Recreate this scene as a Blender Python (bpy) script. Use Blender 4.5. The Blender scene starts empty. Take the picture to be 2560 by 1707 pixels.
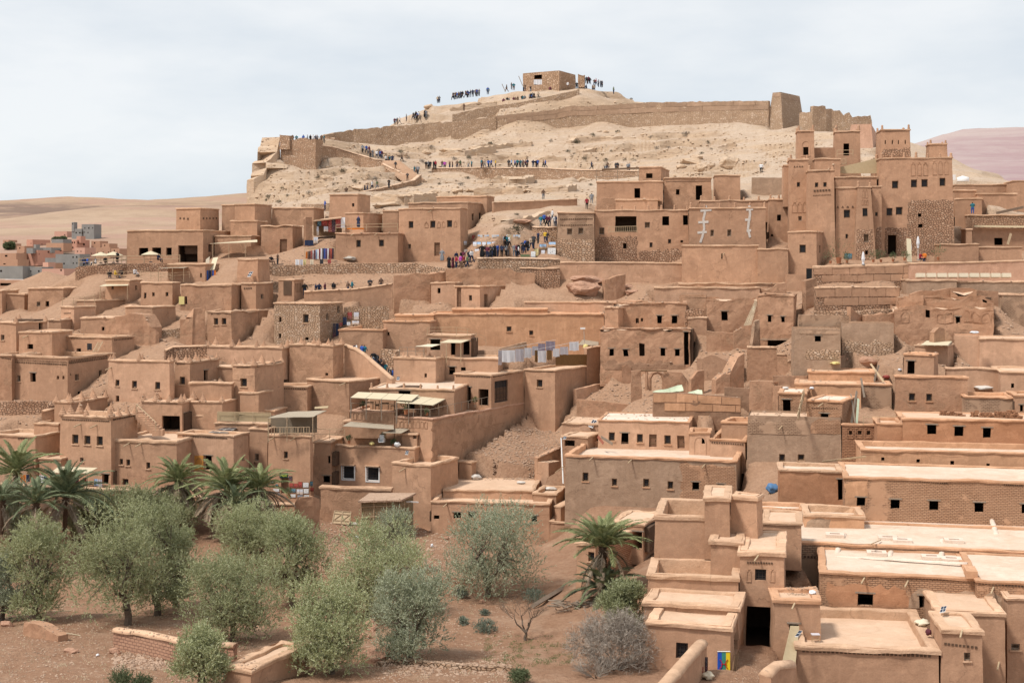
import bpy,bmesh,math,random
import numpy as np
from mathutils import Vector,Matrix,noise
R=math.radians
random.seed(7)
# ------------------------------------------------------------------ camera,sky,sun,exposure
F,CX,HZ,CZ=3400.0,1280.0,660.0,25.0        # focal length in photo pixels,optical axis,horizon row,camera height above the gardens
scn=bpy.context.scene
cam=bpy.data.cameras.new('camera'); cam_o=bpy.data.objects.new('camera',cam); scn.collection.objects.link(cam_o)
cam_o.location=(0,0,CZ); cam_o.rotation_euler=(R(90),0,0)
cam.sensor_width=36; cam.lens=36*F/2560; cam.shift_y=-(853.5-HZ)/2560
cam.clip_start=0.5; cam.clip_end=20000
scn.camera=cam_o
scn.view_settings.view_transform = 'Standard'; scn.view_settings.look = 'None'
scn.view_settings.gamma=1; scn.view_settings.exposure=0.42; scn.view_settings.use_curve_mapping=False
scn.cycles.max_bounces=5; scn.cycles.diffuse_bounces=2; scn.cycles.transparent_max_bounces=6
SUN_EL,SUN_AZ=58,-56                           # soft sun through thin cloud,from behind the camera's left shoulder
world = bpy.data.worlds.new('World'); scn.world = world; world.use_nodes = True
wn = world.node_tree.nodes; wl = world.node_tree.links
for n in list(wn): wn.remove(n)
def wnode(t, **k):
    n = wn.new(t)
    for a, b in k.items(): setattr(n, a, b)
    return n
sky = wnode('ShaderNodeTexSky', sky_type='NISHITA', sun_disc=False, sun_elevation=R(SUN_EL), sun_rotation=R(180 + SUN_AZ), air_density=1.0, dust_density=2.0, altitude=1200)
skys = wnode('ShaderNodeVectorMath', operation='SCALE'); skys.inputs['Scale'].default_value = 0.09
wl.new(sky.outputs[0], skys.inputs[0])
tc = wnode('ShaderNodeTexCoord'); mp = wnode('ShaderNodeMapping'); mp.inputs['Scale'].default_value = (1.0, 1.0, 3.2)
wl.new(tc.outputs['Generated'], mp.inputs[0])
nz = wnode('ShaderNodeTexNoise'); nz.inputs['Scale'].default_value = 2.3; nz.inputs['Detail'].default_value = 6; nz.inputs['Roughness'].default_value = 0.55
wl.new(mp.outputs[0], nz.inputs['Vector'])
rmp = wnode('ShaderNodeValToRGB')
rmp.color_ramp.elements[0].position = 0.36; rmp.color_ramp.elements[0].color = (0.505, 0.56, 0.615, 1)
rmp.color_ramp.elements[1].position = 0.60; rmp.color_ramp.elements[1].color = (0.70, 0.715, 0.725, 1)
wl.new(nz.outputs[0], rmp.inputs[0])
mx = wnode('ShaderNodeMix', data_type='RGBA'); mx.inputs[0].default_value = 0.9
wl.new(skys.outputs[0], mx.inputs[6]); wl.new(rmp.outputs[0], mx.inputs[7])
bg = wnode('ShaderNodeBackground'); bg.inputs[1].default_value = 1.0
wo = wnode('ShaderNodeOutputWorld'); wl.new(mx.outputs[2], bg.inputs[0]); wl.new(bg.outputs[0], wo.inputs[0])
sun = bpy.data.lights.new('sun', 'SUN'); sun.energy = 2.9; sun.angle = R(9); sun.color = (1, 0.95, 0.88)
sun_o = bpy.data.objects.new('sun', sun); scn.collection.objects.link(sun_o); sun_o.location = (0, 0, 200)
sun_o.rotation_euler = (R(90 - SUN_EL), 0, R(SUN_AZ))

# ------------------------------------------------------------------ survey: photo point + distance -> place on the ground
K640 = 640 / 2334
TILES = dict(A=(0, 480), B=(600, 150), C=(1200, 150), D=(1920, 200), E=(600, 480), F=(1080, 480), G=(1640, 480), H=(1920, 560), I=(0, 760), J=(480, 760),
             K=(960, 760), L=(1440, 720), M=(1920, 820), N=(0, 1060), O=(480, 1000), P=(960, 1000), Q=(1400, 1000), R=(1920, 1150), S=(0, 1277),
             U=(640, 1277), V=(1280, 1277), X=(1920, 1277), Z=(0, 480))
cur = [0, 0, K640]
def T(c):
    cur[0], cur[1] = TILES[c]; cur[2] = 300 / 2352 if c == 'Z' else K640
def px(x): return cur[0] + x * cur[2]
def py(y): return cur[1] + y * cur[2]
def W(sx, sy, D): return Vector(((sx - CX) / F * D, D, CZ - (sy - HZ) / F * D))
def at(x, y, D): return W(px(x), py(y), D)
_tabC = ([413, 501, 642, 737, 843, 961, 1094, 1245, 1300, 1400, 1640, 1707], [275, 235, 196, 186, 175.5, 165.5, 155.5, 144, 133, 115, 87, 81])
_tabR = ([413, 520, 650, 740, 860, 1000, 1130, 1300, 1560, 1707], [275, 215, 188, 170, 152, 136, 125, 110, 91, 81])
def DB(sx, sy):
    a = np.interp(sy, *_tabC); b = np.interp(sy, *_tabR); t = min(max((sx - 1550) / 400, 0), 1)
    return float(a + (b - a) * t)

# ------------------------------------------------------------------ object helpers
COL = scn.collection
def link(o): COL.objects.link(o); return o
def tag(o, label=None, cat=None, group=None, kind=None):
    if label: o['label'] = label
    if cat: o['category'] = cat
    if group: o['group'] = group
    if kind: o['kind'] = kind
    return o
def empty(name, loc, label, cat, group=None):
    o = link(bpy.data.objects.new(name, None)); o.location = loc; o.empty_display_size = 0.3
    return tag(o, label, cat, group)
class MB:
    """collects vertices, faces and metre-scaled UVs of ONE mesh"""
    def __init__(s): s.v = []; s.f = []; s.uv = []; s.mi = []
    def add(s, vs, fs, uvs=None, mi=0):
        o = len(s.v); s.v += [tuple(p) for p in vs]
        for k, f in enumerate(fs):
            s.f.append(tuple(i + o for i in f)); s.mi.append(mi)
            s.uv.append([uvs[i] for i in f] if uvs else [(vs[i][0] + vs[i][1] * .7, vs[i][2] + vs[i][1] * .3) for i in f])
    def box(s, c, h, M=None, mi=0):
        """box: centre c, half sizes h, optional 3x3 axes"""
        c = Vector(c); M = M or Matrix.Identity(3)
        vs = [c + M @ Vector((a * h[0], b * h[1], d * h[2])) for a in (-1, 1) for b in (-1, 1) for d in (-1, 1)]
        s.add(vs, [(0, 1, 3, 2), (4, 6, 7, 5), (0, 4, 5, 1), (2, 3, 7, 6), (0, 2, 6, 4), (1, 5, 7, 3)], mi=mi)
    def bar(s, a, b, r, r2=None, n=6, mi=0):
        a = Vector(a); b = Vector(b); r2 = r if r2 is None else r2; d = (b - a)
        if d.length < 1e-6: return
        q = d.normalized(); e1 = q.orthogonal().normalized(); e2 = q.cross(e1)
        vs = []
        for p, rr in ((a, r), (b, r2)):
            for k in range(n): t = 2 * math.pi * k / n; vs.append(p + e1 * (math.cos(t) * rr) + e2 * (math.sin(t) * rr))
        fs = [(k, (k + 1) % n, n + (k + 1) % n, n + k) for k in range(n)] + [tuple(range(n))[::-1], tuple(range(n, 2 * n))]
        s.add(vs, fs, mi=mi)
    def tube(s, pts, rad, n=6, mi=0):
        for i in range(len(pts) - 1): s.bar(pts[i], pts[i + 1], rad[i], rad[i + 1], n, mi)
    def mesh(s, name, mats, off=(0, 0, 0), smooth=False):
        me = bpy.data.meshes.new(name); ox, oy, oz = off
        me.from_pydata([(a - ox, b - oy, c - oz) for a, b, c in s.v], [], s.f)
        for m in (mats if isinstance(mats, (list, tuple)) else [mats]): me.materials.append(m)
        if any(s.mi): me.polygons.foreach_set('material_index', s.mi)
        uvl = me.uv_layers.new(name='UVMap'); flat = [c for f in s.uv for p in f for c in p]
        uvl.data.foreach_set('uv', flat)
        if smooth: me.polygons.foreach_set('use_smooth', [True] * len(me.polygons))
        me.update(); return me
    def build(s, name, mats, parent=None, off=None, smooth=False):
        if not s.f: return None
        if off is None: off = parent.matrix_basis.translation if parent and parent.parent is None else ((Vector(s.v[0])) if not parent else (0, 0, 0))
        o = link(bpy.data.objects.new(name, s.mesh(name, mats, off, smooth)))
        if parent: o.parent = parent
        else: o.location = off
        return o
def part(mb, name, mats, thing, sub=None, smooth=False):
    """a part of a thing (world-space vertices), or a sub-part under the part `sub` (whose own origin sits at the thing's)"""
    if not mb.f: return None
    o = link(bpy.data.objects.new(name, mb.mesh(name, mats, thing.location, smooth)))
    o.parent = sub if sub else thing
    return o
def vn(p, sc, amp):
    q = noise.noise_vector(Vector(p) * sc); return q * amp

# ------------------------------------------------------------------ procedural materials
M_ = {}
class NT:
    def __init__(s, name):
        s.m = bpy.data.materials.new(name); s.m.use_nodes = True; s.t = s.m.node_tree; s.n = s.t.nodes
        for x in list(s.n): s.n.remove(x)
        s.out = s.n.new('ShaderNodeOutputMaterial'); s.b = s.n.new('ShaderNodeBsdfPrincipled'); s.t.links.new(s.b.outputs[0], s.out.inputs[0])
        s.b.inputs['Specular IOR Level'].default_value = 0.15; M_[name] = s.m
    def N(s, t, ins=None, **k):
        x = s.n.new(t)
        for a, b in k.items(): setattr(x, a, b)
        for a, b in (ins or {}).items():
            if hasattr(b, 'is_linked') or hasattr(b, 'links'): s.t.links.new(b, x.inputs[a])
            else: x.inputs[a].default_value = b
        return x
    def pos(s): return s.N('ShaderNodeNewGeometry').outputs['Position']
    def uv(s): return s.N('ShaderNodeTexCoord').outputs['UV']
    def map(s, v, sc): return s.N('ShaderNodeMapping', {0: v, 'Scale': sc}).outputs[0]
    def noise(s, v, sc, det=3, ro=0.55, dist=0): return s.N('ShaderNodeTexNoise', {'Vector': v, 'Scale': sc, 'Detail': det, 'Roughness': ro, 'Distortion': dist}).outputs[0]
    def ramp(s, f, a, b, ca=(0, 0, 0, 1), cb=(1, 1, 1, 1)):
        r = s.N('ShaderNodeValToRGB', {0: f}); e = r.color_ramp.elements
        e[0].position = a; e[1].position = b; e[0].color = (*ca[:3], 1); e[1].color = (*cb[:3], 1); return r.outputs[0]
    def mix(s, f, a, b, mode='MIX'):
        x = s.N('ShaderNodeMix', data_type='RGBA', blend_type=mode)
        for i, v in ((0, f), (6, a), (7, b)):
            if hasattr(v, 'links'): s.t.links.new(v, x.inputs[i])
            else: x.inputs[i].default_value = (*v, 1) if isinstance(v, tuple) and len(v) == 3 else v
        return x.outputs[2]
    def math(s, op, a, b=0.0):
        x = s.N('ShaderNodeMath', operation=op)
        for i, v in ((0, a), (1, b)):
            if hasattr(v, 'links'): s.t.links.new(v, x.inputs[i])
            else: x.inputs[i].default_value = v
        return x.outputs[0]
    def hsv(s, c, val): return s.N('ShaderNodeHueSaturation', {'Color': c, 'Value': val}).outputs[0]
    def rnd(s, a, b):
        return s.N('ShaderNodeMapRange', {0: s.N('ShaderNodeObjectInfo').outputs['Random'], 3: a, 4: b}).outputs[0]
    def bump(s, h, st, d): s.t.links.new(s.N('ShaderNodeBump', {'Height': h, 'Strength': st, 'Distance': d}).outputs[0], s.b.inputs['Normal'])
    def col(s, c, rough=0.9):
        if hasattr(c, 'links'): s.t.links.new(c, s.b.inputs['Base Color'])
        else: s.b.inputs['Base Color'].default_value = (*c, 1)
        s.b.inputs['Roughness'].default_value = rough; return s.m
WS = lambda c: (min(.8, c[0] * 1.035), c[1] * .985, c[2] * .945)
def mud(name, c1, c2, worn=0.0, wc=(0.345, 0.215, 0.14), bump=0.5, streak=0.35):
    c1, c2, wc = WS(c1), WS(c2), WS(wc); t = NT(name); p = t.pos(); big = t.noise(p, 0.22, 4); med = t.noise(p, 1.4, 4, 0.6); fine = t.noise(p, 9, 4, 0.7)
    c = t.mix(t.ramp(big, .35, .65), c1, c2)
    c = t.mix(t.math('MULTIPLY', t.ramp(med, .35, .75), 0.42), c, tuple(v * 0.70 for v in c1))
    st = t.ramp(t.noise(t.map(t.uv(), (2.2, 0.22, 1)), 1.0, 4, 0.65), .50, .72)
    c = t.mix(t.math('MULTIPLY', st, streak), c, tuple(v * 1.22 for v in c2))
    c = t.mix(t.math('MULTIPLY', t.ramp(fine, .30, .75), 0.30), c, tuple(v * 0.52 for v in c1))
    c = t.mix(t.math('MULTIPLY', t.ramp(t.noise(p, .6, 7, .7, .5), .52, .64), .36), c, tuple(min(.8, v * 1.28) for v in c2)); c = t.mix(t.math('MULTIPLY', t.ramp(t.noise(p, .42, 7, .7, .9), .53, .65), .42), c, tuple(v * .70 for v in c1))
    cr = t.N('ShaderNodeTexVoronoi', {'Vector': t.N('ShaderNodeVectorMath', {0: p, 1: t.N('ShaderNodeVectorMath', {0: t.N('ShaderNodeTexNoise', {'Vector': p, 'Scale': 1.1, 'Detail': 4.0}).outputs[1], 'Scale': 1.5}, operation='SCALE').outputs[0]}, operation='ADD').outputs[0], 'Scale': .34}, feature='DISTANCE_TO_EDGE').outputs[0]
    crk = t.math('MULTIPLY', t.ramp(cr, .0, .018, (1, 1, 1), (0, 0, 0)), t.ramp(t.noise(p, .5, 3), .50, .62)); c = t.mix(t.math('MULTIPLY', crk, .55), c, tuple(v * .4 for v in c1))
    h = t.math('ADD', t.math('MULTIPLY', med, 1.0), t.math('MULTIPLY', fine, 0.35))
    if worn:
        w = t.ramp(t.noise(p, 0.55, 9, 0.68, 0.8), 0.60 - worn * .16, 0.63 - worn * .16)
        course = t.N('ShaderNodeTexBrick', {'Vector': t.uv(), 'Color1': (*wc, 1), 'Color2': (wc[0] * 1.2, wc[1] * 1.2, wc[2] * 1.2, 1), 'Mortar': (wc[0] * .62, wc[1] * .62, wc[2] * .62, 1), 'Scale': 1.0, 'Mortar Size': 0.018, 'Brick Width': 0.42, 'Row Height': 0.17})
        c = t.mix(w, c, t.mix(t.ramp(fine, .3, .7), course.outputs[0], wc)); h = t.math('SUBTRACT', h, t.math('MULTIPLY', w, 0.12))
    c = t.hsv(c, t.rnd(0.90, 1.10)); t.bump(h, bump, 0.09); return t.col(c, 0.95)
mud('mud', (0.425, 0.262, 0.172), (0.475, 0.30, 0.20))
mud('mud_light', (0.50, 0.315, 0.21), (0.545, 0.355, 0.245))
mud('mud_ochre', (0.50, 0.29, 0.172), (0.55, 0.335, 0.21), streak=0.55)
mud('mud_grey', (0.36, 0.25, 0.175), (0.405, 0.29, 0.21), bump=0.9)
mud('mud_pink', (0.50, 0.31, 0.22), (0.56, 0.37, 0.275))
mud('mud_orange', (0.40, 0.205, 0.115), (0.47, 0.265, 0.16), bump=0.6, streak=0.1)
mud('mud_worn', (0.42, 0.258, 0.17), (0.465, 0.295, 0.195), worn=0.55, bump=0.8)
mud('mud_ruin', (0.40, 0.235, 0.15), (0.455, 0.285, 0.19), worn=0.3, bump=1.0, streak=0.25)
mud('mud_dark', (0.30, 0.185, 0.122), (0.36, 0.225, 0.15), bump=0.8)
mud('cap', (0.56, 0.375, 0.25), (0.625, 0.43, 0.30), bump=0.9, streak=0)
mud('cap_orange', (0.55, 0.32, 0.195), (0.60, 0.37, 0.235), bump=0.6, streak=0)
mud('interior_shade', (0.10, 0.065, 0.045), (0.13, 0.085, 0.06), streak=0)  # near-black tone puts the indoor shade into the room surfaces
def roofm(name, c1, c2, c3):
    c1, c2, c3 = WS(c1), WS(c2), WS(c3); t = NT(name); p = t.pos(); big = t.noise(p, 0.35, 5, 0.6, 0.6); med = t.noise(p, 2.2, 5, 0.65)
    c = t.mix(t.ramp(big, .36, .62), c1, c2); c = t.mix(t.math('MULTIPLY', t.ramp(med, .5, .8), .6), c, c3)
    c = t.mix(t.math('MULTIPLY', t.ramp(t.noise(p, 14, 3), .45, .8), .35), c, tuple(v * .58 for v in c1)); c = t.mix(t.math('MULTIPLY', t.ramp(t.noise(p, .9, 7, .7, 1.2), .52, .66), .38), c, tuple(v * .74 for v in c1)); c = t.mix(t.math('MULTIPLY', t.ramp(t.noise(p, .55, 6, .65, .7), .56, .64), .4), c, tuple(min(.8, v * 1.12) for v in c2))
    t.bump(t.math('ADD', med, t.math('MULTIPLY', t.noise(p, 10, 3), .4)), .5, 0.06); t.col(c, .95)
roofm('roof_sand', (0.56, 0.40, 0.285), (0.62, 0.46, 0.34), (0.50, 0.34, 0.23))
roofm('roof_white', (0.57, 0.445, 0.345), (0.64, 0.545, 0.455), (0.53, 0.39, 0.29))
roofm('roof_lime', (0.64, 0.525, 0.435), (0.69, 0.60, 0.52), (0.60, 0.45, 0.345))
def stone(name, cols, mortar, sx=3.0, sy=5.0, bump=1.0):
    cols = [WS(c) for c in cols]; mortar = WS(mortar); t = NT(name); v = t.map(t.uv(), (sx, sy, 1)); p = t.pos()
    v = t.N('ShaderNodeVectorMath', {0: v, 1: t.N('ShaderNodeVectorMath', {0: t.N('ShaderNodeTexNoise', {'Vector': v, 'Scale': 1.1}).outputs[1], 'Scale': 0.3}, operation='SCALE').outputs[0]}, operation='ADD').outputs[0]
    vo = t.N('ShaderNodeTexVoronoi', {'Vector': v, 'Scale': 1.0}, voronoi_dimensions='2D'); ve = t.N('ShaderNodeTexVoronoi', {'Vector': v, 'Scale': 1.0}, voronoi_dimensions='2D', feature='DISTANCE_TO_EDGE')
    r = t.N('ShaderNodeSeparateColor', {0: vo.outputs['Color']}).outputs[0]
    c = t.mix(t.ramp(r, 0.1, 0.9), cols[0], cols[1]); c = t.mix(t.ramp(r, .8, .83), c, cols[2])
    c = t.mix(t.math('MULTIPLY', t.ramp(t.noise(p, 7, 3), .4, .8), .35), c, tuple(x * .6 for x in cols[0]))
    e = t.ramp(ve.outputs[0], 0.0, 0.16); c = t.mix(e, mortar, c); c = t.mix(t.math('MULTIPLY', t.ramp(t.noise(p, .5, 5), .4, .7), .2), c, mortar)
    t.bump(t.math('ADD', e, t.math('MULTIPLY', r, .6)), bump, 0.11); return t.col(c, .95)
stone('stone', ((0.48, 0.32, 0.215), (0.58, 0.41, 0.29), (0.64, 0.49, 0.37)), (0.265, 0.168, 0.108), 2.5, 3.7, 1.0)
stone('stone_red', ((0.40, 0.245, 0.162), (0.49, 0.315, 0.215), (0.54, 0.37, 0.265)), (0.225, 0.138, 0.09), 2.9, 4.0, 1.0)
stone('stone_pale', ((0.48, 0.335, 0.23), (0.57, 0.415, 0.30), (0.63, 0.49, 0.375)), (0.27, 0.175, 0.113), 2.9, 5.2, 1.0)
stone('rampart', ((0.46, 0.33, 0.23), (0.55, 0.41, 0.295), (0.60, 0.47, 0.36)), (0.33, 0.228, 0.152), 2.1, 3.2, .9)
stone('fort_stone', ((0.46, 0.31, 0.205), (0.56, 0.39, 0.27), (0.62, 0.46, 0.335)), (0.28, 0.18, 0.115), 2.0, 3.0, .9)
def brick(name, c1, c2, mo, bw=.34, rh=.135, plaster=0.0):
    c1, c2, mo = WS(c1), WS(c2), WS(mo); t = NT(name); p = t.pos(); uv = t.uv()
    wob = t.N('ShaderNodeVectorMath', {0: t.N('ShaderNodeTexNoise', {'Vector': uv, 'Scale': 1.6, 'Detail': 2.0}).outputs[1], 'Scale': 0.09}, operation='SCALE').outputs[0]
    v = t.N('ShaderNodeVectorMath', {0: uv, 1: wob}, operation='ADD').outputs[0]
    b = t.N('ShaderNodeTexBrick', {'Vector': v, 'Color1': (*c1, 1), 'Color2': (*c2, 1), 'Mortar': (*mo, 1), 'Scale': 1.0, 'Mortar Size': 0.024, 'Mortar Smooth': 0.3, 'Bias': -.1, 'Brick Width': bw, 'Row Height': rh})
    c = t.mix(t.math('MULTIPLY', t.ramp(t.noise(p, 5, 4), .35, .75), .45), b.outputs[0], tuple(x * .62 for x in c1))
    c = t.mix(t.math('MULTIPLY', t.ramp(t.noise(p, .5, 4), .40, .65), .3), c, c2); h = t.math('SUBTRACT', 1.0, b.outputs[1])
    if plaster:
        w = t.ramp(t.noise(p, .45, 5, .6), .60 - plaster * .25, .66 - plaster * .25); c = t.mix(w, c, t.mix(t.noise(p, 2, 4), c1, c2)); h = t.math('MAXIMUM', h, w)
    h = t.math('ADD', h, t.math('MULTIPLY', t.noise(p, 8, 3), .5)); t.bump(h, .9, .05); return t.col(t.hsv(c, t.rnd(.95, 1.05)), .95)
brick('brick', (0.40, 0.235, 0.145), (0.48, 0.30, 0.195), (0.19, 0.115, 0.075), plaster=.15)
brick('brick_red', (0.36, 0.19, 0.112), (0.45, 0.255, 0.155), (0.16, 0.09, 0.055), .40, .16)
brick('brick_grey', (0.36, 0.245, 0.17), (0.43, 0.30, 0.21), (0.17, 0.11, 0.075), .36, .15, .5)
brick('adobe_wall', (0.40, 0.235, 0.165), (0.47, 0.29, 0.205), (0.15, 0.085, 0.06), .42, .21)
def plain(name, c, rough=.8, var=.12, sc=3.0, metal=0, bump=0.0):
    t = NT(name); n = t.noise(t.pos(), sc, 4, .6); cc = t.mix(n, tuple(v * (1 - var * 2) for v in c), tuple(min(1, v * (1 + var)) for v in c))
    if bump: t.bump(n, bump, .03)
    t.b.inputs['Metallic'].default_value = metal; return t.col(cc, rough)
plain('wood', (0.23, 0.14, 0.08), .8, .25, 6); plain('wood_pale', (0.50, 0.37, 0.235), .8, .2, 5); plain('wood_door', (0.21, 0.115, 0.07), .7, .2, 5)
plain('door_yellow', (0.50, 0.235, 0.06), .6, .15); plain('door_red', (0.33, 0.115, 0.075), .7, .15); plain('glass', (0.035, 0.037, 0.042), .25, .3, .8)
plain('iron', (0.055, 0.042, 0.036), .6, .3); plain('iron_rust', (0.15, 0.07, 0.045), .8, .3); plain('white_paint', (0.74, 0.73, 0.71), .7, .05)
plain('plaster_white', (0.60, 0.55, 0.50), .9, .15); plain('tube_metal', (0.42, 0.38, 0.33), .5, .1); plain('solar', (0.035, 0.045, 0.07), .15, .2)
plain('cream_cloth', (0.66, 0.57, 0.43), .95, .08); plain('rail_wood', (0.47, 0.34, 0.22), .85, .2, 8); plain('wood_grey', (0.30, 0.235, 0.18), .9, .25, 6)
plain('white_cloth', (0.72, 0.72, 0.74), .95, .06); plain('mauve_cloth', (0.34, 0.29, 0.35), .95, .1); plain('pale_cloth', (0.56, 0.53, 0.56), .95, .08)
plain('tarp_brown', (0.225, 0.125, 0.05), .85, .2, 4); plain('tarp_green', (0.55, 0.60, 0.43), .7, .12); plain('tarp_blue', (0.10, 0.20, 0.36), .6, .2); plain('plastic_white', (0.72, 0.73, 0.73), .5, .06)
plain('concrete', (0.265, 0.255, 0.24), .95, .14, .3); plain('salmon', (0.54, 0.285, 0.205), .9, .1, .15); plain('salmon_pale', (0.56, 0.33, 0.25), .9, .1, .15); plain('town_mud', (0.46, 0.27, 0.18), .95, .1, .5)
plain('yellow', (0.75, 0.55, 0.05), .6, .05); plain('terracotta', (0.40, 0.16, 0.08), .8, .1); plain('black', (0.02, 0.02, 0.021), .8, .2); plain('water_tank', (0.76, 0.76, 0.75), .4, .04); plain('yellow_jar', (0.62, 0.52, 0.22), .6, .05)
def reed(name, c1, c2, freq=26):
    t = NT(name); w = t.N('ShaderNodeTexWave', {'Vector': t.uv(), 'Scale': freq / 6.28, 'Distortion': 1.2, 'Detail': 2.0, 'Detail Scale': 1.5}, wave_type='BANDS', bands_direction='X')
    n = t.noise(t.pos(), 3, 4); c = t.mix(w.outputs[0], c1, c2); c = t.mix(t.math('MULTIPLY', n, .5), c, tuple(v * .75 for v in c1)); t.bump(w.outputs[0], .5, .02); t.col(c, .9)
reed('reed', (0.36, 0.26, 0.15), (0.60, 0.49, 0.32)); reed('reed_grey', (0.33, 0.27, 0.20), (0.52, 0.44, 0.34)); reed('reed_pale', (0.56, 0.47, 0.32), (0.68, 0.59, 0.43), 12)
def leafm(name, cols, trans=.25, rough=.6):
    t = NT(name); r = t.N('ShaderNodeNewGeometry').outputs['Random Per Island']; rr = t.N('ShaderNodeValToRGB', {0: r}); e = rr.color_ramp.elements
    while len(e) < len(cols): e.new(.5)
    for i, c in enumerate(cols): e[i].position = i / (len(cols) - 1); e[i].color = (*c, 1)
    c = t.hsv(rr.outputs[0], t.rnd(.88, 1.12)); t.col(c, rough); tl = t.N('ShaderNodeBsdfTranslucent', {0: c}); ms = t.N('ShaderNodeMixShader', {0: trans})
    t.t.links.new(t.b.outputs[0], ms.inputs[1]); t.t.links.new(tl.outputs[0], ms.inputs[2]); t.t.links.new(ms.outputs[0], t.out.inputs[0])
leafm('olive_leaf', [(0.20, 0.215, 0.095), (0.315, 0.33, 0.165), (0.40, 0.415, 0.23), (0.52, 0.53, 0.35)])
leafm('olive_leaf_grey', [(0.205, 0.225, 0.13), (0.32, 0.34, 0.215), (0.41, 0.43, 0.295), (0.52, 0.54, 0.41)])
leafm('palm_leaf', [(0.14, 0.165, 0.065), (0.22, 0.245, 0.11), (0.31, 0.325, 0.16), (0.40, 0.40, 0.22)], .2)
leafm('palm_leaf_dark', [(0.095, 0.12, 0.065), (0.16, 0.185, 0.10), (0.24, 0.265, 0.155)], .15)
leafm('palm_dead', [(0.22, 0.155, 0.10), (0.34, 0.255, 0.175), (0.45, 0.36, 0.27)], .1, .9)
leafm('shrub_leaf', [(0.08, 0.105, 0.05), (0.13, 0.16, 0.08), (0.2, 0.22, 0.12)]); leafm('sage_leaf', [(0.13, 0.16, 0.11), (0.21, 0.24, 0.18), (0.29, 0.32, 0.26)])
leafm('dry_twig', [(0.20, 0.165, 0.13), (0.30, 0.25, 0.205), (0.40, 0.35, 0.30)], 0, .95); leafm('grass_leaf', [(0.09, 0.13, 0.045), (0.15, 0.19, 0.07), (0.26, 0.24, 0.12)])
leafm('scrub_leaf', [(0.06, 0.055, 0.035), (0.10, 0.09, 0.055), (0.17, 0.145, 0.09)], .05)
plain('bark', (0.16, 0.12, 0.09), .95, .3, 9, bump=.8); plain('palm_trunk', (0.12, 0.08, 0.055), .95, .35, 10, bump=1); plain('bark_grey', (0.27, 0.235, 0.21), .95, .25, 8)
def ground_mat():
    """hillside: pale limestone scree with ledges above,red earth in the gardens below,paler swept earth on the lanes"""
    t=NT('hillside'); p=t.pos(); z=t.N('ShaderNodeSeparateXYZ',{0: p}).outputs[2]
    big=t.noise(p,.07,5,.6); med=t.noise(p,.55,6,.65); fine=t.noise(p,3.2,5,.7); vfine=t.noise(p,11,4,.7)
    hill=t.mix(t.ramp(big,.38,.62),(0.47,0.345,0.25),(0.54,0.42,0.32)); hill=t.mix(t.ramp(med,.48,.70),hill,(0.58,0.46,0.355))
    band=t.noise(t.map(p,(.05,.05,.75)),1.0,4,.6); hill=t.mix(t.math('MULTIPLY',t.ramp(band,.52,.60),.5),hill,(0.56,0.40,0.265))
    hill=t.mix(t.math('MULTIPLY',t.ramp(fine,.46,.70),.6),hill,(0.36,0.25,0.17)); hill=t.mix(t.math('MULTIPLY',t.ramp(t.noise(p,1.2,6,.75),.50,.66),.5),hill,(0.40,0.28,0.19))
    red=t.mix(t.ramp(med,.35,.65),(0.315,0.175,0.105),(0.385,0.23,0.147)); red=t.mix(t.math('MULTIPLY',t.ramp(fine,.40,.68),.65),red,(0.215,0.112,0.066))
    red=t.mix(t.math('MULTIPLY',t.ramp(t.noise(p,.25,6,.7),.52,.68),.5),red,(0.47,0.325,0.225))
    lane=t.mix(t.ramp(med,.3,.7),(0.40,0.238,0.15),(0.465,0.292,0.192)); lane=t.mix(t.math('MULTIPLY',t.ramp(fine,.40,.66),.6),lane,(0.285,0.168,0.105))
    zz=t.math('ADD',z,t.math('MULTIPLY',t.math('SUBTRACT',big,.5),8)); f1=t.N('ShaderNodeMapRange',{0: zz,1: 1.5,2: 6.0}).outputs[0]; f2=t.N('ShaderNodeMapRange',{0: zz,1: 28.0,2: 35.0}).outputs[0]
    c=t.mix(f1,red,lane); c=t.mix(f2,c,hill); c=t.mix(t.math('MULTIPLY',t.ramp(vfine,.45,.8),.35),c,(0.24,0.16,0.11))
    nzz=t.N('ShaderNodeSeparateXYZ',{0: t.N('ShaderNodeNewGeometry').outputs['Normal']}).outputs[2]; rk=t.math('MULTIPLY',t.ramp(nzz,.70,.84,(1,1,1),(0,0,0)),f2); rock=t.mix(t.ramp(t.noise(t.map(p,(.3,.3,2.2)),1.0,5,.65),.38,.62),(0.50,0.36,0.245),(0.37,0.255,0.17)); c=t.mix(t.math('MULTIPLY',rk,.85),c,rock)
    t.bump(t.math('ADD',t.math('ADD',med,t.math('MULTIPLY',fine,.5)),t.math('MULTIPLY',vfine,.25)),1.0,.35); t.col(c,.97)
ground_mat()
def rockm(name,c1,c2,c3):
    t=NT(name); p=t.pos(); a=t.noise(t.map(p,(.5,.5,2.0)),.8,5,.6); b=t.noise(p,3,5,.7)
    c=t.mix(t.ramp(a,.35,.65),c1,c2); c=t.mix(t.math('MULTIPLY',t.ramp(b,.5,.8),.6),c,c3); t.bump(t.math('ADD',a,t.math('MULTIPLY',b,.6)),1.0,.3); t.col(c,.95)
rockm('limestone',(0.54,0.41,0.30),(0.55,0.39,0.26),(0.36,0.26,0.185)); rockm('red_rock',(0.43,0.245,0.165),(0.48,0.29,0.20),(0.25,0.14,0.09)); rockm('rubble',(0.40,0.27,0.19),(0.50,0.35,0.255),(0.24,0.155,0.105))
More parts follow.
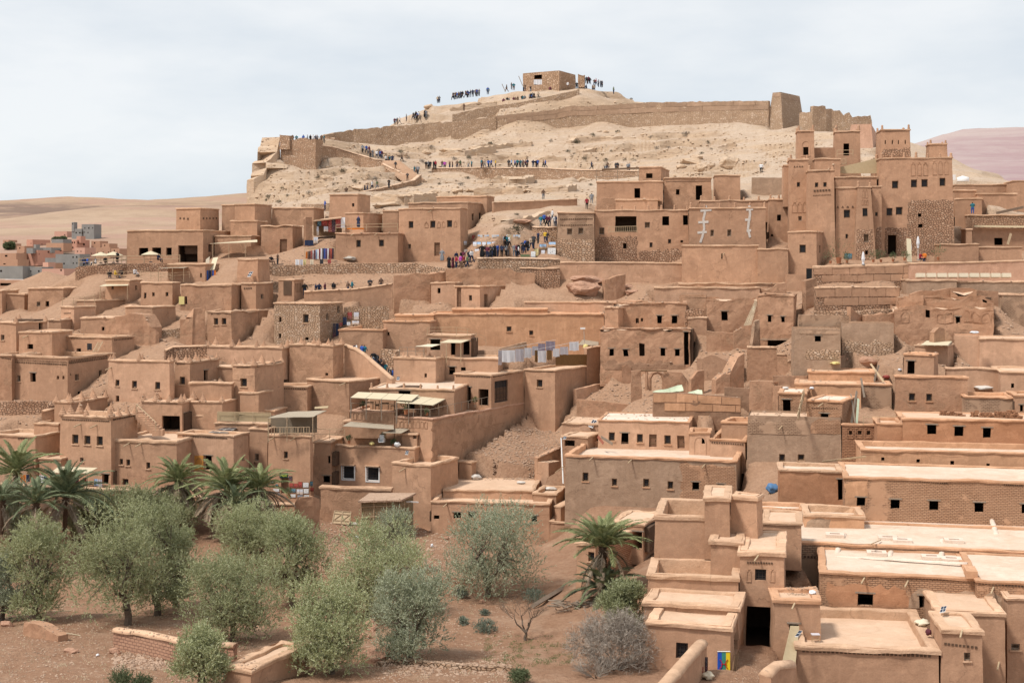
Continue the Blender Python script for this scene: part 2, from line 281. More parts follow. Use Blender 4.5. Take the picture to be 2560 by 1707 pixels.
def farm():
    t=NT('far_land'); p=t.pos(); s=t.N('ShaderNodeSeparateXYZ',{0: p}); x,y,z=s.outputs[0],s.outputs[1],s.outputs[2]
    a=t.noise(p,.006,6,.6); b=t.noise(p,.03,6,.65); band=t.noise(t.map(p,(.004,.004,.12)),1,4,.6)
    c=t.mix(t.ramp(a,.38,.62),(0.34,0.23,0.155),(0.40,0.285,0.20)); c=t.mix(t.math('MULTIPLY',t.ramp(b,.45,.7),.6),c,(0.26,0.175,0.12))
    mv=t.mix(t.ramp(t.noise(p,.004,4),.4,.62),(0.40,0.315,0.29),(0.33,0.225,0.225)); mv=t.mix(t.math('MULTIPLY',t.ramp(band,.46,.58),.4),mv,(0.30,0.19,0.20)); mv=t.mix(t.math('MULTIPLY',t.ramp(b,.45,.65),.6),mv,(0.40,0.32,0.30))
    fx=t.N('ShaderNodeMapRange',{0: x,1: 100.0,2: 260.0}).outputs[0]; c=t.mix(fx,c,mv)
    MR=lambda v,a,b: t.N('ShaderNodeMapRange',{0: v,1: a,2: b}).outputs[0]
    fl=t.math('MULTIPLY',t.math('MULTIPLY',MR(y,1180.0,1300.0),MR(x,-200.0,-300.0)),t.math('MULTIPLY',MR(z,66.0,74.0),MR(z,104.0,96.0)))
    dk=t.math('MULTIPLY',t.ramp(t.noise(t.map(p,(.008,.008,.06)),1,5,.65),.40,.52),fl)
    rk=t.math('MULTIPLY',t.ramp(t.noise(t.map(p,(.006,.006,.08)),1.3,5,.6),.48,.58),MR(x,-120.0,-200.0)); c=t.mix(t.math('MULTIPLY',rk,.5),c,(0.36,0.21,0.165))
    c=t.mix(t.math('MULTIPLY',dk,.85),c,(0.17,0.115,0.09)); t.bump(b,.8,4.0); t.col(c,1.0)
farm()
for nm,c in dict(skin=(0.42,0.24,0.16),hair=(0.03,0.022,0.018)).items(): plain(nm,c,.7,.05)
CLOTH=dict(black=(0.018,0.018,0.02),charcoal=(0.05,0.05,0.055),navy=(0.03,0.04,0.08),blue=(0.05,0.11,0.38),grey=(0.22,0.23,0.25),white=(0.68,0.68,0.69),red=(0.32,0.035,0.05),maroon=(0.12,0.03,0.05),
             yellow=(0.62,0.40,0.05),pink=(0.42,0.08,0.38),brown=(0.16,0.10,0.07),green=(0.12,0.16,0.09),teal=(0.03,0.16,0.20),orange=(0.60,0.18,0.03),lightblue=(0.40,0.55,0.75),beige=(0.48,0.38,0.28),purple=(0.10,0.05,0.22))
for nm,c in CLOTH.items(): plain('cloth_' + nm,c,.9,.1)
# ------------------------------------------------------------------ house builder
HOUSES=[]          # declared first,so that the hillside can be shaped to carry them
CTRL=[]            # ground levels (X,Y,z) known from the feet of walls
FOOT=[]            # footprints: origin,u,v,w,d,floor level,top level
class Vol: pass
def house(name,label,cat='house',mat='mud',group=None):
    HOUSES.append(dict(name=name,label=label,cat=cat,mat=mat,group=group,vols=[])); return HOUSES[-1]
def vol(xl,xc,xr,yt,yb,D=None,th=-10,d=6.0,yr=None,mat=None,cap='cap',roof='roof_sand',p=0.22,ov=0.10,ch=0.20,cw=0.38,bat=0.012,win=(),sp=(),fin=None,patch=(),niche=(),dent=(),g=1,arcs=(),lift=0,rough=1.0,nocap=False,dmax=40):
    """one block of the current house: photo columns of the front wall (xl..xc) and of the receding side wall (xc..xr), rows of its top and foot at the near corner"""
    v=Vol(); v.__dict__.update(locals()); del v.__dict__['v']
    xc_,yb_=px(xc),py(yb)
    D=v.D=D or DB(min(max(xc_,0),2560),yb_)
    t=R(th); u=Vector((math.cos(t),math.sin(t),0)); w=Vector((-math.sin(t),math.cos(t),0))
    C=W(xc_,HZ,D); C.z=0
    def reach(dirv,xp):                     # distance along dirv from the corner until the photo column xp
        k=(xp-CX)/F
        return (k*C.y-C.x)/(dirv.x-k*dirv.y)
    v.w=max(0.4,abs(reach(-u,px(xl))))
    v.zt=CZ-(py(yt)-HZ)/F*D; v.zb=CZ-(yb_-HZ)/F*D
    if xr is not None: v.d=min(dmax,max(0.5,abs(reach(w,px(xr)))))
    elif yr is not None:
        q=py(yr)-HZ; v.d=max(1.0,(CZ-v.zt)*F/q-D)/max(.5,math.cos(t))
    else: v.d=d
    v.u,v.v,v.C=u,w,C; v.O=C-u*v.w
    v.xcp=xc_; v.tile=tuple(cur); v.mat=mat or HOUSES[-1]['mat']
    for q in (.15,.5,.85) if v.w>6 else (.5,):
        if g: CTRL.append((*(v.O+u*(v.w*q)-w*.4).xy,v.zb))
    FOOT.append((v.O.copy(),u,w,v.w,v.d,v.zb if g else min(v.zb,1e9),v.zt,g))
    HOUSES[-1]['vols'].append(v); return v
def frame_pos(v):
    def pos(s,t,z,amp=1.0):
        h=z-v.zb; k=v.bat*h
        s2=s+k*(1-2*s/v.w); t2=t+k*(1-2*t/v.d)
        P=v.O+v.u*s2+v.v*t2; P.z=z
        if v.rough>=3 and h>0: P.z-=max(0,noise.noise(P*Vector((1,1,0))*.45 if False else Vector((P.x*.45,P.y*.45,7)))*.9+noise.noise(Vector((P.x*1.6,P.y*1.6,3)))*.35+.18)*min(1,h/max(.5,v.zt-v.zb))**2*.3*v.rough
        q=vn(P,.55,.05*v.rough)+vn(P,1.9,.022*v.rough); q.z=0
        return P+q*amp
    return pos
def hit(v,side,x,y):
    """photo point -> (along, z) on the front (side=0) or the receding side wall (side=1)"""
    sx,sy=v.tile[0]+x*v.tile[2],v.tile[1]+y*v.tile[2]
    dr=Vector(((sx-CX)/F,1,-(sy-HZ)/F)); n=v.v if side==0 else v.u
    t=(v.C.dot(n))/dr.dot(n); P=dr*t; P.z+=CZ
    return ((P-v.O).dot(v.u) if side==0 else (P-v.O).dot(v.v)),P.z
def cuts(a,b,hs,step):
    c=[a,b]+[x for x in hs if a<x<b]; c.sort(); out=[c[0]]
    for x in c[1:]:
        n=max(1,int(round((x-out[-1])/step))); b0=out[-1]
        if x-b0<.02: continue
        for k in range(1,n+1): out.append(b0+(x-b0)*k/n)
    return out
def build_vol(v,thing,idx):
    pos=frame_pos(v); zf=v.zb-(2.2 if v.g else 1.2); mb=MB(); holes=[[],[]]
    step=(1.6 if v.D>150 else 1.2) if v.rough<3 else .7
    for wdw in v.win:
        x0,y0,x1,y1=wdw[:4]; kind=wdw[4] if len(wdw)>4 else 'g'
        side=1 if (v.tile[0]+(x0+x1)/2*v.tile[2])>v.xcp and v.xr is not None else 0
        a0,z1=hit(v,side,x0,y0); a1,z1b=hit(v,side,x1,y0); _,z0=hit(v,side,x0,y1); _,z0b=hit(v,side,x1,y1)
        z1=min(max(z1,z1b),v.zt-.12); z0=max((z0+z0b)/2,zf+.05); L=v.w if side==0 else v.d
        a0,a1=max(min(a0,a1),.06),min(max(a0,a1),L-.06)
        if a1-a0>.1 and z1-z0>.1: holes[side].append((a0,a1,z0,z1,kind))
    faces=[(0,v.w,lambda a,dp: (a,dp)),(1,v.d,lambda a,dp: (v.w-dp,a)),(2,v.w,lambda a,dp: (v.w-a,v.d-dp)),(3,v.d,lambda a,dp: (dp,v.d-a))]
    for fi,L,loc in faces:
        hs=holes[fi] if fi<2 else []
        cu=cuts(0,L,[q for h in hs for q in h[:2]],step); cz=cuts(zf,v.zt,[q for h in hs for q in h[2:4]]+[v.zb],step)
        vs=[]; uv=[]
        for z in cz:
            for a in cu: vs.append(pos(*loc(a,0),z)); uv.append((a+fi*3.7,z))
        nu=len(cu); fs=[]
        for j in range(len(cz)-1):
            zm=(cz[j]+cz[j+1])/2
            for i in range(nu-1):
                am=(cu[i]+cu[i+1])/2
                if any(h[0]<am<h[1] and h[2]<zm<h[3] for h in hs): continue
                fs.append((j*nu+i,j*nu+i+1,(j+1)*nu+i+1,(j+1)*nu+i))
        mb.add(vs,fs,uv)
        for (a0,a1,z0,z1,kind) in hs: opening(v,thing,pos,loc,fi,a0,a1,z0,z1,kind,mb)
    wall=part(mb, 'wall',M_[v.mat],thing)
    # roof slab and parapet
    top=MB(); zr=v.zt-v.p; n1,n2=max(2,int(v.w/1.5)),max(2,int(v.d/1.5)); vs=[]; uvs=[]
    for j in range(n2+1):
        for i in range(n1+1):
            q=pos(v.w*i/n1,v.d*j/n2,zr,0); q.z+=noise.noise(q*.5)*.06; vs.append(q)
    top.add(vs,[(j*(n1+1)+i,j*(n1+1)+i+1,(j+1)*(n1+1)+i+1,(j+1)*(n1+1)+i) for j in range(n2) for i in range(n1)])
    roof=part(top, 'roof',M_[v.roof],thing)
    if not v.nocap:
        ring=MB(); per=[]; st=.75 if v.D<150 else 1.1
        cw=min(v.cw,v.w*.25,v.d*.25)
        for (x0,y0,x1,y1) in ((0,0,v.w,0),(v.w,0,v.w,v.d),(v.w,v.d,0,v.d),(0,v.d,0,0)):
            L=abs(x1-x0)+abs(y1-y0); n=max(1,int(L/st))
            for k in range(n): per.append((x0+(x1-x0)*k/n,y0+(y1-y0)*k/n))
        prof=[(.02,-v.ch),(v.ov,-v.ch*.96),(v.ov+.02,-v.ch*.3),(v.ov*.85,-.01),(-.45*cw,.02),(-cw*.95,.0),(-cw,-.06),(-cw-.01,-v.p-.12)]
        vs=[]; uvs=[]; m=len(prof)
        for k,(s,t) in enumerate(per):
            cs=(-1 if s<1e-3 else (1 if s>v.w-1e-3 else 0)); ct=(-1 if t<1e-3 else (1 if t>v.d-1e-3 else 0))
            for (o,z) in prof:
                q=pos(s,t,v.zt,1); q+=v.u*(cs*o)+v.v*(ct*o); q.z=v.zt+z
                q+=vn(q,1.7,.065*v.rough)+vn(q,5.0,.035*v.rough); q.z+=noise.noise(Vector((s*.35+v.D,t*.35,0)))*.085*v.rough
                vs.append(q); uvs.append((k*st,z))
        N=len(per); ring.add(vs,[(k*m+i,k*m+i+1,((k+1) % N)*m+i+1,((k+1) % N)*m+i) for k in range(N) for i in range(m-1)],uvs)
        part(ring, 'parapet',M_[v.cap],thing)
    for (x,y) in v.sp: spout(v,thing,x,y)
    for pt in v.patch: facing(v,thing,pos,*pt)
    for nc in v.niche: niche(v,thing,pos,*nc)
    for dn in v.dent: dentils(v,thing,pos,*dn)
    if v.fin: finials(v,thing,pos,v.fin)
    return wall
def box_in(pos,loc,a0,a1,z0,z1,d0,d1):
    return [pos(*loc(a,dd),z) for dd in (d0,d1) for z in (z0,z1) for a in (a0,a1)]
def opening(v,thing,pos,loc,fi,a0,a1,z0,z1,kind,mb):
    """reveal of a window or door in the wall, and what fills it"""
    deep=.22 if kind in 'gwbdyrsa' else .35
    o=[pos(*loc(a,0),z) for z in (z0,z1) for a in (a0,a1)]; i=[pos(*loc(a,0),z)+(Vector((0,0,0))+(v.v if fi==0 else -v.u))*deep for z in (z0,z1) for a in (a0,a1)]
    mb.add(o+i,[(0,1,5,4),(1,3,7,5),(3,2,6,7),(2,0,4,6)],[(a,z) for z in (z0,z1) for a in (a0,a1)]*2)
    n=v.v if fi==0 else -v.u; t=v.u if fi==0 else v.v; up=Vector((0,0,1)); c=(i[0]+i[3])/2; hw,hh=(a1-a0)/2,(z1-z0)/2
    A=Matrix((t,n,up)).transposed()
    def bb(m,da,dz,dn,ha,hz,hn,mi=0): m.box(c+t*da+up*dz+n*dn,(ha,hn,hz),A,mi)
    if kind in 'oOk':                          # open: a room behind, coloured dark to stand for its shade
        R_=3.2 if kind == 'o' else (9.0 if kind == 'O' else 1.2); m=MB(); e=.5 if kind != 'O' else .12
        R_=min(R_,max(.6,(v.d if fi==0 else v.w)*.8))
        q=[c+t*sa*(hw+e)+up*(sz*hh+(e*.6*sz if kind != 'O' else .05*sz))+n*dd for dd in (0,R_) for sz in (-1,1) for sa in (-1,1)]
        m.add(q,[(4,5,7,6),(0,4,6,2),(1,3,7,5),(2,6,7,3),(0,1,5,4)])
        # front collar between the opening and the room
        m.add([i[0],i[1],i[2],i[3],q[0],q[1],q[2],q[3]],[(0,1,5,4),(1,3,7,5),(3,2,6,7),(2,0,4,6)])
        part(m, 'doorway' if kind == 'O' or hh>hw*1.35 else 'window_opening',M_['interior_shade'],thing)
        if kind == 'o' and hw<.9 and v.D<170: m=MB(); bb(m,0,hh+.055,-deep-.01,hw+.16,.05,.05); part(m, 'lintel',M_['wood_grey'],thing)
        return
    m=MB(); nm = 'window'
    if kind in 'dyr':
        bb(m,0,0,.02,hw,hh,.03); d_=part(m, 'door',M_[dict(d='wood_door',y='door_yellow',r='door_red')[kind]],thing)
        h_=MB(); bb(h_,hw*.7,0,-.05,.03,.06,.02); part(h_, 'handle',M_['iron'],thing,d_)
        g_=MB()
        for q in (-.5,.5): bb(g_,0,q*hh,-.025,hw*.96,.04,.02)
        part(g_, 'batten',M_['wood'],thing,d_); return
    if kind == 'b':                            # walled-up or shuttered
        bb(m,0,0,.02,hw,hh,.03); part(m, 'shutter',M_['wood_grey'],thing); return
    fw=min(.05,hw*.2)
    for q in (-1,1): bb(m,q*(hw-fw),0,-.02,fw,hh,.04); bb(m,0,q*(hh-fw),-.022,hw-2*fw,fw,.038)
    w_=part(m, 'window',M_[{'g': 'wood', 'w': 'white_paint', 's': 'wood_grey', 'a': 'iron'}[kind]],thing)
    g=MB(); bb(g,0,0,.03,hw,hh,.01); part(g, 'pane',M_['glass' if kind != 's' else 'wood'],thing,w_)
    if v.D<175 and kind in 'gs': sl=MB(); bb(sl,0,-hh-.045,-deep-.03,hw+.09,.045,.07); part(sl, 'sill',M_[v.cap],thing,w_)
    gr=MB(); nb=max(2,min(4,int(hw*2/.22))); nv=max(2,min(5,int(hh*2/.24)))
    for k in range(1,nb): bb(gr,-hw+2*hw*k/nb,0,-.045,.014,hh,.012)
    for k in range(1,nv): bb(gr,0,-hh+2*hh*k/nv,-.055,hw,.014,.012)
    part(gr, 'grille',M_['iron'],thing,w_)
    if kind == 'w':
        s_=MB(); bb(s_,0,hh+.12,-deep-.12,hw*1.15,.05,.22); part(s_, 'hood',M_['cap'],thing,w_)
        f_=MB()
        for q in (-1,1): bb(f_,q*(hw+.05),0,-deep-.02,.06,hh,.03)
        bb(f_,0,-hh-.06,-deep-.021,hw+.11,.06,.031); part(f_, 'frame',M_['white_paint'],thing,w_)
def spout(v,thing,x,y):
    a,z=hit(v,0,x,y); m=MB(); P=v.O+v.u*a; P.z=z; n=-v.v
    A=Matrix((v.u,n,Vector((0,0,1)))).transposed()
    m.bar(P-n*.1+Vector((0,0,.05)),P+n*.75-v.u*.28-Vector((0,0,.22)),.065,.055,6)
    part(m, 'water_spout',M_['wood_pale'],thing)
def facing(v,thing,pos,x0,y0,x1,y1,mat,jag=.12):
    """bare masonry facing on part of a wall"""
    side=1 if (v.tile[0]+(x0+x1)/2*v.tile[2])>v.xcp and v.xr is not None else 0
    a0,z1=hit(v,side,x0,y0); a1,_=hit(v,side,x1,y0); _,z0=hit(v,side,x0,y1); L=v.w if side==0 else v.d
    a0,a1=max(a0,-.03),min(a1,L+.03); z1=min(z1,v.zt-.22); z0=max(z0,v.zb-1.2)
    hs=[]
    for wdw in v.win:
        s2=1 if (v.tile[0]+(wdw[0]+wdw[2])/2*v.tile[2])>v.xcp and v.xr is not None else 0
        if s2 != side: continue
        b0,zz1=hit(v,side,wdw[0],wdw[1]); b1,_=hit(v,side,wdw[2],wdw[1]); _,zz0=hit(v,side,wdw[0],wdw[3]); hs.append((b0-.02,b1+.02,zz0-.02,zz1+.02))
    cu=cuts(a0,a1,[q for h in hs for q in h[:2]],.5); cz=cuts(z0,z1,[q for h in hs for q in h[2:4]],.5)
    m=MB(); vs=[]; uv=[]; n=-v.v if side==0 else v.u
    for j,z in enumerate(cz):
        for i,a in enumerate(cu):
            ee=i in (0,len(cu)-1) or j==len(cz)-1
            a2,z2=a,z
            if ee and jag:
                if i in (0,len(cu)-1) and .05<a<L-.05: a2+=(random.random()-.5)*jag*2
                if j==len(cz)-1: z2+=(random.random()-.7)*jag*2
            P=pos(a2,0,z2) if side==0 else pos(v.w,a2,z2)
            vs.append(P+n*(-.004 if ee else .045)); uv.append((a2,z2))
    nu=len(cu); fs=[]
    for j in range(len(cz)-1):
        for i in range(nu-1):
            am,zm=(cu[i]+cu[i+1])/2,(cz[j]+cz[j+1])/2
            if any(h[0]<am<h[1] and h[2]<zm<h[3] for h in hs): continue
            fs.append((j*nu+i,j*nu+i+1,(j+1)*nu+i+1,(j+1)*nu+i))
    m.add(vs,fs,uv); part(m, 'stone_facing' if 'stone' in mat else ('brick_facing' if 'brick' in mat else 'mud_facing'),M_[mat],thing)
def niche(v,thing,pos,x0,y0,x1,y1,kind='key'):
    """blind niche: a raised mud border round a shallow panel"""
    side=1 if (v.tile[0]+(x0+x1)/2*v.tile[2])>v.xcp and v.xr is not None else 0
    a0,z1=hit(v,side,x0,y0); a1,_=hit(v,side,x1,y0); _,z0=hit(v,side,x0,y1); n=-v.v if side==0 else v.u
    hw=(a1-a0)/2; ac=(a0+a1)/2; out=[(-hw,z0),(-hw,z1-hw)]
    if kind == 'arch': out+=[(-hw*math.cos(k*math.pi/6),z1-hw+hw*math.sin(k*math.pi/6)) for k in range(1,6)]
    else: out+=[(-hw*.4,z1-hw),(-hw*.4,z1),(hw*.4,z1),(hw*.4,z1-hw)]
    out+=[(hw,z1-hw),(hw,z0)]
    P=lambda a,z,o: (pos(ac+a,0,z) if side==0 else pos(v.w,ac+a,z))+n*o
    m=MB(); b=max(.05,hw*.22); N=len(out); vs=[]
    for (a,z) in out:
        sgn=1.0
        vs+=[P(a,z,.05),P(a*(1+b/hw),z+(b if z>z0+.01 else -b),.05),P(a*(1+b/hw*1.05),z+(b*1.05 if z>z0+.01 else -b*1.05),-.03),P(a,z,-.03)]
    fs=[]
    for k in range(N):
        q=(k+1) % N
        for i in range(4): fs.append((k*4+i,q*4+i,q*4+(i+1) % 4,k*4+(i+1) % 4))
    m.add(vs,fs); part(m, 'niche_border',M_[v.mat],thing)
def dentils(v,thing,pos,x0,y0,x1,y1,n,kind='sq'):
    """row of small holes or triangles under the parapet: proud plates coloured dark for the shade inside"""
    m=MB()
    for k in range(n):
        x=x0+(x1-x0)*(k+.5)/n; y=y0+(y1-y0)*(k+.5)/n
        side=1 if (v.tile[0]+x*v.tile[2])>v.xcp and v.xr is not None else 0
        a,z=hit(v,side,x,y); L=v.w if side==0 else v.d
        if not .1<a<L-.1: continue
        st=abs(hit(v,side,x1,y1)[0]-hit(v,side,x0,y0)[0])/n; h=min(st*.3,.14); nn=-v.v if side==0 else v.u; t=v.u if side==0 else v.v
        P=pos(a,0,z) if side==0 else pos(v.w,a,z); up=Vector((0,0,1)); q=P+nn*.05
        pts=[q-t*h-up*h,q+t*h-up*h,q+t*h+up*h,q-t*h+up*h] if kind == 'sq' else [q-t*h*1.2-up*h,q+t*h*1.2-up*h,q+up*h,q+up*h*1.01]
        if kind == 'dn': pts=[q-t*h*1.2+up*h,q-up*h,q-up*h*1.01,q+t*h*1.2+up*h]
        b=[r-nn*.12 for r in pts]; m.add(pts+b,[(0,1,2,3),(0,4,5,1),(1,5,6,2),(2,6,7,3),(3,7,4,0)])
    o=part(m, 'vent_shade_row',M_['mud_hole_shade'],thing)
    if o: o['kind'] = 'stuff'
plain('mud_hole_shade',(0.13,0.08,0.052),.95,.2,6)  # dark tone painted in for the shade of the frieze holes
_fin={}
def finial_mesh(kind):
    if kind in _fin: return _fin[kind]
    m=MB()
    if kind == 'step':
        z=-.05
        for k,(hw,h) in enumerate(((.46,.22),(.34,.2),(.22,.2),(.12,.2),(.06,.14))):
            n=8; vs=[]
            for zz,s in ((z,1),(z+h*.75,.92),(z+h,.7)):
                for q in range(n):
                    a=2*math.pi*(q+.5)/n; c,s_=math.cos(a),math.sin(a); mq=max(abs(c),abs(s_))
                    vs.append((c/mq**.6*hw*s,s_/mq**.6*hw*s*.75,zz))
            m.add(vs,[(r*n+q,r*n+(q+1) % n,(r+1)*n+(q+1) % n,(r+1)*n+q) for r in range(2) for q in range(n)]+[tuple(range(2*n,3*n))]); z+=h
    else:
        n=7; vs=[]; prof=((.17,-.05),(.16,.22),(.12,.30),(.15,.42),(.12,.52),(.04,.58))
        for (r,zz) in prof:
            for q in range(n): a=2*math.pi*q/n; vs.append((math.cos(a)*r,math.sin(a)*r,zz))
        m.add(vs,[(r*n+q,r*n+(q+1) % n,(r+1)*n+(q+1) % n,(r+1)*n+q) for r in range(len(prof)-1) for q in range(n)]+[tuple(range((len(prof)-1)*n,len(prof)*n))])
    _fin[kind]=m.mesh('finial',M_['mud'],smooth=(kind != 'step')); return _fin[kind]
def finials(v,thing,pos,spec):
    """spec: kind, spacing-number on front, on side"""
    kind,nf,ns=spec[:3]; sc=spec[3] if len(spec)>3 else 1
    pts=[(v.w*k/max(1,nf-1),0) for k in range(nf)]+[(v.w,v.d*k/ns) for k in range(1,ns+1)]+[(0,v.d*k/max(1,ns)) for k in range(1,ns+1)]
    if nf>1 and kind == 'step': pts+=[(v.w*k/max(1,nf-1),v.d) for k in range(nf)][1:-1]
    for (s,t) in pts:
        q=pos(min(max(s,.15),v.w-.15),min(max(t,.15),v.d-.15),v.zt); q.z=v.zt-.02
        o=link(bpy.data.objects.new('finial',finial_mesh(kind))); o.parent=thing; o.location=q-thing.location
        o.rotation_euler=(0,0,R(v.th)+random.uniform(-.2,.2)); k=sc*random.uniform(.8,1.1); o.scale=(k,k,k*random.uniform(.85,1.15))
def build_houses():
    for h in HOUSES:
        v0=h['vols'][0]; base=v0.O+v0.u*v0.w*.5; base.z=v0.zb
        e=empty(h['name'],base,h['label'],h['cat'],h['group']); h['obj']=e
        for i,v in enumerate(h['vols']): build_vol(v,e,i)
# ------------------------------------------------------------------ free-standing walls: columns (x,ytop,ybottom,D) in photo order
WALLS=[]
def fwall(name,label,cols,mat='mud',thick=.5,cap=None,jag=0.0,ctrl=True,cat='wall',rnd=False,step=.7,panels=None,ch=.14,group=None):
    pts=[(W(px(c[0]),py(c[1]),c[3]),W(px(c[0]),py(c[2]),c[3])) for c in cols]
    if ctrl:
        for t,b in pts: CTRL.append((b.x,b.y-.3,b.z))
    WALLS.append((name,label,pts,mat,thick,cap,jag,cat,rnd,step,panels,ch,group))
def build_walls():
    for (name,label,pts,mat,thick,cap,jag,cat,rnd,step,panels,ch,group) in WALLS:
        base=pts[0][1].copy(); e=empty(name,base,label,cat,group); m=MB(); secs=[]; L=0
        for k in range(len(pts)-1):
            (t0,b0),(t1,b1)=pts[k],pts[k+1]; n=max(1,int((t1-t0).length/step))
            for q in range(n+(k==len(pts)-2)):
                f=q/n; t=t0.lerp(t1,f); b=b0.lerp(b1,f); dv=(t1-t0); dv.z=0; secs.append((t,b,dv.normalized(),L+dv.length*f))
            L+=(t1-t0).length
        vs=[]; uv=[]; nz=5
        for i,(t,b,dv,l) in enumerate(secs):
            nrm=Vector((dv.y,-dv.x,0))
            if nrm.y>0: nrm=-nrm
            zt=t.z+(noise.noise(Vector((l*.8,t.x,3)))*jag+noise.noise(Vector((l*2.6,t.x,9)))*jag*.5 if jag else noise.noise(Vector((l*.5,t.x,3)))*.05); zb=b.z-1.6
            row=[(0,zb+(zt-zb)*j/nz) for j in range(nz+1)]+[(-thick,zt)]+[(-thick,zb+(zt-zb)*j/nz) for j in range(nz-1,-1,-1)]
            for (o,z) in row:
                P=Vector((t.x,t.y,z))+nrm*(o+.0); q_=vn(P,.6,.10 if jag else .05)+vn(P,2.2,.05 if jag else .02); q_.z*=.3; vs.append(P+q_); uv.append((l,z+o))
        mrow=2*nz+2
        fs=[(i*mrow+j,(i+1)*mrow+j,(i+1)*mrow+j+1,i*mrow+j+1) for i in range(len(secs)-1) for j in range(mrow-1)]
        fs+=[tuple(range(mrow))[::-1],tuple((len(secs)-1)*mrow+j for j in range(mrow))]
        m.add(vs,fs,uv); part(m, 'wall_body',M_[mat],e)
        if cap:
            c=MB(); vs=[]; uv=[]; r=thick/2+.08
            prof=[(.08,-ch),(.11,-ch*.4),(.04,.03),(-thick/2,.07 if not rnd else .26),(-thick-.04,.03),(-thick-.11,-ch*.4),(-thick-.08,-ch)]
            if rnd: prof=[(.06,-.12),(.08,.02),(-.06,.17),(-thick/2,.24),(-thick+.06,.17),(-thick-.08,.02),(-thick-.06,-.12)]
            for i,(t,b,dv,l) in enumerate(secs):
                nrm=Vector((dv.y,-dv.x,0)); nrm=-nrm if nrm.y>0 else nrm; zt=t.z+noise.noise(Vector((l*.5,t.x,3)))*.05
                for (o,z) in prof: P=Vector((t.x,t.y,zt+z))+nrm*o; vs.append(P+vn(P,2,.05)+vn(P,6,.02)); uv.append((l,o))
            k=len(prof); c.add(vs,[(i*k+j,(i+1)*k+j,(i+1)*k+j+1,i*k+j+1) for i in range(len(secs)-1) for j in range(k-1)]+[tuple(range(k)),tuple((len(secs)-1)*k+j for j in range(k))[::-1]],uv)
            part(c, 'coping',M_[cap],e,smooth=True)
        if panels:                            # rammed-earth lifts: each panel a slightly proud block with open joints
            rows,pw,pm=panels; off=0
            for (r0,r1) in rows:
                l=(off % 2)*pw*.45; off+=1; Lt=secs[-1][3]
                while l<Lt-.3:
                    l1=min(l+pw*random.uniform(.88,1.12),Lt-.03)
                    def pt(ll):
                        for i in range(len(secs)-1):
                            if secs[i+1][3]>=ll or i==len(secs)-2:
                                f=(ll-secs[i][3])/max(1e-6,secs[i+1][3]-secs[i][3]); return secs[i][0].lerp(secs[i+1][0],f),secs[i][1].lerp(secs[i+1][1],f),secs[i][2]
                    q=MB(); g_=.03; vs=[]; uv=[]; pr=random.uniform(.03,.08); n=4
                    for dd in (0,1):
                        for j in range(3):
                            for i in range(n+1):
                                t,b,dv=pt(l+g_+(l1-l-2*g_)*i/n); nrm=Vector((dv.y,-dv.x,0)); nrm=-nrm if nrm.y>0 else nrm
                                z=t.z+(b.z-t.z)*(r0+(r1-r0)*j/2)-(g_ if j==0 else (-g_ if j==2 else 0)); P=Vector((t.x,t.y,z))+nrm*(pr if dd==0 else -.12)
                                P+=vn(P,1.5,.03); vs.append(P); uv.append((l+(l1-l)*i/n,z))
                    w_=n+1; fs=[(j*w_+i,j*w_+i+1,(j+1)*w_+i+1,(j+1)*w_+i) for j in range(2) for i in range(n)]
                    o_=3*w_; fs+=[(i,i+1,o_+i+1,o_+i) for i in range(n)]+[(2*w_+i,2*w_+i+1,o_+2*w_+i+1,o_+2*w_+i) for i in range(n)]+[(j*w_,(j+1)*w_,o_+(j+1)*w_,o_+j*w_) for j in range(2)]+[(j*w_+n,(j+1)*w_+n,o_+(j+1)*w_+n,o_+j*w_+n) for j in range(2)]
                    q.add(vs,fs,uv); part(q, 'panel',M_[pm],e); l=l1
# ================================================================== THE VILLAGE (declared)
# ---- foreground,lower right
T('X')
house('roof_terrace_house', 'large mud house with a wide swept roof terrace and a hole frieze, nearest the camera',mat='mud')
vol(260,1565,None,1268,1900,82,-8,yr=900,cw=.55,ch=.3,ov=.14,p=.6,rough=1.1,dent=[(300,1272,1500,1322,31)])
vol(1575,1962,None,1085,1900,81.6,-8,d=4.3,cw=.5,ch=.3,p=.12,rough=1.1,win=[(1793,1293,1852,1367, 's')],dent=[(1595,1208,1920,1246,9)],sp=[(1775,1090)],g=0)
vol(1540,2172,None,925,1900,85.8,-8,yr=700,cw=.5,ch=.3,p=.12,rough=1.1,win=[(2216,1210,2298,1268, 's')],sp=[(2110,1385)],g=0)
house('side_house', 'plain brown mud wall with a small blue-grey window at the frame edge',mat='mud')
vol(2175,2620,None,800,1900,87.5,-8,d=2.5,win=[(2216,1212,2298,1268, 's')])
house('brick_roof_house', 'low brick house with two square dark openings under a broad whitewashed roof of skylights',mat='brick')
vol(470,1900,None,612,1010,91,-12,d=8.6,cap='cap_orange',roof='roof_white',p=.16,cw=.45,win=[(820,755,960,862, 'o'),(1380,775,1525,885, 'o')],patch=[(545,650,1290,870, 'mud_orange',.2),(1290,690,1880,880, 'mud_grey',.2)],dent=[(490,560,1880,635,44)],sp=[(885,610),(1280,640)])
vol(1900,2640,None,660,1010,89.0,-12,d=9,cap='cap_orange',roof='roof_white',p=.12,cw=.3,dent=[(1910,655,2334,690,14)],sp=[(2060,700)],patch=[(1900,740,2334,960, 'mud_grey',.2)])
vol(160,2640,None,375,700,97.6,-12,d=9.2,cap='cap_orange',roof='roof_white',p=.16,cw=.3,mat='brick_grey',dent=[(165,405,590,430,14)],g=0)
T('R')
house('lime_roof_house', 'low house with a pale lime-washed roof squeezed between two brick houses',mat='mud_light')
vol(540,2640,None,655,760,106.2,-11,d=6.2,cap='cap_orange',roof='roof_lime',p=.18,cw=.3)
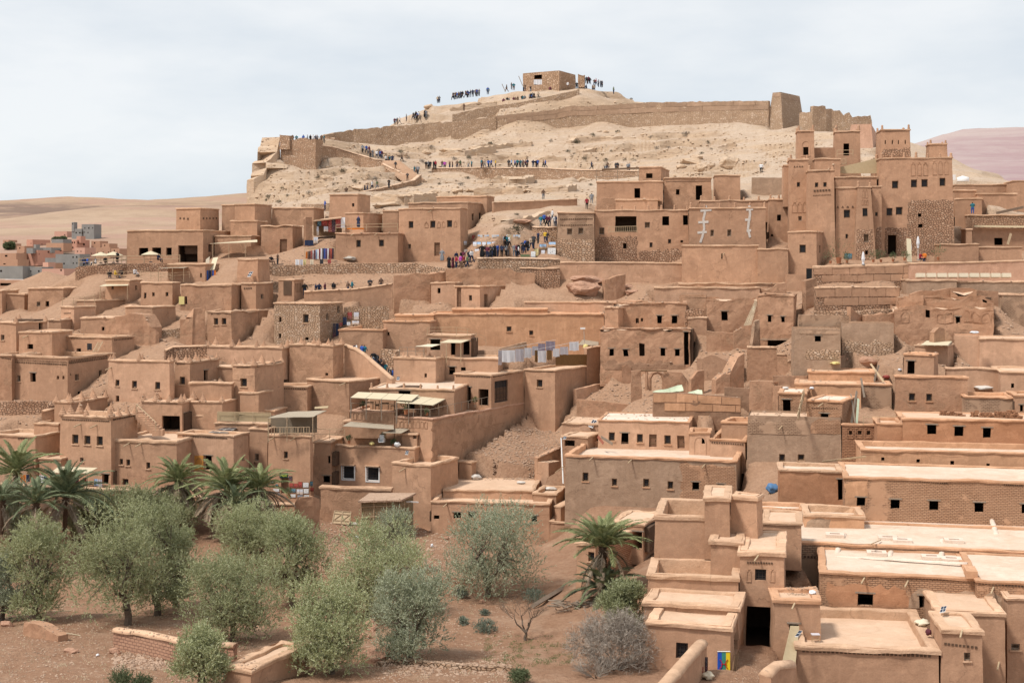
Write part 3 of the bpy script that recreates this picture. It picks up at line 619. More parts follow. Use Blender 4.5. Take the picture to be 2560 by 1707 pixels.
house('brick_row_house', 'long brick house with a row of five square dark windows and a chalky roof',mat='brick')
vol(690,2640,None,205,560,109,-11,d=8.5,cap='cap_orange',roof='roof_white',p=.14,cw=.4,win=[(810,340,886,417, 'o'),(1115,360,1200,442, 'o'),(1470,372,1556,455, 'o'),(1885,388,1968,476, 'o'),(2315,402,2400,486, 'o')],
    patch=[(692,150,905,415, 'mud_ochre',.08)],dent=[(730,155,900,172,8),(1380,192,1640,212,13),(2150,222,2330,235,9)])
house('rust_wall_house', 'rust-orange plastered house with a tall black door slot at its corner',mat='mud_orange')
vol(105,690,None,95,420,114.5,-9,yr=25,cap='cap',roof='roof_white',p=.3,cw=.4,win=[(640,175,688,365, 'o')])
house('tub_roof_annex', 'small annex with a thick rounded parapet like a tub, holding a pale roof',mat='mud_ochre')
vol(335,880,930,500,610,107,-9,yr=378,cap='cap',roof='roof_white',p=.5,cw=.45,ch=.28,rough=1.4,patch=[(335,520,580,610, 'mud_grey',.06)])
house('rubble_yard_wall', 'low stony yard wall with an orange coping below the rust-orange house', 'wall', 'stone_red')
vol(-150,330,None,445,600,110.5,-12,d=3,cap='cap_orange',roof='roof_lime',p=.3)
T('X')
house('passage_shop', 'small mud house beside the dark passage, a white rag on its roof',mat='mud')
vol(48,480,None,808,1245,86.3,-7,yr=700,cap='cap_orange',ch=.28,cw=.45,p=.25,rough=1.4,sp=[(250,838)],win=[(190,1030,275,1160, 'o')])
T('Q')
house('gate_tower_house', 'smooth mud gate house with stacked rounded towers and an empty open-topped room',mat='mud')
vol(1625,2052,None,1385,2420,89.5,-12,d=7.5,cap='cap',ch=.34,ov=.16,cw=.5,p=.1,rough=1.2,bat=.015,win=[(1775,1545,1880,1645, 'a'),(1693,1890,1958,2290, 'O')],dent=[(1690,1480,1945,1488,10)],niche=[(1700,1545,1735,1650),(1925,1545,1955,1650)],sp=[(1815,1415)])
vol(1370,1660,None,1282,1700,92.0,-12,d=6,cap='cap',ch=.34,ov=.16,cw=.5,p=.1,rough=1.2,g=0)
vol(860,1545,None,1066,1700,94,-10,yr=905,cap='cap',ch=.3,cw=.5,p=1.4,rough=1.2)
vol(1315,1550,None,886,1300,93.8,-10,d=5,cap='cap',ch=.32,ov=.14,cw=.4,p=.1,rough=1.2,g=0)
vol(1545,1800,1855,878,1300,94.3,-24,cap='cap',ch=.32,ov=.14,cw=.4,p=.1,rough=1.2,bat=.03,g=0)
vol(1850,2200,None,1120,1400,97.5,-12,d=5,cap='cap',p=.1,rough=1.1,g=0)
T('V')
house('stepped_roof_house', 'stepped low house by the garden, a striped flag on its front wall',mat='mud')
vol(1235,1995,2112,1050,1455,82,-15,cap='cap',ch=.28,ov=.14,cw=.5,p=.2,rough=1.1,win=[(1495,1205,1602,1345, 'a'),(2028,1140,2058,1300, 'd')])
vol(1205,2065,2118,872,1000,85.2,-15,d=5,cap='cap',ch=.28,ov=.14,cw=.5,p=.16,rough=1.1,g=0)
vol(1240,2066,None,602,800,89.2,-10,d=5,cap='cap',ch=.3,ov=.12,cw=.45,p=.95,rough=1.1,g=0)
house('palm_side_house', 'tumbledown house behind the palm with a brick gable wall and a gaping loft',mat='mud')
vol(585,760,1290,300,715,107,-32,cap='cap',ch=.3,cw=.5,p=.12,rough=2,mat='mud',win=[(690,378,748,462, 'g'),(1120,492,1190,592, 'o')],patch=[(800,330,1285,600, 'brick_red',.1)])
vol(880,1200,None,120,360,112,-22,d=6,cap='cap',ch=.28,cw=.5,p=.08,rough=2,win=[(1030,190,1190,340, 'o')],g=0)
# ---- middle right
T('Q')
house('long_grey_house', 'long grey-brown plastered house with small grilled windows and half a bare brick front',mat='mud_grey')
vol(45,1612,1690,548,1010,130,-14,d=11,dmax=11,cap='cap_orange',roof='roof_white',p=.6,cw=.45,ch=.24,win=[(200,660,254,740),(472,715,518,782),(755,718,810,792),(980,740,1032,812),(1208,748,1268,817, 'o'),(1440,765,1502,828, 'o')],patch=[(1090,545,1612,900, 'brick',.3)],sp=[(305,520),(655,545),(1325,588)])
vol(1465,1786,1872,205,880,139,-22,cap='cap_orange',p=.6,cw=.45,mat='mud',patch=[(1790,330,1870,800, 'brick_red',.2)],sp=[(1810,250)],g=0)
vol(1370,1690,1790,362,560,136,-16,cap='cap_orange',roof='roof_white',p=.5,cw=.35,mat='mud_light',dent=[(1375,385,1680,405,14)],g=0)
vol(1178,1372,None,292,560,137.5,-10,d=3.5,cap='cap_orange',p=.4,cw=.3,mat='mud_light',win=[(1295,350,1325,398, 'k')],niche=[(1228,335,1325,500, 'arch')],g=0)
vol(345,1182,1338,197,560,141,-11,d=7,dmax=7.5,cap='cap_orange',roof='roof_lime',p=.06,cw=.25,ch=.14,mat='mud_light',win=[(440,293,496,372),(555,300,621,402, 'o'),(700,308,756,386),(812,312,881,427, 'd'),(952,320,1012,402),(1070,325,1138,440, 'd')],g=0)
T('P')
house('patched_shed', 'ruinous flat shed with stones and a solar panel on its caved roof',mat='mud_ruin')
vol(1625,1860,1990,330,420,142,-25,d=8,p=.08,win=[(1645,368,1740,420, 'k')],rough=2)
vol(1625,1960,None,215,330,147,-14,d=6,p=.05,mat='mud_light',rough=2,g=0)
T('M')
house('three_window_house', 'rust-patched house with three black square windows and loose bricks along its roof',mat='mud_orange')
vol(1225,2640,None,845,1100,124.5,-10,d=6,cap='cap_orange',p=.1,win=[(1450,882,1535,968, 'o'),(1700,897,1784,986, 'o'),(1958,910,2036,1000, 'o')])
vol(995,1240,None,866,1060,127,-10,d=5,cap='cap_orange',p=.3,fin=('knob',2,0),g=0)
vol(852,2640,None,1142,1300,118.6,-10,d=6.2,cap='cap_orange',roof='roof_white',p=.5,cw=.4,mat='mud_ochre',win=[(1035,1178,1064,1208, 'k'),(1355,1195,1388,1226, 'k'),(1665,1210,1700,1246, 'k'),(1992,1233,2023,1263, 'k')])
house('ladder_brick_house', 'unfinished brick house with a plank ladder, zigzag frieze and dust on its roof',mat='brick')
vol(350,680,830,664,1010,132.5,-28,dmax=6,cap='cap_orange',roof='roof_lime',p=.12,win=[(475,780,551,850, 'o')],dent=[(390,730,640,735,12, 'dn')],sp=[(500,690)],g=0)
vol(95,352,None,592,830,138,-14,d=6,cap='cap_orange',roof='roof_lime',p=.1,win=[(135,652,206,812, 'o')],g=0)
vol(-190,670,None,815,1235,131.5,-13,d=5,mat='mud_grey',nocap=True,win=[(100,1148,153,1215),(272,1150,330,1206)],sp=[(130,895)],patch=[(-190,820,380,960, 'brick_grey',.2),(380,830,668,960, 'brick',.2)])
vol(676,995,None,876,1150,130.8,-10,d=.6,cap='cap_orange',mat='brick_red',win=[(735,935,765,972, 'k'),(815,935,850,970, 'k'),(898,935,932,972, 'k')],niche=[(722,890,775,1000),(803,890,855,1000),(888,890,940,1000)],g=0)
vol(668,1000,None,1005,1240,131.2,-10,d=4,mat='mud',nocap=True,win=[(740,1125,848,1240, 'o')])
house('twin_slab_house', 'ochre house of two stacked roof slabs behind the unfinished brick house',mat='mud_ochre')
vol(245,850,None,513,640,142,-13,yr=465,cap='cap_orange',roof='cap',p=.05,g=0)
vol(365,968,None,400,560,146,-13,d=5,cap='cap_orange',p=.1,g=0)
vol(850,1128,None,510,760,143,-12,d=4,cap='cap_orange',mat='brick_grey',p=.1)
house('stair_hut_house', 'square mud house with two grilled windows and a stair hut with a black doorway',mat='mud_ruin')
vol(1165,1826,1846,445,770,139,-11,yr=400,cap='cap_orange',p=.4,cw=.35,win=[(1283,593,1341,664),(1443,598,1497,668)])
vol(1235,1512,1551,240,470,143,-26,d=4,dmax=4,cap='cap_orange',p=.3,cw=.3,mat='mud',win=[(1270,300,1336,417, 'o')],g=0)
vol(1335,1642,1692,158,420,149,-28,d=6,dmax=6,cap='cap',mat='mud_light',p=.05,g=0)
house('ladder_path_house', 'broad blank mud walls behind a courtyard, a white sack on the top edge',mat='mud_light')
vol(1690,1927,None,72,380,152,-18,d=5,nocap=True)
vol(1925,2640,None,98,400,150,-12,d=6,cap='cap',p=.1)
vol(1625,2118,None,365,620,144.5,-8,d=.8,cap='cap',cw=.3)
vol(2120,2640,None,398,640,141,-12,d=7,cap='cap',p=.15,win=[(2215,505,2243,546, 'k')])
vol(1800,2250,None,628,780,135.5,-11,d=5,mat='brick_grey',cap='cap_orange',roof='roof_lime',p=.4)
vol(2255,2640,None,615,800,133.5,-11,d=5,mat='mud',cap='cap_orange',p=.3,win=[(2300,700,2328,760, 'o')])
# ---- upper right slope
T('H')
house('grey_window_house', 'grey mud house with a single black square window above pale stone footing',mat='mud_grey')
vol(238,662,None,955,1230,150,-8,d=5,nocap=True,win=[(428,1020,483,1071, 'o')],patch=[(340,1140,660,1230, 'stone_pale',.12),(240,955,660,1000, 'brick_grey',.1)])
house('grey_blank_house', 'blank grey-plastered wall with a ragged stone skirt beside the single-window house',mat='mud_grey')
vol(672,1152,None,905,1240,152.5,-10,d=5,nocap=True,patch=[(672,1060,1152,1200, 'stone_pale',.3)])
house('arcade_ruin', 'crumbling tall ruin with a band of blind arches and one black window', 'ruin', 'mud_ruin')
vol(1150,2062,2142,745,1180,157,-10,nocap=True,rough=4,win=[(1725,845,1763,906, 'o'),(1435,780,1478,850, 'k')],niche=[(1215,790,1277,885, 'arch'),(1545,790,1610,885, 'arch'),(1625,790,1692,885, 'arch'),(1795,790,1850,885, 'arch'),(1870,790,1932,885, 'arch'),(1950,790,2027,885, 'arch')])
vol(1430,2062,2122,655,800,160,-10,nocap=True,rough=4,win=[(1955,685,1998,710, 'k')],g=0)
vol(1190,1425,None,650,800,161,-10,d=4,nocap=True,rough=4,g=0)
vol(1670,1910,None,595,660,163,-10,d=3,nocap=True,rough=4,g=0)
house('coursed_brick_house', 'high coursed brick wall beside the crumbling arcade ruin',mat='brick_grey')
vol(2130,2640,None,640,960,165,-10,d=5,cap='cap',p=.1)
house('cushion_roof_house', 'flat-roofed house carrying a line of cream cushions',mat='mud_grey')
vol(1270,1722,None,508,640,172,-8,d=5.5,cap='cap',p=.08)
vol(1718,2640,None,522,660,171.5,-9,d=6,cap='cap',p=.06)
# ---- kasbah
T('D')
house('towered_kasbah', 'tallest building, a kasbah of clustered square towers with blind arcades and stone footings', 'kasbah', 'mud')
vol(1008,1700,None,703,1600,189,-7,d=10,win=[(1125,920,1184,991),(1305,908,1363,981),(1403,905,1464,977),(1575,893,1631,968),(1073,1167,1131,1238),(1162,1158,1224,1231),(1370,1218,1400,1249, 'o'),(1370,1315,1411,1346, 'o'),(1090,1415,1168,1590, 'o')],
    patch=[(1270,1090,1712,1640, 'stone_red',.06),(1060,1345,1268,1640, 'stone_red',.06)],niche=[(1308,755,1341,870),(1368,755,1400,868),(1425,755,1461,866),(1512,745,1546,862),(1568,740,1603,860),(1625,738,1659,858)],dent=[(1070,722,1640,705,36, 'tri')],fin=('knob',7,2,1.3),bat=.02)
vol(1025,1302,None,448,720,192.5,-7,d=5,win=[(1062,550,1073,586, 'k'),(1128,550,1138,586, 'k'),(1186,549,1196,585, 'k'),(1253,548,1263,584, 'k')],patch=[(1025,620,1302,700, 'stone_red',.1)],dent=[(1060,468,1260,464,22)],fin=('knob',2,1,1.3),bat=.03,g=0)
vol(1472,1637,None,578,700,193,-7,d=3,fin=('knob',2,1,1.1),bat=.03,g=0)
vol(780,985,1010,968,1640,185.5,-8,d=3.6,bat=.062,cw=.25,win=[(860,1167,923,1245),(875,1405,926,1477, 's'),(888,1555,916,1592, 'k')],niche=[(855,1000,885,1070),(897,1000,930,1070),(848,1092,868,1135, 'arch'),(882,1092,902,1135, 'arch'),(917,1092,935,1135, 'arch')],patch=[(795,1362,975,1640, 'stone_red',.05)],fin=('knob',2,0,1.3))
vol(942,1042,None,966,1640,187,-8,d=4,win=[(975,1205,1001,1241)],patch=[(975,1335,1060,1640, 'stone_red',.05)],g=0)
vol(612,818,None,977,1640,187.2,-8,d=5,win=[(690,1183,751,1258),(708,1405,731,1446)],dent=[(610,1158,800,1153,4, 'tri')])
vol(356,614,None,818,1600,187,-8,d=6,win=[(422,935,456,979),(507,932,541,976)],dent=[(400,838,575,834,11, 'dn'),(405,1052,580,1044,12, 'tri'),(408,1012,578,1003,6)],fin=('knob',2,1,1.3),bat=.015)
vol(190,378,None,718,1480,191,-8,d=6,win=[(262,932,293,976),(275,1242,308,1284, 's')],niche=[(220,1120,262,1207),(273,1118,306,1206),(321,1115,353,1205)],dent=[(225,790,330,788,4, 'tri')],fin=('knob',2,1,1.3),g=0)
vol(266,424,None,458,760,197,-8,d=4,win=[(320,612,370,686, 'k')],niche=[(308,560,378,690, 'arch')],dent=[(300,480,385,477,6, 'dn')],fin=('knob',2,1,1.2),bat=.02,g=0)
vol(606,846,None,460,800,198,-10,d=5,win=[(687,580,741,690, 'o')],dent=[(650,478,780,474,16)],fin=('knob',2,1,1.3),bat=.025,g=0)
vol(424,660,None,712,900,193.5,-8,d=4,g=0)
vol(424,612,None,616,740,199.5,-8,d=3,nocap=True,g=0)
vol(612,992,None,878,1000,191.5,-8,d=5,g=0)
vol(140,192,None,772,1080,194,-8,d=4,g=0)
T('G')
house('kasbah_gate_house', 'low house with a grilled window in front of the kasbah towers, beside potted palms',mat='mud')
vol(1200,1466,1592,355,760,182.5,-22,win=[(1305,481,1365,556),(1490,487,1504,558),(1533,475,1545,550)],p=.1)
vol(925,1206,None,515,770,182.8,-8,d=4,p=.5)
house('walled_yard_house', 'long blank mud wall with one slit and a spout, under the crack-patched house',mat='mud')
vol(238,932,None,483,740,184,-6,d=4,p=.5,win=[(594,562,606,610, 'k')],sp=[(625,560)])
house('crack_patched_house', 'plain facade with two white zigzag plaster repairs and knobs along the roofline',mat='mud')
vol(302,1002,1038,140,520,189.5,-6,d=8,win=[(497,345,528,404, 's'),(650,342,688,403, 's')],fin=('knob',6,0,1.2))
vol(1030,1206,None,62,500,195.5,-6,d=6,win=[(1103,207,1141,263, 'o'),(1045,385,1066,410, 'k')],fin=('knob',3,0,1.1),g=0)
vol(400,1206,None,72,200,199,-6,d=6,fin=('knob',7,0,1.1),g=0)
T('F')
house('balcony_house', 'long house with a shaded loggia, wooden balustrade and bare brick end over rough stone',mat='mud')
vol(1480,2342,None,160,640,194,-5,d=8,win=[(1520,325,1568,388, 's'),(1668,222,1864,366, 'o'),(1742,468,1773,516, 'k'),(1940,275,1988,329, 's'),(2102,222,2164,304, 'o'),(2292,213,2338,301, 'o'),(1983,460,2011,506),(2153,430,2183,471),(2268,440,2291,461, 'k')],patch=[(1480,400,1870,660, 'stone_red',.2),(1870,520,2340,660, 'stone_red',.3)],fin=('knob',8,0,1.1))
vol(1140,1482,None,182,640,192.5,-5,d=8,mat='brick_grey',win=[(1230,333,1279,391, 's'),(1335,327,1381,386, 's')],patch=[(1138,425,1486,650, 'stone',.06)],dent=[(1160,250,1470,245,18),(1160,305,1470,300,18)])
T('C')
house('hill_foot_house', 'house at the foot of the bare hill with one black door and a lean-to',mat='mud')
vol(1060,1672,None,1102,1400,205,-6,d=7,win=[(1408,1170,1461,1259, 'o')],patch=[(1060,1255,1235,1380, 'mud_worn',.1)])
vol(1235,1620,1692,1268,1400,200.5,-12,d=4,win=[(1625,1270,1655,1340, 'd')],g=0)
vol(1448,1650,1726,970,1110,213,-14,d=5,mat='mud_worn',win=[(1513,1035,1573,1079, 'k')],g=0)
house('tall_door_house', 'worn brick-topped house with a tall black doorway just below the boulders',mat='mud_worn')
vol(1678,2112,2142,1068,1360,207,-6,d=7,dmax=7,win=[(1785,1180,1818,1229, 'k'),(1968,1145,2026,1277, 'o')],dent=[(1690,1110,2110,1105,40)])
vol(2140,2375,None,1046,1330,212,-6,d=6,mat='mud')
T('D')
house('skyline_annexe', 'staggered low mud rooms climbing behind the kasbah, a white tank above them',mat='mud')
vol(1705,2228,None,950,1120,216,-2,d=6)
vol(2225,2640,None,912,1200,211,-8,d=6)
vol(1700,1902,None,1003,1120,207,-2,d=5)
vol(1905,2268,None,1032,1150,206,-3,d=5)
vol(1702,1952,None,1075,1370,202,-20,d=6)
house('straw_roof_house', 'low house with a square black window under straw drying on its roof edge',mat='mud')
vol(1862,2640,None,1352,1560,192,-6,d=7,win=[(2063,1440,2140,1506, 'o')],roof='reed')
vol(1840,2640,None,1225,1400,199,-5,d=4,mat='stone_red')
vol(1570,1922,None,1492,1760,183.5,-6,d=4,cw=.35,p=.3)
vol(1805,1862,None,1355,1500,190.5,-6,d=3,g=0)
T('H')
vol(1922,2318,None,205,360,185,-6,d=3,p=.3)
# ---- centre,behind the market
T('E')
house('market_side_house', 'big plain house with three grilled windows and a small dark door on the market lane',mat='mud')
vol(1440,2012,2082,142,640,196.5,-19,win=[(1533,267,1576,331),(1733,263,1779,328),(1887,258,1934,323),(1530,475,1558,518, 's'),(1770,462,1822,582, 'd')],niche=[(1685,275,1712,322),(1800,272,1824,320),(1843,268,1866,318),(1953,266,1976,316)],sp=[(1745,175)],p=.15)
vol(1530,2082,2262,88,640,203.5,-19,win=[(2118,197,2138,261),(2183,190,2206,254),(2070,425,2092,540, 'd')],p=.1,g=0)
vol(1790,2250,2322,32,300,209,-19,p=.1,g=0)
house('rail_terrace_house', 'low house with two grilled windows and a railed roof terrace next to the carpet stall',mat='mud')
vol(868,1442,None,372,640,195.5,-8,d=7,p=.1,cap='mud_light',win=[(1060,437,1101,504),(1268,435,1313,498)],sp=[(1040,385),(1255,380)])
vol(958,1125,1302,185,400,202.5,-22,p=.1,g=0)
vol(1300,1442,None,165,400,206,-8,d=4,p=.1,g=0)
house('cube_house', 'plain cube-shaped house with one tiny window under the scree slope',mat='mud')
vol(815,1072,1190,16,260,216,-18,win=[(1020,103,1043,136, 'g')],p=.1)
house('back_slope_house', 'worn windowless house between the cube-shaped house and the cafe',mat='mud_worn')
vol(290,672,None,140,300,213,-8,d=6)
vol(-50,135,292,106,330,209.5,-22,mat='mud',g=0)
house('arched_door_ruin', 'roofless mud room with a low wooden door and a lattice frieze', 'ruin', 'mud_ruin')
vol(190,482,None,305,590,203,-8,d=5,rough=2,cap='cap',win=[(362,430,427,556, 'd')],dent=[(285,318,470,315,14)])
T('A')
house('terrace_cafe', 'long cafe house with three wide dark windows and a tall timber gateway', 'cafe', 'mud')
vol(1155,1852,2122,343,660,199.5,-13,win=[(1263,510,1348,578, 'o'),(1383,507,1469,574, 'o'),(1515,508,1566,578, 'o'),(1625,488,1802,640, 'o'),(1900,477,1940,547, 'o')],p=.1)
house('vent_hole_house', 'windowless house with a line of round vent holes above the cafe',mat='mud')
vol(1605,1826,1998,142,360,208,-20,p=.1,dent=[(1625,240,1730,246,3),(1840,242,1990,240,5)])
vol(2020,2345,None,112,420,211.5,-8,d=6,p=.1,g=0)
vol(2100,2345,None,258,420,206,-8,d=5,mat='mud_worn',p=.1,g=0)
vol(1955,2290,None,395,560,202,-8,d=4,mat='mud_worn',p=.05,g=0)
T('E')
house('peeling_tower_house', 'square peeling house with a propped-open skylight panel, by the long stone wall',mat='mud_ruin')
vol(-25,165,272,608,860,183.5,-20,p=.1,rough=2)
vol(10,146,306,828,1060,179,-20,mat='mud',dent=[(30,880,110,876,4)],win=[(190,930,216,975, 's')],p=.1,g=0)
house('louvre_turret', 'small square turret with four tall vertical slots', 'turret', 'mud')
vol(350,492,582,793,990,180.5,-22,win=[(507,833,517,918, 'k'),(522,833,533,918, 'k'),(538,831,547,916, 'k'),(552,829,562,914, 'k')],p=.1)
T('A')
house('canopy_house', 'small house with a pole canopy and rails over its roof, below the stone cafe terrace',mat='mud')
vol(1530,1872,None,652,830,188.5,-10,d=5,win=[(1483,715,1530,790, 'd'),(1822,740,1838,780, 's')])
vol(1285,1572,1645,822,1040,181.5,-16,win=[(1310,918,1333,971),(1385,915,1409,951),(1508,913,1534,951)],p=.12)
vol(960,1182,1292,800,1040,185,-16,mat='mud_light',win=[(1235,852,1255,892, 'k'),(1015,855,1035,890, 's')],p=.1)
house('terrace_step_house', 'stepped house with a bamboo-railed roof and a white window in a pale frame',mat='mud_light')
vol(553,677,872,1042,1260,174.5,-24,win=[(600,1150,638,1216, 'w')],p=.1,dent=[(580,1106,650,1104,8)])
vol(700,872,1192,985,1140,180,-24,mat='mud',p=.1,win=[(1100,1075,1128,1104, 'k')],g=0)
house('striped_stone_house', 'square house with pale horizontal bands and two small windows above the ruins',mat='mud_worn')
vol(253,578,None,872,1090,188,-6,d=5,p=.05,win=[(333,1000,366,1042, 's'),(415,995,448,1043, 'k')],cap='cap')
house('valley_edge_house', 'shadowed low house at the frame edge below the grey town blocks',mat='mud')
vol(-60,222,None,925,1075,190,-6,d=5,win=[(25,1005,63,1075, 'd')])
vol(-80,18,None,895,1075,189,-6,d=5,g=0)
house('yellow_shutter_house', 'cracked mud house with an open yellow shutter',mat='mud_ruin')
vol(1648,2112,None,842,1080,177.5,-12,d=6,win=[(1686,952,1706,1022, 'k')],p=.06,rough=2)
house('sagging_roof_house', 'dark-sided house with a sagging slab roof among ruined walls',mat='mud')
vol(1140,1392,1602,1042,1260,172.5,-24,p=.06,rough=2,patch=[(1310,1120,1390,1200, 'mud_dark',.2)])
T('I')
house('crenel_corner_house', 'corner house with a small shutter window and a shadowed recess at the frame edge',mat='mud')
vol(-120,147,436,166,450,165.5,-22,win=[(8,280,39,330, 's'),(358,155,392,247, 'o')],p=.08,fin=('step',2,1,.9))
vol(172,474,None,252,430,162.5,-10,d=5,win=[(248,365,302,410, 'k')],sp=[(255,290)],p=.12,g=0)
house('low_tail_house', 'low blank house with a tiny square hole behind the frieze-banded house',mat='mud')
vol(735,1092,None,122,290,171,-10,d=5,win=[(925,208,950,242, 'k')],p=.05)
vol(440,556,None,140,260,172,-10,d=4,g=0)
house('frieze_kasbah_house', 'big mud house banded with a double frieze of holes, ladder leaning in its roof court',mat='mud')
vol(105,617,1050,482,890,155.5,-25,cap='cap',p=1.0,cw=.5,ch=.25,win=[(153,650,186,706, 's'),(273,628,323,710, 'o'),(515,655,536,686, 'k'),(567,655,586,686, 'k'),(685,640,719,694, 's'),(905,603,932,662),(710,798,746,832, 'k'),(865,778,900,820, 'k')],
    dent=[(115,528,610,552,30),(115,505,610,528,36, 'tri'),(630,540,985,490,22),(630,522,985,470,24, 'tri')],patch=[(0,870,430,1010, 'stone_red',.1)])
vol(-80,108,None,462,880,158,-10,d=8,mat='mud_ruin',dent=[(10,490,100,500,6)],g=0)
vol(370,1022,1226,300,500,163,-25,p=.5,cap='cap',dent=[(375,325,460,328,8, 'tri'),(640,310,880,310,16, 'tri'),(1040,330,1210,315,12, 'dn')],win=[(697,405,738,466, 'k')],g=0)
house('three_grille_house', 'pale broad house with three grilled windows and pinnacles along its back roof',mat='mud_light')
vol(985,1548,1592,518,900,152.5,-17,p=.15,win=[(1050,690,1086,748),(1203,700,1248,769),(1413,710,1461,779),(1055,835,1086,892, 'k')],fin=('step',3,1,.8),sp=[(1015,580)])
vol(1590,1731,2002,522,840,154,-24,p=.12,mat='mud',win=[(1637,663,1686,734),(1860,605,1897,697, 'o')],fin=('step',2,3,.8),dent=[(1605,548,1690,545,10),(1750,540,1990,495,22)])
vol(1940,2117,None,568,740,158.5,-10,d=3,p=.05,mat='mud',g=0)
vol(1730,2112,None,715,830,151.5,-8,d=.8,mat='mud')
T('J')
house('pinnacle_house', 'house with a square grilled window under flaking plaster and a crown of stepped pinnacles',mat='mud')
vol(365,572,836,556,840,151.5,-24,p=.25,win=[(443,678,499,753)],fin=('step',2,3,.9),dent=[(405,578,530,576,12),(590,570,820,520,20, 'tri')],patch=[(365,610,572,690, 'mud_worn',.2)])
vol(135,822,892,392,600,161.5,-17,p=.2,mat='mud_light',fin=('step',4,1,.9),g=0)
house('peeling_block_house', 'tall block with big peeled plaster patches and a stepped pinnacle at each corner',mat='mud_worn')
vol(885,1286,1386,372,760,160.5,-20,p=.2,fin=('step',4,1,.9),win=[(1213,628,1240,651, 'k')])
house('two_window_ruin_house', 'split old house with two barred windows and a flaking foot, near the stone tower house',mat='mud_worn')
vol(135,361,612,68,400,172.5,-24,p=.06,rough=2.5,win=[(198,128,238,191),(275,128,313,189),(213,343,233,366, 'k')],dent=[(170,92,330,88,20)])
vol(430,612,750,50,400,178,-24,p=.06,rough=2,mat='mud',g=0)
T('E')
house('stone_tower_house', 'stone-built tower house with a barred window and hanging carpets at its back corner',mat='stone_pale')
vol(308,731,942,1012,1400,172,-22,p=.06,cap='cap',roof='cap',win=[(350,1137,373,1184, 'k'),(573,1115,623,1194),(350,1290,373,1331, 'k'),(787,1108,809,1169, 's'),(890,1040,913,1106, 's'),(590,1325,625,1350, 'k')])
house('courtyard_wall_house', 'low walled court with jointed mud blocks beside the hanging carpets',mat='mud_worn')
vol(900,1302,None,1252,1430,167.5,-9,yr=1200,p=.6,cap='cap_orange',cw=.35)
vol(1305,1732,None,1175,1440,168.5,-8,d=6,p=.1,cap='cap_orange',win=[(1340,1277,1359,1308, 'k')])
vol(1415,1765,None,1115,1200,172,-8,d=4,p=.06,cap='cap_orange',mat='mud_ochre',g=0)
T('F')
house('long_ochre_house', 'long blank ochre house with two little windows, behind the washing lines',mat='mud_ochre')
vol(-22,1572,None,1108,1430,172,-1,d=7,p=.12,cap='cap_orange',roof='cap_orange',win=[(680,1225,724,1271),(885,1262,922,1306)])
vol(185,1052,None,1062,1160,175,-1,d=4,p=.06,cap='cap_orange',roof='cap',g=0)
vol(845,1655,None,1000,1130,178,-10,d=.7,p=.1,cap='cap',mat='mud_light',g=0)
house('annexe_two_door_house', 'pale house with three narrow doors below a broad sloping mud roof',mat='mud_light')
vol(206,437,942,856,1070,179.5,-26,p=.06,cap='cap',roof='cap',win=[(225,873,265,1048, 'd'),(335,940,364,992),(476,932,510,1048, 'd')])
vol(-10,212,None,822,1030,182.5,-12,d=5,p=.05,win=[(50,875,77,923, 'k')],g=0)
T('L')
house('five_opening_ruin', 'ruined two-storey front with a row of five black openings and a collapsed corner', 'ruin', 'mud_ruin')
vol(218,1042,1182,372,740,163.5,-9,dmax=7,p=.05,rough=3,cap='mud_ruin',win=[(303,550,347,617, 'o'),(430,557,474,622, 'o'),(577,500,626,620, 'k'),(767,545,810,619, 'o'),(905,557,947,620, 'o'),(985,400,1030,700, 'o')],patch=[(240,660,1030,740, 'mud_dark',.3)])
vol(340,1002,None,132,390,169.5,-6,d=5,p=.05,rough=3,cap='mud_ruin',win=[(545,275,571,322, 'k'),(590,273,610,304, 'k'),(740,250,784,322, 'o'),(870,250,918,322, 'o')],g=0)
vol(262,386,None,172,350,168,-20,d=4,p=.05,rough=2,g=0)
house('broken_tower_ruin', 'tall cracked mud tower with two small holes above a wide black opening', 'ruin', 'mud_ruin')
vol(1652,1988,2036,62,620,163.5,-16,dmax=6,p=.05,rough=3,cap='mud_ruin',win=[(1745,243,1779,306, 'o'),(1872,257,1905,309, 'o'),(1745,475,1922,592, 'o')],patch=[(1660,455,1985,475, 'mud_grey',.02)])
vol(1185,1660,None,92,420,167.5,-8,d=5,nocap=True,rough=3,win=[(1325,203,1379,292, 'o')])
vol(1025,1192,None,268,400,166,-8,d=3,p=.05,rough=2,g=0)
vol(940,1190,None,70,300,172,-8,d=4,mat='mud_worn',nocap=True,rough=2,g=0)
T('G')
house('rubble_top_house', 'long low roofline strewn with rubble and reeds under the terrace walls',mat='mud_light')
vol(-10,945,None,868,1010,176,-5,d=5,p=.05,cap='cap',rough=2)
vol(215,1190,None,830,960,180,-5,d=4,p=.05,mat='mud',rough=2,g=0)
house('brown_gate_block', 'blank mud block beside a tall dark metal gate',mat='mud')
vol(1195,1370,None,752,900,177.5,-8,d=4,nocap=True)
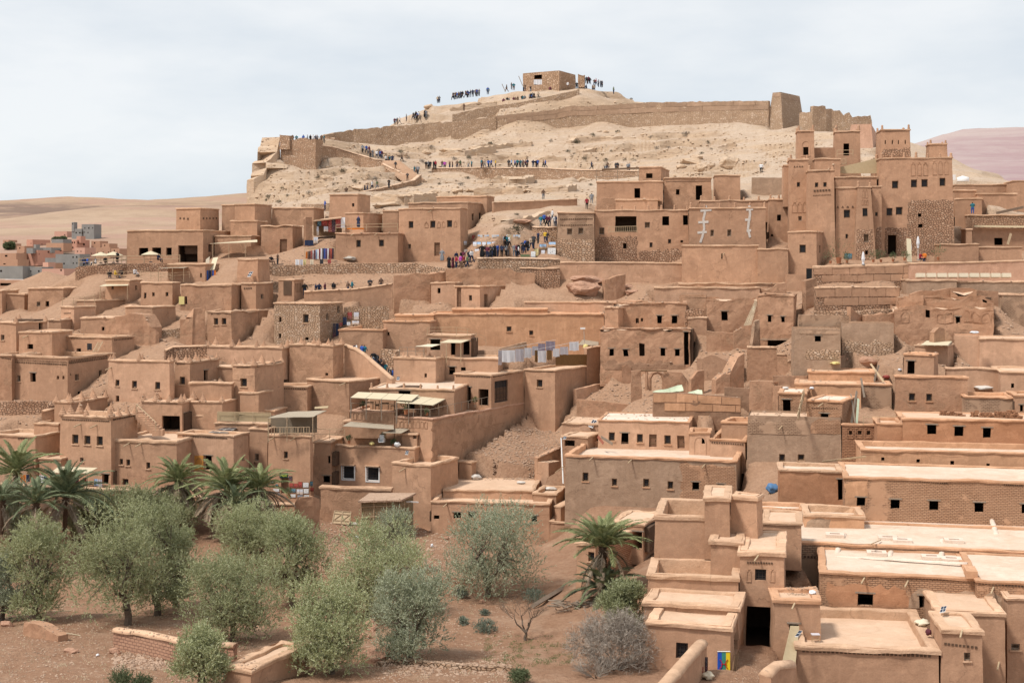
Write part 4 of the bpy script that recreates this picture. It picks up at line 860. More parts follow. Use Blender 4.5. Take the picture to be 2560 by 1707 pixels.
# ---- centre,cafe terrace house and its neighbours
T('K')
house('arched_door_guesthouse', 'guesthouse with a black arched door, tall barred window and awninged cafe terrace', 'guesthouse', 'mud')
vol(86,441,1276,1040,1460,146,-31,p=.35,cap='mud_pink',cw=.3,roof='roof_sand',patch=[(445,1060,1180,1460, 'mud_worn',.4)],niche=[(112+37*k,1065+k,136+37*k,1120+k, 'arch') for k in range(8)])
vol(640,979,1276,642,1000,156.3,-31,p=.15,cap='cap',win=[(725,757,790,902, 'o'),(860,778,954,924, 'O'),(1010,705,1132,892, 'a')],dent=[(650,655,965,668,22),(990,660,1270,610,18)],g=0)
vol(1276,1561,1992,602,1160,160.4,-31,p=.25,cap='cap',win=[(1390,690,1441,758)],dent=[(1285,604,1540,615,16)])
T('J')
vol(1445,1846,None,976,1130,148.5,-12,d=6,p=.3,cap='mud_pink',cw=.3,niche=[(1468+41*k,988+k*4,1494+41*k,1045+k*4, 'arch') for k in range(9)],g=0)
vol(1620,2392,None,775,960,151,-10,yr=700,p=.08,cap='cap',roof='roof_white',win=[(1880,790,1990,830, 'o'),(1960,870,2030,960, 'o')],fin=('knob',6,0,.9),dent=[(2230,800,2400,800,14, 'dn')],g=0)
T('K')
house('pinnacle_roof_cafe', 'small roof cafe with pole awnings and stepped pinnacles behind the guesthouse',mat='mud_light')
vol(86,471,552,492,740,159.5,-22,p=.12,win=[(367,632,389,669, 'k')],fin=('step',4,1,.6))
vol(550,1042,None,492,720,161.5,-10,d=5,p=.12,win=[(590,572,646,642, 'o'),(700,577,743,607, 'k')],g=0)
vol(390,790,None,282,520,164.5,-10,d=3,p=.05,win=[(420,322,510,420, 'o'),(608,345,650,465, 'o'),(720,340,780,462, 'o')],g=0)
T('O')
house('white_frame_house', 'smooth house with two white-framed windows under scrollwork and a roof court above',mat='mud')
vol(1256,2032,2205,432,900,145.5,-17,p=.5,cw=.35,win=[(1368,600,1477,722, 'w'),(1590,612,1702,738, 'w')])
vol(1380,2050,None,200,460,149,-12,d=5,p=.05,cap='cap',win=[(1650,280,1688,342, 'g'),(1815,300,1845,400, 'o')],g=0)
vol(1912,2052,2178,305,470,146.6,-20,p=.05,cap='cap',roof='plaster_white',mat='mud',win=[(2012,325,2048,352, 'k')],patch=[(2055,310,2178,440, 'brick',.05)],g=0)
T('P')
house('box_parapet_house', 'tall narrow box house with a thick parapet round a sunken roof and one wooden spout',mat='mud')
vol(66,430,682,588,1180,140.5,-24,p=.55,cw=.5,ch=.26,rough=1.4,sp=[(190,625)])
vol(682,800,None,560,780,149,-30,d=1.0,p=.1,g=0)
house('terrace_ledge_house', 'low house with three black window holes and a stepped double roof, behind an olive tree',mat='mud')
vol(430,1511,1582,938,1240,137.5,-8,d=5,p=.35,cw=.4,ch=.22,win=[(632,1022,698,1077, 'o'),(765,1018,828,1072, 'o'),(1343,1052,1400,1112, 'o'),(450,1050,502,1085, 'k')],sp=[(575,945),(885,955)],rough=1.4)
vol(540,1357,None,826,960,141.5,-7,yr=716,p=.06,cw=.35,rough=1.4,g=0)
vol(1358,1572,1662,852,1000,140,-14,yr=790,p=.4,cw=.4,rough=1.4,g=0)
vol(1511,1752,None,1112,1345,136.5,-10,d=3,p=.2,rough=1.4)
vol(1615,1730,None,965,1160,139,-10,d=3,p=.05,g=0)
house('pier_wall', 'square mud pier and long slanting yard wall beside a rubble heap', 'wall', 'mud_light')
vol(1385,1502,1612,572,800,147.5,-40,d=1,p=.02,nocap=True)
T('O')
house('screen_wall', 'free-standing mud screen wall with a pale coping behind the reed shed', 'wall', 'mud_worn')
vol(1170,1817,None,802,1120,140.5,-9,d=.9,cap='cap',ch=.3,cw=.4,rough=1.1)
house('art_shop_house', 'house with an art shop door, green sign and a reed-roofed lookout on top',mat='mud')
vol(690,1082,1112,325,930,143,-14,d=7,p=.12,cw=.3,win=[(833,468,869,533),(808,705,881,852, 'o')],sp=[(745,345),(940,345)])
vol(515,692,None,262,930,145.5,-10,d=6,p=.15,win=[(567,487,608,556, 's')],g=0)
vol(1108,1268,None,378,900,146.5,-10,d=5,p=.12,win=[(1237,508,1263,577, 'k'),(1193,690,1262,752, 'o')],g=0)
T('I')
house('yellow_door_house', 'house with an open yellow wooden door and a dentil band, solar panel on its roof',mat='mud_light')
vol(1610,2132,2272,1195,1640,142,-20,p=.35,cw=.4,win=[(1860,1382,1930,1512, 'o'),(1645,1408,1698,1482, 'o'),(2205,1393,2230,1430, 'k')],dent=[(1655,1200,2075,1225,26)])
house('pinnacle_front_house', 'garden-front house with three barred windows in a line and pinnacles round its white roof',mat='mud')
vol(540,1012,1262,1028,1640,141,-22,p=.5,cw=.4,roof='roof_lime',win=[(653,1190,711,1276),(765,1200,821,1281),(880,1205,934,1291),(728,1400,761,1437, 's'),(930,1550,990,1640, 'o')],sp=[(735,1095),(880,1105)],fin=('step',3,3,1.0),dent=[(555,1050,1000,1068,26),(1030,1055,1250,1012,13)])
vol(1015,1611,None,1246,1660,140.2,-12,yr=1150,p=.25,cw=.5,ch=.3,mat='mud',win=[(1085,1410,1117,1464),(1148,1416,1182,1473),(1332,1442,1367,1501),(1115,1593,1170,1676)],sp=[(1180,1270),(1285,1275)])
vol(495,642,986,892,1080,148.5,-22,p=.25,fin=('step',2,3,1.0),g=0)
vol(1290,1662,None,886,1180,148,-10,d=7,p=.3,win=[(1475,1020,1642,1162, 'o')],fin=('step',4,2,1.0),dent=[(1465,905,1625,908,16)],g=0)
vol(1660,2027,2187,888,1180,149,-16,p=.3,fin=('step',3,1,.8),g=0)
T('J')
vol(435,608,736,802,980,151,-20,p=.05,g=0)
house('bamboo_screen_house', 'house with a split-bamboo screen along its roof edge and a skylight box',mat='mud_light')
vol(210,692,None,1088,1180,147.5,-10,d=5,p=.2)
vol(45,222,None,1010,1120,149.5,-10,d=4,p=.2,dent=[(65,1030,215,1035,8, 'tri')],g=0)
vol(490,750,None,965,1030,152,-10,d=4,p=.05,g=0)
house('curved_terrace_house', 'broad low terrace with a zigzag frieze, plaster peeling off big mud blocks',mat='mud_worn')
vol(1045,1432,1782,700,1010,155.5,-32,p=.2,cw=.4,sp=[(1400,720)])
vol(580,1052,None,748,1010,156.5,-8,d=4,p=.3,cw=.35,dent=[(585,765,1040,772,22, 'tri')])
T('I')
house('red_door_court', 'small garden court with a faded red door at the frame edge',mat='mud')
vol(305,532,None,1085,1345,146.5,-14,d=4,p=.3,win=[(410,1182,458,1328, 'r')])
vol(-120,322,None,1200,1310,143,-20,d=5,p=.4,cw=.5,dent=[(160,1225,290,1215,7)])
T('N')
vol(355,556,None,312,620,142,-12,yr=250,p=.12,cw=.4)

# ---- the modern town across the valley
T('Z')
def town(label,mat,vols,cat='house'):
    house('town_house',label,cat,mat, 'houses of the far town')
    for q in vols: vol(*q[:6],**{**dict(nocap=True,bat=0,g=0,rough=.3,p=.3,th=-14,roof='roof_sand',d=9),**(q[6] if len(q)>6 else {})})
KW=lambda *w: dict(win=[(*q, 'k') for q in w])
town('unfinished grey concrete house standing highest in the far town', 'concrete',[(1405,1600,1660,722,900,885,KW((1480,785,1505,815),(1548,785,1565,815),(1572,785,1590,815))),(1405,1450,1515,592,740,886,KW((1415,612,1432,640))),(1600,1842,None,632,900,884,KW((1655,695,1672,720),(1730,690,1752,725),(1810,690,1825,720),(1645,780,1665,800),(1715,785,1735,810)))])
town('salmon two-storey house with a stair tower in the far town', 'salmon',[(1235,1502,1757,940,1180,790,dict(th=-25,**KW((1270,980,1298,1010),(1405,975,1430,1010),(1448,975,1472,1010),(1520,968,1560,1015),(1630,1010,1665,1050),(1352,1075,1380,1130),(1412,1072,1440,1110)))),(1500,1580,1675,866,960,791,dict(th=-25))])
town('pale salmon block at the back of the far town', 'salmon',[(520,640,990,932,1110,825,dict(th=-25,**KW((600,1000,615,1020),(815,1015,830,1035))))])
town('salmon house with a grey unrendered top storey', 'salmon',[(520,735,1242,1140,1400,690,dict(th=-28,**KW((550,1165,570,1200),(760,1205,775,1230),(935,1160,965,1195),(1170,1140,1210,1165)))),(520,642,None,1098,1160,688,dict(mat='concrete')),(660,705,782,1030,1150,694,dict(mat='concrete',th=-25)),(740,1005,None,1090,1150,697,dict(mat='concrete'))])
town('pink house with a water tank at the edge of the far town', 'salmon_pale',[(1465,1662,1877,1092,1330,720,dict(th=-25,**KW((1508,1152,1530,1178),(1575,1155,1595,1178),(1785,1195,1805,1220))))])
town('mauve-roofed house in the middle of the far town', 'salmon',[(905,1242,None,1000,1130,762,dict(mat='town_mud')),(1010,1232,None,925,1020,775,dict(mat='concrete'))])
town('long bare grey block with two rows of windows in the far town', 'concrete',[(1088,1562,None,1216,1490,650,KW((1420,1262,1445,1295),(1490,1260,1515,1293),(1150,1390,1180,1420),(1240,1388,1268,1420),(1425,1382,1445,1412),(1495,1380,1515,1410))),(885,1090,None,1292,1450,655)])
town('brown flat house under the lone round tree', 'town_mud',[(-60,318,None,1200,1360,680,KW((95,1235,145,1270))),(-60,345,None,1322,1500,640,KW((65,1400,110,1420)))])
town('grey shopfront block at the frame edge', 'concrete',[(-80,445,None,1452,1680,600,KW((480,1505,530,1550),(0,1530,40,1568))),(440,820,None,1470,1680,603,KW((590,1540,615,1568),(745,1535,775,1568)))])
town('small orange house between the two grey blocks', 'salmon_pale',[(838,945,1085,1378,1560,612,dict(th=-25)),(820,1255,None,1505,1680,590,KW((1180,1515,1212,1550)))])
town('tan house beside the straw parasols far behind', 'town_mud',[(1870,2160,None,1085,1260,735,KW((1905,1180,1925,1200),(2010,1175,2035,1200),(2120,1170,2140,1200)))])
town('faded pink shed below the unfinished concrete house', 'salmon_pale',[(1065,1312,None,772,900,900,KW((1260,830,1280,855)))])
for _k,(x,y,D,w) in enumerate(((120,1010,800,120),(330,1060,770,150),(2180,1110,720,160),(1790,960,800,170),(60,940,850,110),(330,1190,690,130),(2000,1010,770,140),(900,1390,640,120))): town(f'small tan house {["nearest the round tree", "just below the pale salmon block", "behind the straw parasols", "beside the unfinished concrete house", "highest at the frame edge", "between round tree and grey shopfront", "above the pink house", "in front of the long grey block"][_k]} in the far town', 'town_mud',[(x,x+w,None,y,y+90,D,KW((x+w*.3,y+25,x+w*.45,y+55)))])
T('A')
town('long low hall with a pale metal roof on the valley floor', 'town_mud',[(-80,527,None,800,960,420,dict(roof='white_paint',p=.02,**KW((120,860,250,910),(0,830,100,855))))], 'hall')
# ------------------------------------------------------------------ free walls,ramparts,retaining walls
T('B')
fwall('hill_rampart', 'long mud rampart on a stone base running along the hill below the summit',[(770,690,800,292),(860,665,800,296),(1028,642,812,299),(1045,632,812,299),(1400,605,800,302),(1690,580,762,304),(2000,560,715,305),(2334,520,690,306)], 'rampart',1.0,None,.35,cat='rampart')
T('C')
fwall('rampart_upper', 'stretch of rampart with a smooth mud top over coursed stone, ending at the watchtower',[(140,510,690,306.2),(700,452,655,307),(830,415,640,307),(960,422,632,307),(1395,398,615,306),(1560,388,605,305),(2000,382,590,300),(2335,376,575,296),(2630,374,565,292)], 'rampart',1.0,None,.22,cat='rampart',panels=([(0.02,.2),(.2,.42)],5.5, 'mud_grey'))
fwall('summit_path_wall', 'rough stone retaining wall climbing toward the summit fort',[(-250,500,580,309),(0,440,520,310),(370,388,450,311),(640,330,385,312),(905,270,318,313)], 'rampart',.6,None,.15,cat='wall')
fwall('path_wall', 'long low stone parapet along the walkers path on the hillside',[(-440,985,1062,277),(0,980,1055,274),(550,985,1062,270),(900,1000,1085,265),(1060,1000,1098,262),(1450,1012,1085,258)], 'stone',.45, 'roof_sand',0,cat='wall')
T('B')
fwall('bastion_stair_wall', 'stone wall stepping down from the bastion beside the hill stairs',[(690,772,930,268),(870,795,900,271),(1000,835,935,272),(1100,868,960,272),(1160,882,985,271),(1230,905,1000,270),(1290,912,1012,270)], 'stone',.6, 'roof_sand',0,cat='wall')
fwall('stair_parapet', 'pale-topped stone parapet of the hill stairs',[(1300,945,1000,269),(1380,985,1030,267),(1440,1012,1062,266),(1480,1040,1090,265),(1550,1045,1095,265)], 'stone',.5, 'roof_sand',0,cat='wall')
fwall('zigzag_wall', 'stone wall holding up the lower bend of the hill path',[(1150,1192,1235,245),(1300,1165,1230,249),(1480,1122,1218,254),(1590,1095,1190,258),(1655,1042,1130,262)], 'stone',.6, 'roof_sand',0,cat='wall')
fwall('scree_foot_wall', 'loose dry-stone wall at the foot of the scree, behind the cube house',[(560,1312,1345,228),(700,1318,1370,225),(815,1305,1375,224)], 'stone_pale',.5,None,.1,cat='wall')
T('E')
fwall('market_terrace_wall', 'long rough stone retaining wall under the market lane',[(268,675,785,189),(500,668,780,190),(800,655,765,190.5),(1200,648,750,191),(1600,655,745,191),(1700,668,745,190.5),(1895,705,760,189.5)], 'stone',.7,None,.12)
fwall('lane_wall', 'mud wall with people passing behind it, between the turret and the eroded bank',[(585,905,1000,180),(1050,882,1000,180.5),(1380,835,960,181),(1390,825,960,181)], 'mud',.5, 'cap',0)
fwall('lane_back_wall', 'low dry-stone wall along the lane below the market terrace',[(300,815,905,187),(600,845,905,187),(900,838,880,187),(1390,830,870,187)], 'stone_pale',.5,None,.1)
fwall('eroded_bank', 'eroded mud bank hollowed at its base beside the lane',[(1405,765,1010,184),(1600,745,1020,184.5),(1735,745,1010,185),(1880,720,960,187)], 'mud_ruin',1.2,None,.35)
fwall('carpet_back_wall', 'short stone wall hung with two framed carpets',[(945,1050,1200,177.5),(1180,1045,1200,178),(1360,1040,1180,178.5)], 'stone_pale',.5,None,.08)
T('F')
fwall('market_plaza_wall', 'bright stone wall holding the picture market',[(415,600,690,189.5),(700,598,690,190),(1165,610,690,190)], 'stone',.6, 'roof_sand',0)
fwall('crumbled_brick_wall', 'crumbled brick wall below the picture market',[(125,700,785,186),(400,702,785,186.3),(580,705,780,186.5),(700,690,770,186.5),(760,730,790,186.3),(935,738,800,186)], 'mud_worn',.6,None,.15)
fwall('bastion_stub', 'rounded dry-stone bulge under a short mud wall',[(800,690,930,187.5),(1000,695,945,187),(1165,692,950,187.2)], 'stone_red',.8, 'cap',0)
fwall('ruin_spur', 'thick leaning mud spur wall by the red rock face',[(1575,800,1000,182),(1680,770,1000,182.5),(1765,745,985,183.5)], 'mud_ruin',.9,None,.25)
fwall('upper_terrace_wall', 'long mud terrace wall above the red rock face, below the balcony house',[(1168,640,800,188),(1700,640,850,187.5),(2100,645,860,187),(2340,648,860,187)], 'mud_light',.6, 'cap',0)
fwall('curved_stall_wall', 'round stone bay where the path turns above the market',[(900,310,400,201),(960,318,430,199.5),(1060,320,440,199),(1138,318,430,199)], 'stone',.6, 'roof_sand',0)
fwall('slope_wall', 'shadowed mud wall slanting up the slope behind the market',[(560,95,215,206),(1000,78,190,209),(1325,62,130,211)], 'mud',.6, 'cap',0)
T('G')
fwall('lower_terrace_wall', 'stained mud terrace wall below the slit wall',[(430,735,860,185.5),(930,745,850,185)], 'mud_light',.6, 'cap',0)
T('H')
fwall('kasbah_terrace_wall', 'rammed-earth terrace wall of large blocks on rubble, in front of the kasbah',[(415,385,575,178),(800,375,575,178),(1280,362,570,178)], 'stone_red',.7, 'cap',0,ch=.3,panels=([(.07,.42),(.44,.76)],2.4, 'mud'))
fwall('pink_terrace_wall', 'smooth pinkish parapet wall of the kasbah terrace',[(1278,358,485,178),(1900,345,480,178),(2310,332,470,178),(2600,325,470,178)], 'mud_pink',.6, 'cap',0)
fwall('block_garden_wall', 'lower wall of big rammed-earth blocks over a loose stone base',[(436,578,815,164),(800,572,815,164.5),(1202,575,800,165)], 'stone_red',.7, 'cap',0,panels=([(.04,.38),(.40,.70)],2.3, 'mud'))
fwall('gate_ruin_pier', 'leaning broken pier at the head of the ruined stair',[(345,520,790,168),(440,495,760,168.5)], 'mud_ruin',1.0,None,.3)
fwall('ruin_cross_wall', 'short pointed remnant wall standing in the ruins',[(755,755,890,158.5),(800,800,890,160),(890,860,900,162)], 'mud_ruin',.5,None,.1)
fwall('ruin_brick_course', 'low brick-coursed remnant wall above the grey single-window house',[(285,825,935,156),(520,832,935,156),(740,836,930,156)], 'brick_grey',.6,None,.1)
fwall('far_ruin_bank', 'eroded bank behind the grey houses',[(880,830,905,160),(1160,810,905,160)], 'mud_ruin',1.5,None,.3)
T('L')
fwall('stepped_ruin_wall', 'stepped mud wall descending beside the wide black opening',[(1560,535,900,157),(1828,535,890,156.5),(1832,595,890,156.5),(1925,600,880,156),(1930,658,880,156),(2130,672,830,155)], 'mud_ruin',.6, 'cap',0)
fwall('block_ruin_wall', 'thick wall of cracked rammed-earth blocks in the middle of the ruins',[(705,955,1160,146),(950,955,1160,146),(1506,1000,1165,145.5)], 'mud_dark',.7,None,.05,panels=([(.02,.42),(.44,.80)],2.6, 'mud_ochre'))
fwall('lone_slab_wall', 'tall lone slab of mud wall with a broken corner',[(1580,850,1160,144),(1795,852,1165,143.5),(1800,890,1170,143.4),(1862,900,1170,143)], 'mud_ruin',.7,None,.06)
fwall('court_back_wall', 'low courtyard wall round a bare roof in the ruins',[(5,925,1020,162.5),(230,872,980,166),(430,862,975,167),(500,870,975,167.5)], 'mud_light',.5,None,.08)
fwall('court_front_wall', 'pitted mud wall full of putlog holes below the ruined court',[(5,1015,1200,161),(250,1035,1200,160.3),(475,1062,1190,159.6)], 'mud_ruin',.6,None,.08)
fwall('arch_ruin', 'broken doorway ruin standing in front of the five-opening front',[(505,755,990,157.5),(598,750,990,157.5)], 'mud_ruin',.8,None,.06,cat='ruin')
fwall('arch_ruin_pier', 'broad broken pier completing the doorway ruin',[(800,760,960,157.3),(960,765,960,157),(1000,850,960,157),(1042,930,970,156.8)], 'mud_ruin',.8,None,.08,cat='ruin')
fwall('ruin_tooth', 'rounded tooth of mud wall leaning beside the doorway ruin',[(1050,840,960,155),(1110,760,960,155.3),(1170,750,950,155.6)], 'mud_ruin',.7,None,.12,cat='ruin')
fwall('collapsed_side_wall', 'eroded side wall hollowed below the cracked tower',[(1190,400,600,164),(1440,410,600,163),(1560,490,610,161.5)], 'mud_ruin',.8,None,.2)
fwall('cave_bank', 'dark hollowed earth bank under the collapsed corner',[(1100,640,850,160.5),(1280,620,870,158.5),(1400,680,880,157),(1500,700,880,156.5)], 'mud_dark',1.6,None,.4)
fwall('brown_back_wall', 'brown wall of rammed earth behind the lone slab',[(1350,905,1110,147.5),(1580,915,1110,147)], 'mud_dark',.5,None,.05)
fwall('rubble_block_wall', 'dark block wall below the stepped ruin wall',[(1795,800,900,150),(2110,800,900,149)], 'mud_dark',.6,None,.05)
T('I')
fwall('ruin_stack', 'shapeless melted mud ruin behind the frieze-banded house',[(965,160,260,168.5),(1050,118,330,168),(1180,85,380,167.5),(1310,90,400,167.5),(1370,220,400,167)], 'mud_ruin',2.0,None,.5,cat='ruin')
fwall('ruin_needle', 'pair of melted mud pillars beside a rubble slope',[(1640,140,400,168.5),(1755,128,400,168.3),(1765,40,400,168.5),(1870,20,390,168.8)], 'mud_ruin',1.0,None,.25,cat='ruin')
fwall('rubble_slope_wall', 'low rubble wall along the debris slope',[(1350,230,330,169.5),(1480,240,330,169.5),(1640,225,330,169.8)], 'stone_pale',.6,None,.15)
fwall('round_back_wall', 'rounded rubble-built yard wall behind the three-grille house',[(1510,420,520,158.5),(1580,385,520,159),(1885,378,520,159.5)], 'stone_red',.5, 'cap',0)
fwall('stone_foot_ruin', 'dark tumbled stone footing below the frieze-banded house',[(0,890,1010,152.5),(120,890,1020,152.3),(430,880,1010,152),(440,930,1040,151.6)], 'stone_red',.8,None,.2)
fwall('left_yard_wall', 'broken yard wall between stone footing and garden court',[(390,970,1080,149.5),(495,950,1080,150)], 'mud_ruin',.5, 'cap',.05)
T('J')
fwall('stair_curve_wall', 'smooth curved wall sweeping down beside the crowded stair lane',[(1390,378,650,163.5),(1480,410,660,163),(1570,470,680,162),(1650,540,690,161),(1730,610,700,160),(1822,685,720,158.5)], 'mud_light',.5, 'cap',0,rnd=True)
fwall('stair_back_wall', 'rubble stone wall rising behind the stair lane',[(1400,370,520,168.5),(1600,395,560,168),(1840,420,620,167),(1850,430,640,166.5)], 'stone',.6,None,.1)
T('K')
fwall('slope_brick_wall', 'low brick wall slanting behind the washing lines',[(1040,410,470,164.5),(1300,345,440,165.3)], 'brick_grey',.5,None,.06)
fwall('tarp_wall', 'side wall carrying the brown tarpaulin above the deep court',[(1850,400,700,167),(1990,378,700,169)], 'mud',.5, 'cap',0)
fwall('ruin_fin', 'thin jagged fin of ruined wall below the five-opening front',[(2060,700,730,165),(2110,640,730,165),(2165,565,730,165.3)], 'mud_ruin',.5,None,.1,cat='ruin')
T('P')
fwall('rubble_yard_side', 'brown slanting wall along the rubble heap',[(1400,520,700,148.5),(1500,478,720,149.5),(1612,430,720,151)], 'mud_worn',.5, 'mud_light',0)
fwall('shed_wall', 'low mud bench wall by the grey-brown house',[(1610,970,1100,137.5),(1730,910,1040,139)], 'mud',.8, 'cap',0)
T('N')
fwall('garden_retaining_wall', 'long mud garden wall with a pale coping behind the palms',[(-60,540,640,134),(250,558,660,134),(560,572,680,134),(870,585,700,134.5),(1150,600,730,135),(1412,632,760,135.5)], 'mud_ruin',.6, 'cap',0)
T('O')
fwall('shop_terrace_wall', 'mud wall holding the art shop terrace',[(-300,830,960,136),(300,915,1040,135),(840,945,1080,134.5),(945,948,1080,134)], 'mud',.6, 'cap',0)
fwall('red_ruin_pier', 'broken red-brown pier of an old garden wall',[(940,935,1150,131),(990,890,1150,131),(1110,880,1150,131.5),(1165,900,1130,132)], 'mud_ruin',.8,None,.12,cat='ruin')
T('V')
fwall('round_top_wall', 'thick garden wall with a rounded mud top running toward the camera',[(1775,1205,1480,80.6),(1620,1380,1640,76.5),(1455,1568,1800,72.6),(1300,1740,1950,69)], 'mud',.62, 'cap',0,rnd=True)
T('X')
fwall('alley_wall', 'rounded low wall at the mouth of the passage lane',[(30,1500,1640,78.5),(110,1420,1640,80),(255,1412,1640,80.5)], 'mud',.7, 'cap',0,rnd=True)
T('S')
fwall('adobe_garden_wall', 'garden wall of bare adobe bricks with a mud coping, among the olive trees',[(1030,1072,1270,90.5),(1300,1110,1330,89),(1680,1190,1390,86.5),(2130,1220,1400,85.5)], 'adobe_wall',.45, 'cap',0,ch=.2)
fwall('field_stub_wall', 'fallen mud block wall at the edge of the ploughed field',[(205,1020,1120,95),(340,1030,1140,94),(470,1095,1180,92.5),(525,1140,1190,92)], 'mud_ruin',.8,None,.2)
T('U')
fwall('field_edge_wall', 'low stone edging crossing the garden',[(1150,1385,1420,84.5),(1300,1355,1390,85.5),(1750,1395,1430,84),(2100,1420,1450,83),(2334,1430,1460,82.8)], 'stone_pale',.5,None,.08)
fwall('trough_wall', 'sunken dark-earth trough wall at the foot of the rubble slope',[(1590,595,660,112),(1800,605,665,112),(1975,612,665,112)], 'red_rock',.4,None,.06)
T('G')
fwall('ruin_ridge', 'ragged crest of rubble wall below the stained terrace wall',[(820,930,1000,177.5),(930,880,1000,177),(1000,900,1000,176.5),(1100,850,990,176),(1190,830,980,176)], 'mud_ruin',.8,None,.35)
fwall('dry_stone_bank', 'loose stone bank under the ruined lattice roof',[(265,1080,1160,168),(330,1065,1160,168),(440,1075,1160,168)], 'stone_red',.8,None,.2)
fwall('slumped_wall', 'slumped mud wall stub beside the cane bundle',[(715,1275,1370,160.5),(790,1235,1370,160.5),(850,1265,1370,160.5)], 'mud_ruin',.9,None,.2)
fwall('brick_fin', 'thin brick fin standing against the cracked tower',[(880,1390,1420,160),(905,1180,1420,160.3),(945,1165,1420,160.6),(955,1380,1420,160.8)], 'brick_grey',.5,None,.08)
T('L')
fwall('hollow_bank', 'hollowed earth bank between the collapsed corner and the stepped wall',[(1280,830,960,152),(1400,770,950,152.5),(1480,640,950,153.5),(1530,600,940,154)], 'mud_ruin',1.2,None,.4)
fwall('court_partition', 'low partition wall in the pitted court',[(420,710,870,164.5),(455,700,870,164.5),(500,725,870,164.5)], 'mud_ruin',.5,None,.1)
T('H')
fwall('stone_skirt', 'loose stone skirt below the block garden wall',[(420,790,850,161.5),(700,800,850,161.5),(1190,770,850,162)], 'stone',.8,None,.15)
fwall('crumbled_crest', 'crumbled crest of mud wall over the arcade ruin',[(1300,640,720,164),(1420,600,720,164),(1520,615,720,164),(1650,590,720,164.2),(1800,580,720,164.4),(1960,610,720,164.6),(2100,615,720,164.8)], 'mud_ruin',1.0,None,.35)
fwall('back_court_wall', 'worn court wall climbing beside the stair-hut house',[(1510,990,1100,151),(1560,940,1100,151.5),(1610,960,1090,152),(1700,1060,1110,152)], 'mud_ruin',.6,None,.15)
T('I')
fwall('melted_stub', 'melted stub of mud wall beside the rubble slope',[(1360,215,400,167),(1420,225,400,167),(1450,260,400,167.2)], 'mud_ruin',1.0,None,.2)
T('E')
fwall('ruined_gate_post', 'eroded gate post beside the carpet stall stair',[(580,250,470,201),(600,225,480,201),(660,235,480,201.4)], 'mud_ruin',.9,None,.15)
fwall('fallen_room', 'fallen room walls beside the roofless mud room',[(60,500,590,199),(130,490,590,199),(220,495,590,199.4)], 'mud_worn',.6,None,.15)
# garden shed with the swept roof
T('S')
house('garden_shed', 'low flat-roofed mud shed standing alone among the olive trees', 'shed', 'mud')
_t=TILES['S']
vol(2040,2287,2815,1438,1640,78,-27,d=6,cap='cap',ch=.28,cw=.5,p=.2,rough=1.8,roof='roof_sand')
T('C')
house('summit_fort', 'ruined stone fort crowning the hilltop', 'fort', 'fort_stone')
vol(390,721,872,97,240,317,-30,p=1.5,cw=.6,nocap=True,rough=2.5,win=[(490,140,566,228, 'o')])
vol(892,950,None,123,205,317,-10,d=2,nocap=True,rough=4,g=0)
T('D')
house('watchtower', 'tapering stone watchtower at the end of the rampart', 'tower', 'rampart')
vol(-22,137,350,103,500,290,-38,bat=.12,nocap=True,p=.1,rough=2,patch=[(-30,103,140,160, 'mud_grey',0),(140,103,350,160, 'mud_grey',0)])
fwall('ridge_ruin', 'jagged ruined rampart beyond the watchtower',[(285,300,480,288.5),(380,297,500,287),(405,290,500,286),(415,240,480,286),(520,238,470,287),(530,262,470,287),(580,262,460,288),(600,282,450,288),(655,288,450,288),(690,320,450,288),(715,305,450,288),(740,305,450,288),(770,338,450,288),(935,328,440,289),(950,380,470,289)], 'rampart',1.2,None,.4,cat='rampart')
house('pale_buttress', 'pale leaning buttress block on the ridge behind the kasbah', 'ruin', 'mud_pink')
vol(735,958,1012,400,600,255,-18,bat=.09,nocap=True,p=.1)
T('B')
house('corner_bastion', 'square stone bastion on the cliff edge', 'bastion', 'stone')
vol(372,690,757,708,960,266,-16,p=1.0,cw=.6,nocap=True,rough=3)
vol(362,450,None,680,760,267,-16,d=2,nocap=True,rough=3,g=0)
vol(757,862,None,695,800,288,-16,d=3,nocap=True,rough=3,g=0)
# ------------------------------------------------------------------ hill and gardens: one height sheet through known levels
def cp(t,pts):
    T(t)
    for (x,y,D) in pts: p=at(x,y,D); CTRL.append((p.x,p.y,p.z))
cp('S',[(100,1500,83),(600,1568,80),(1000,1450,84),(1500,1500,82.5),(300,1000,101),(1160,1040,98),(1420,955,104),(700,700,119),(1700,850,107.5),(0,1150,95),(0,800,114),(2100,1180,93)])
cp('U',[(700,1490,82.5),(1010,980,102),(1400,1360,87),(2100,780,111),(330,870,106),(1900,1000,99),(2200,1300,88),(1200,1568,80),(700,300,133),(620,480,122),(1500,380,127),(1650,250,133),(1650,500,119)])
cp('V',[(200,1200,93),(100,900,106),(500,750,109),(500,1300,89),(900,1450,84),(1300,1430,83.5),(2050,1500,80),(2300,1400,82),(2290,1200,88),(400,480,122),(350,400,128)])
cp('O',[(1350,1160,136),(1300,1350,128),(900,1200,131),(300,900,137)])
cp('P',[(1000,680,147),(900,480,152),(1300,500,152),(1500,380,157),(1350,330,159),(1000,330,156),(820,700,146)])
cp('B',[(150,1240,262),(240,1120,264),(400,1000,268),(300,1280,246),(600,1280,240),(500,1100,258),(800,1050,262),(900,960,268),(1000,1130,254),(1000,1250,236),(1300,870,283),(1300,950,276),(1500,1050,268),(1750,960,281),(1500,820,292),(2000,850,289),(2000,960,279),(2250,780,297),
         (1850,400,316),(1700,470,312),(1620,520,311),(1500,580,309),(2060,360,319),(2334,310,324),(1400,600,309),(700,720,278),(560,720,274),(1800,1150,262),(2200,1150,258),(1650,1250,246),(1250,1300,238),(2000,1230,248)])
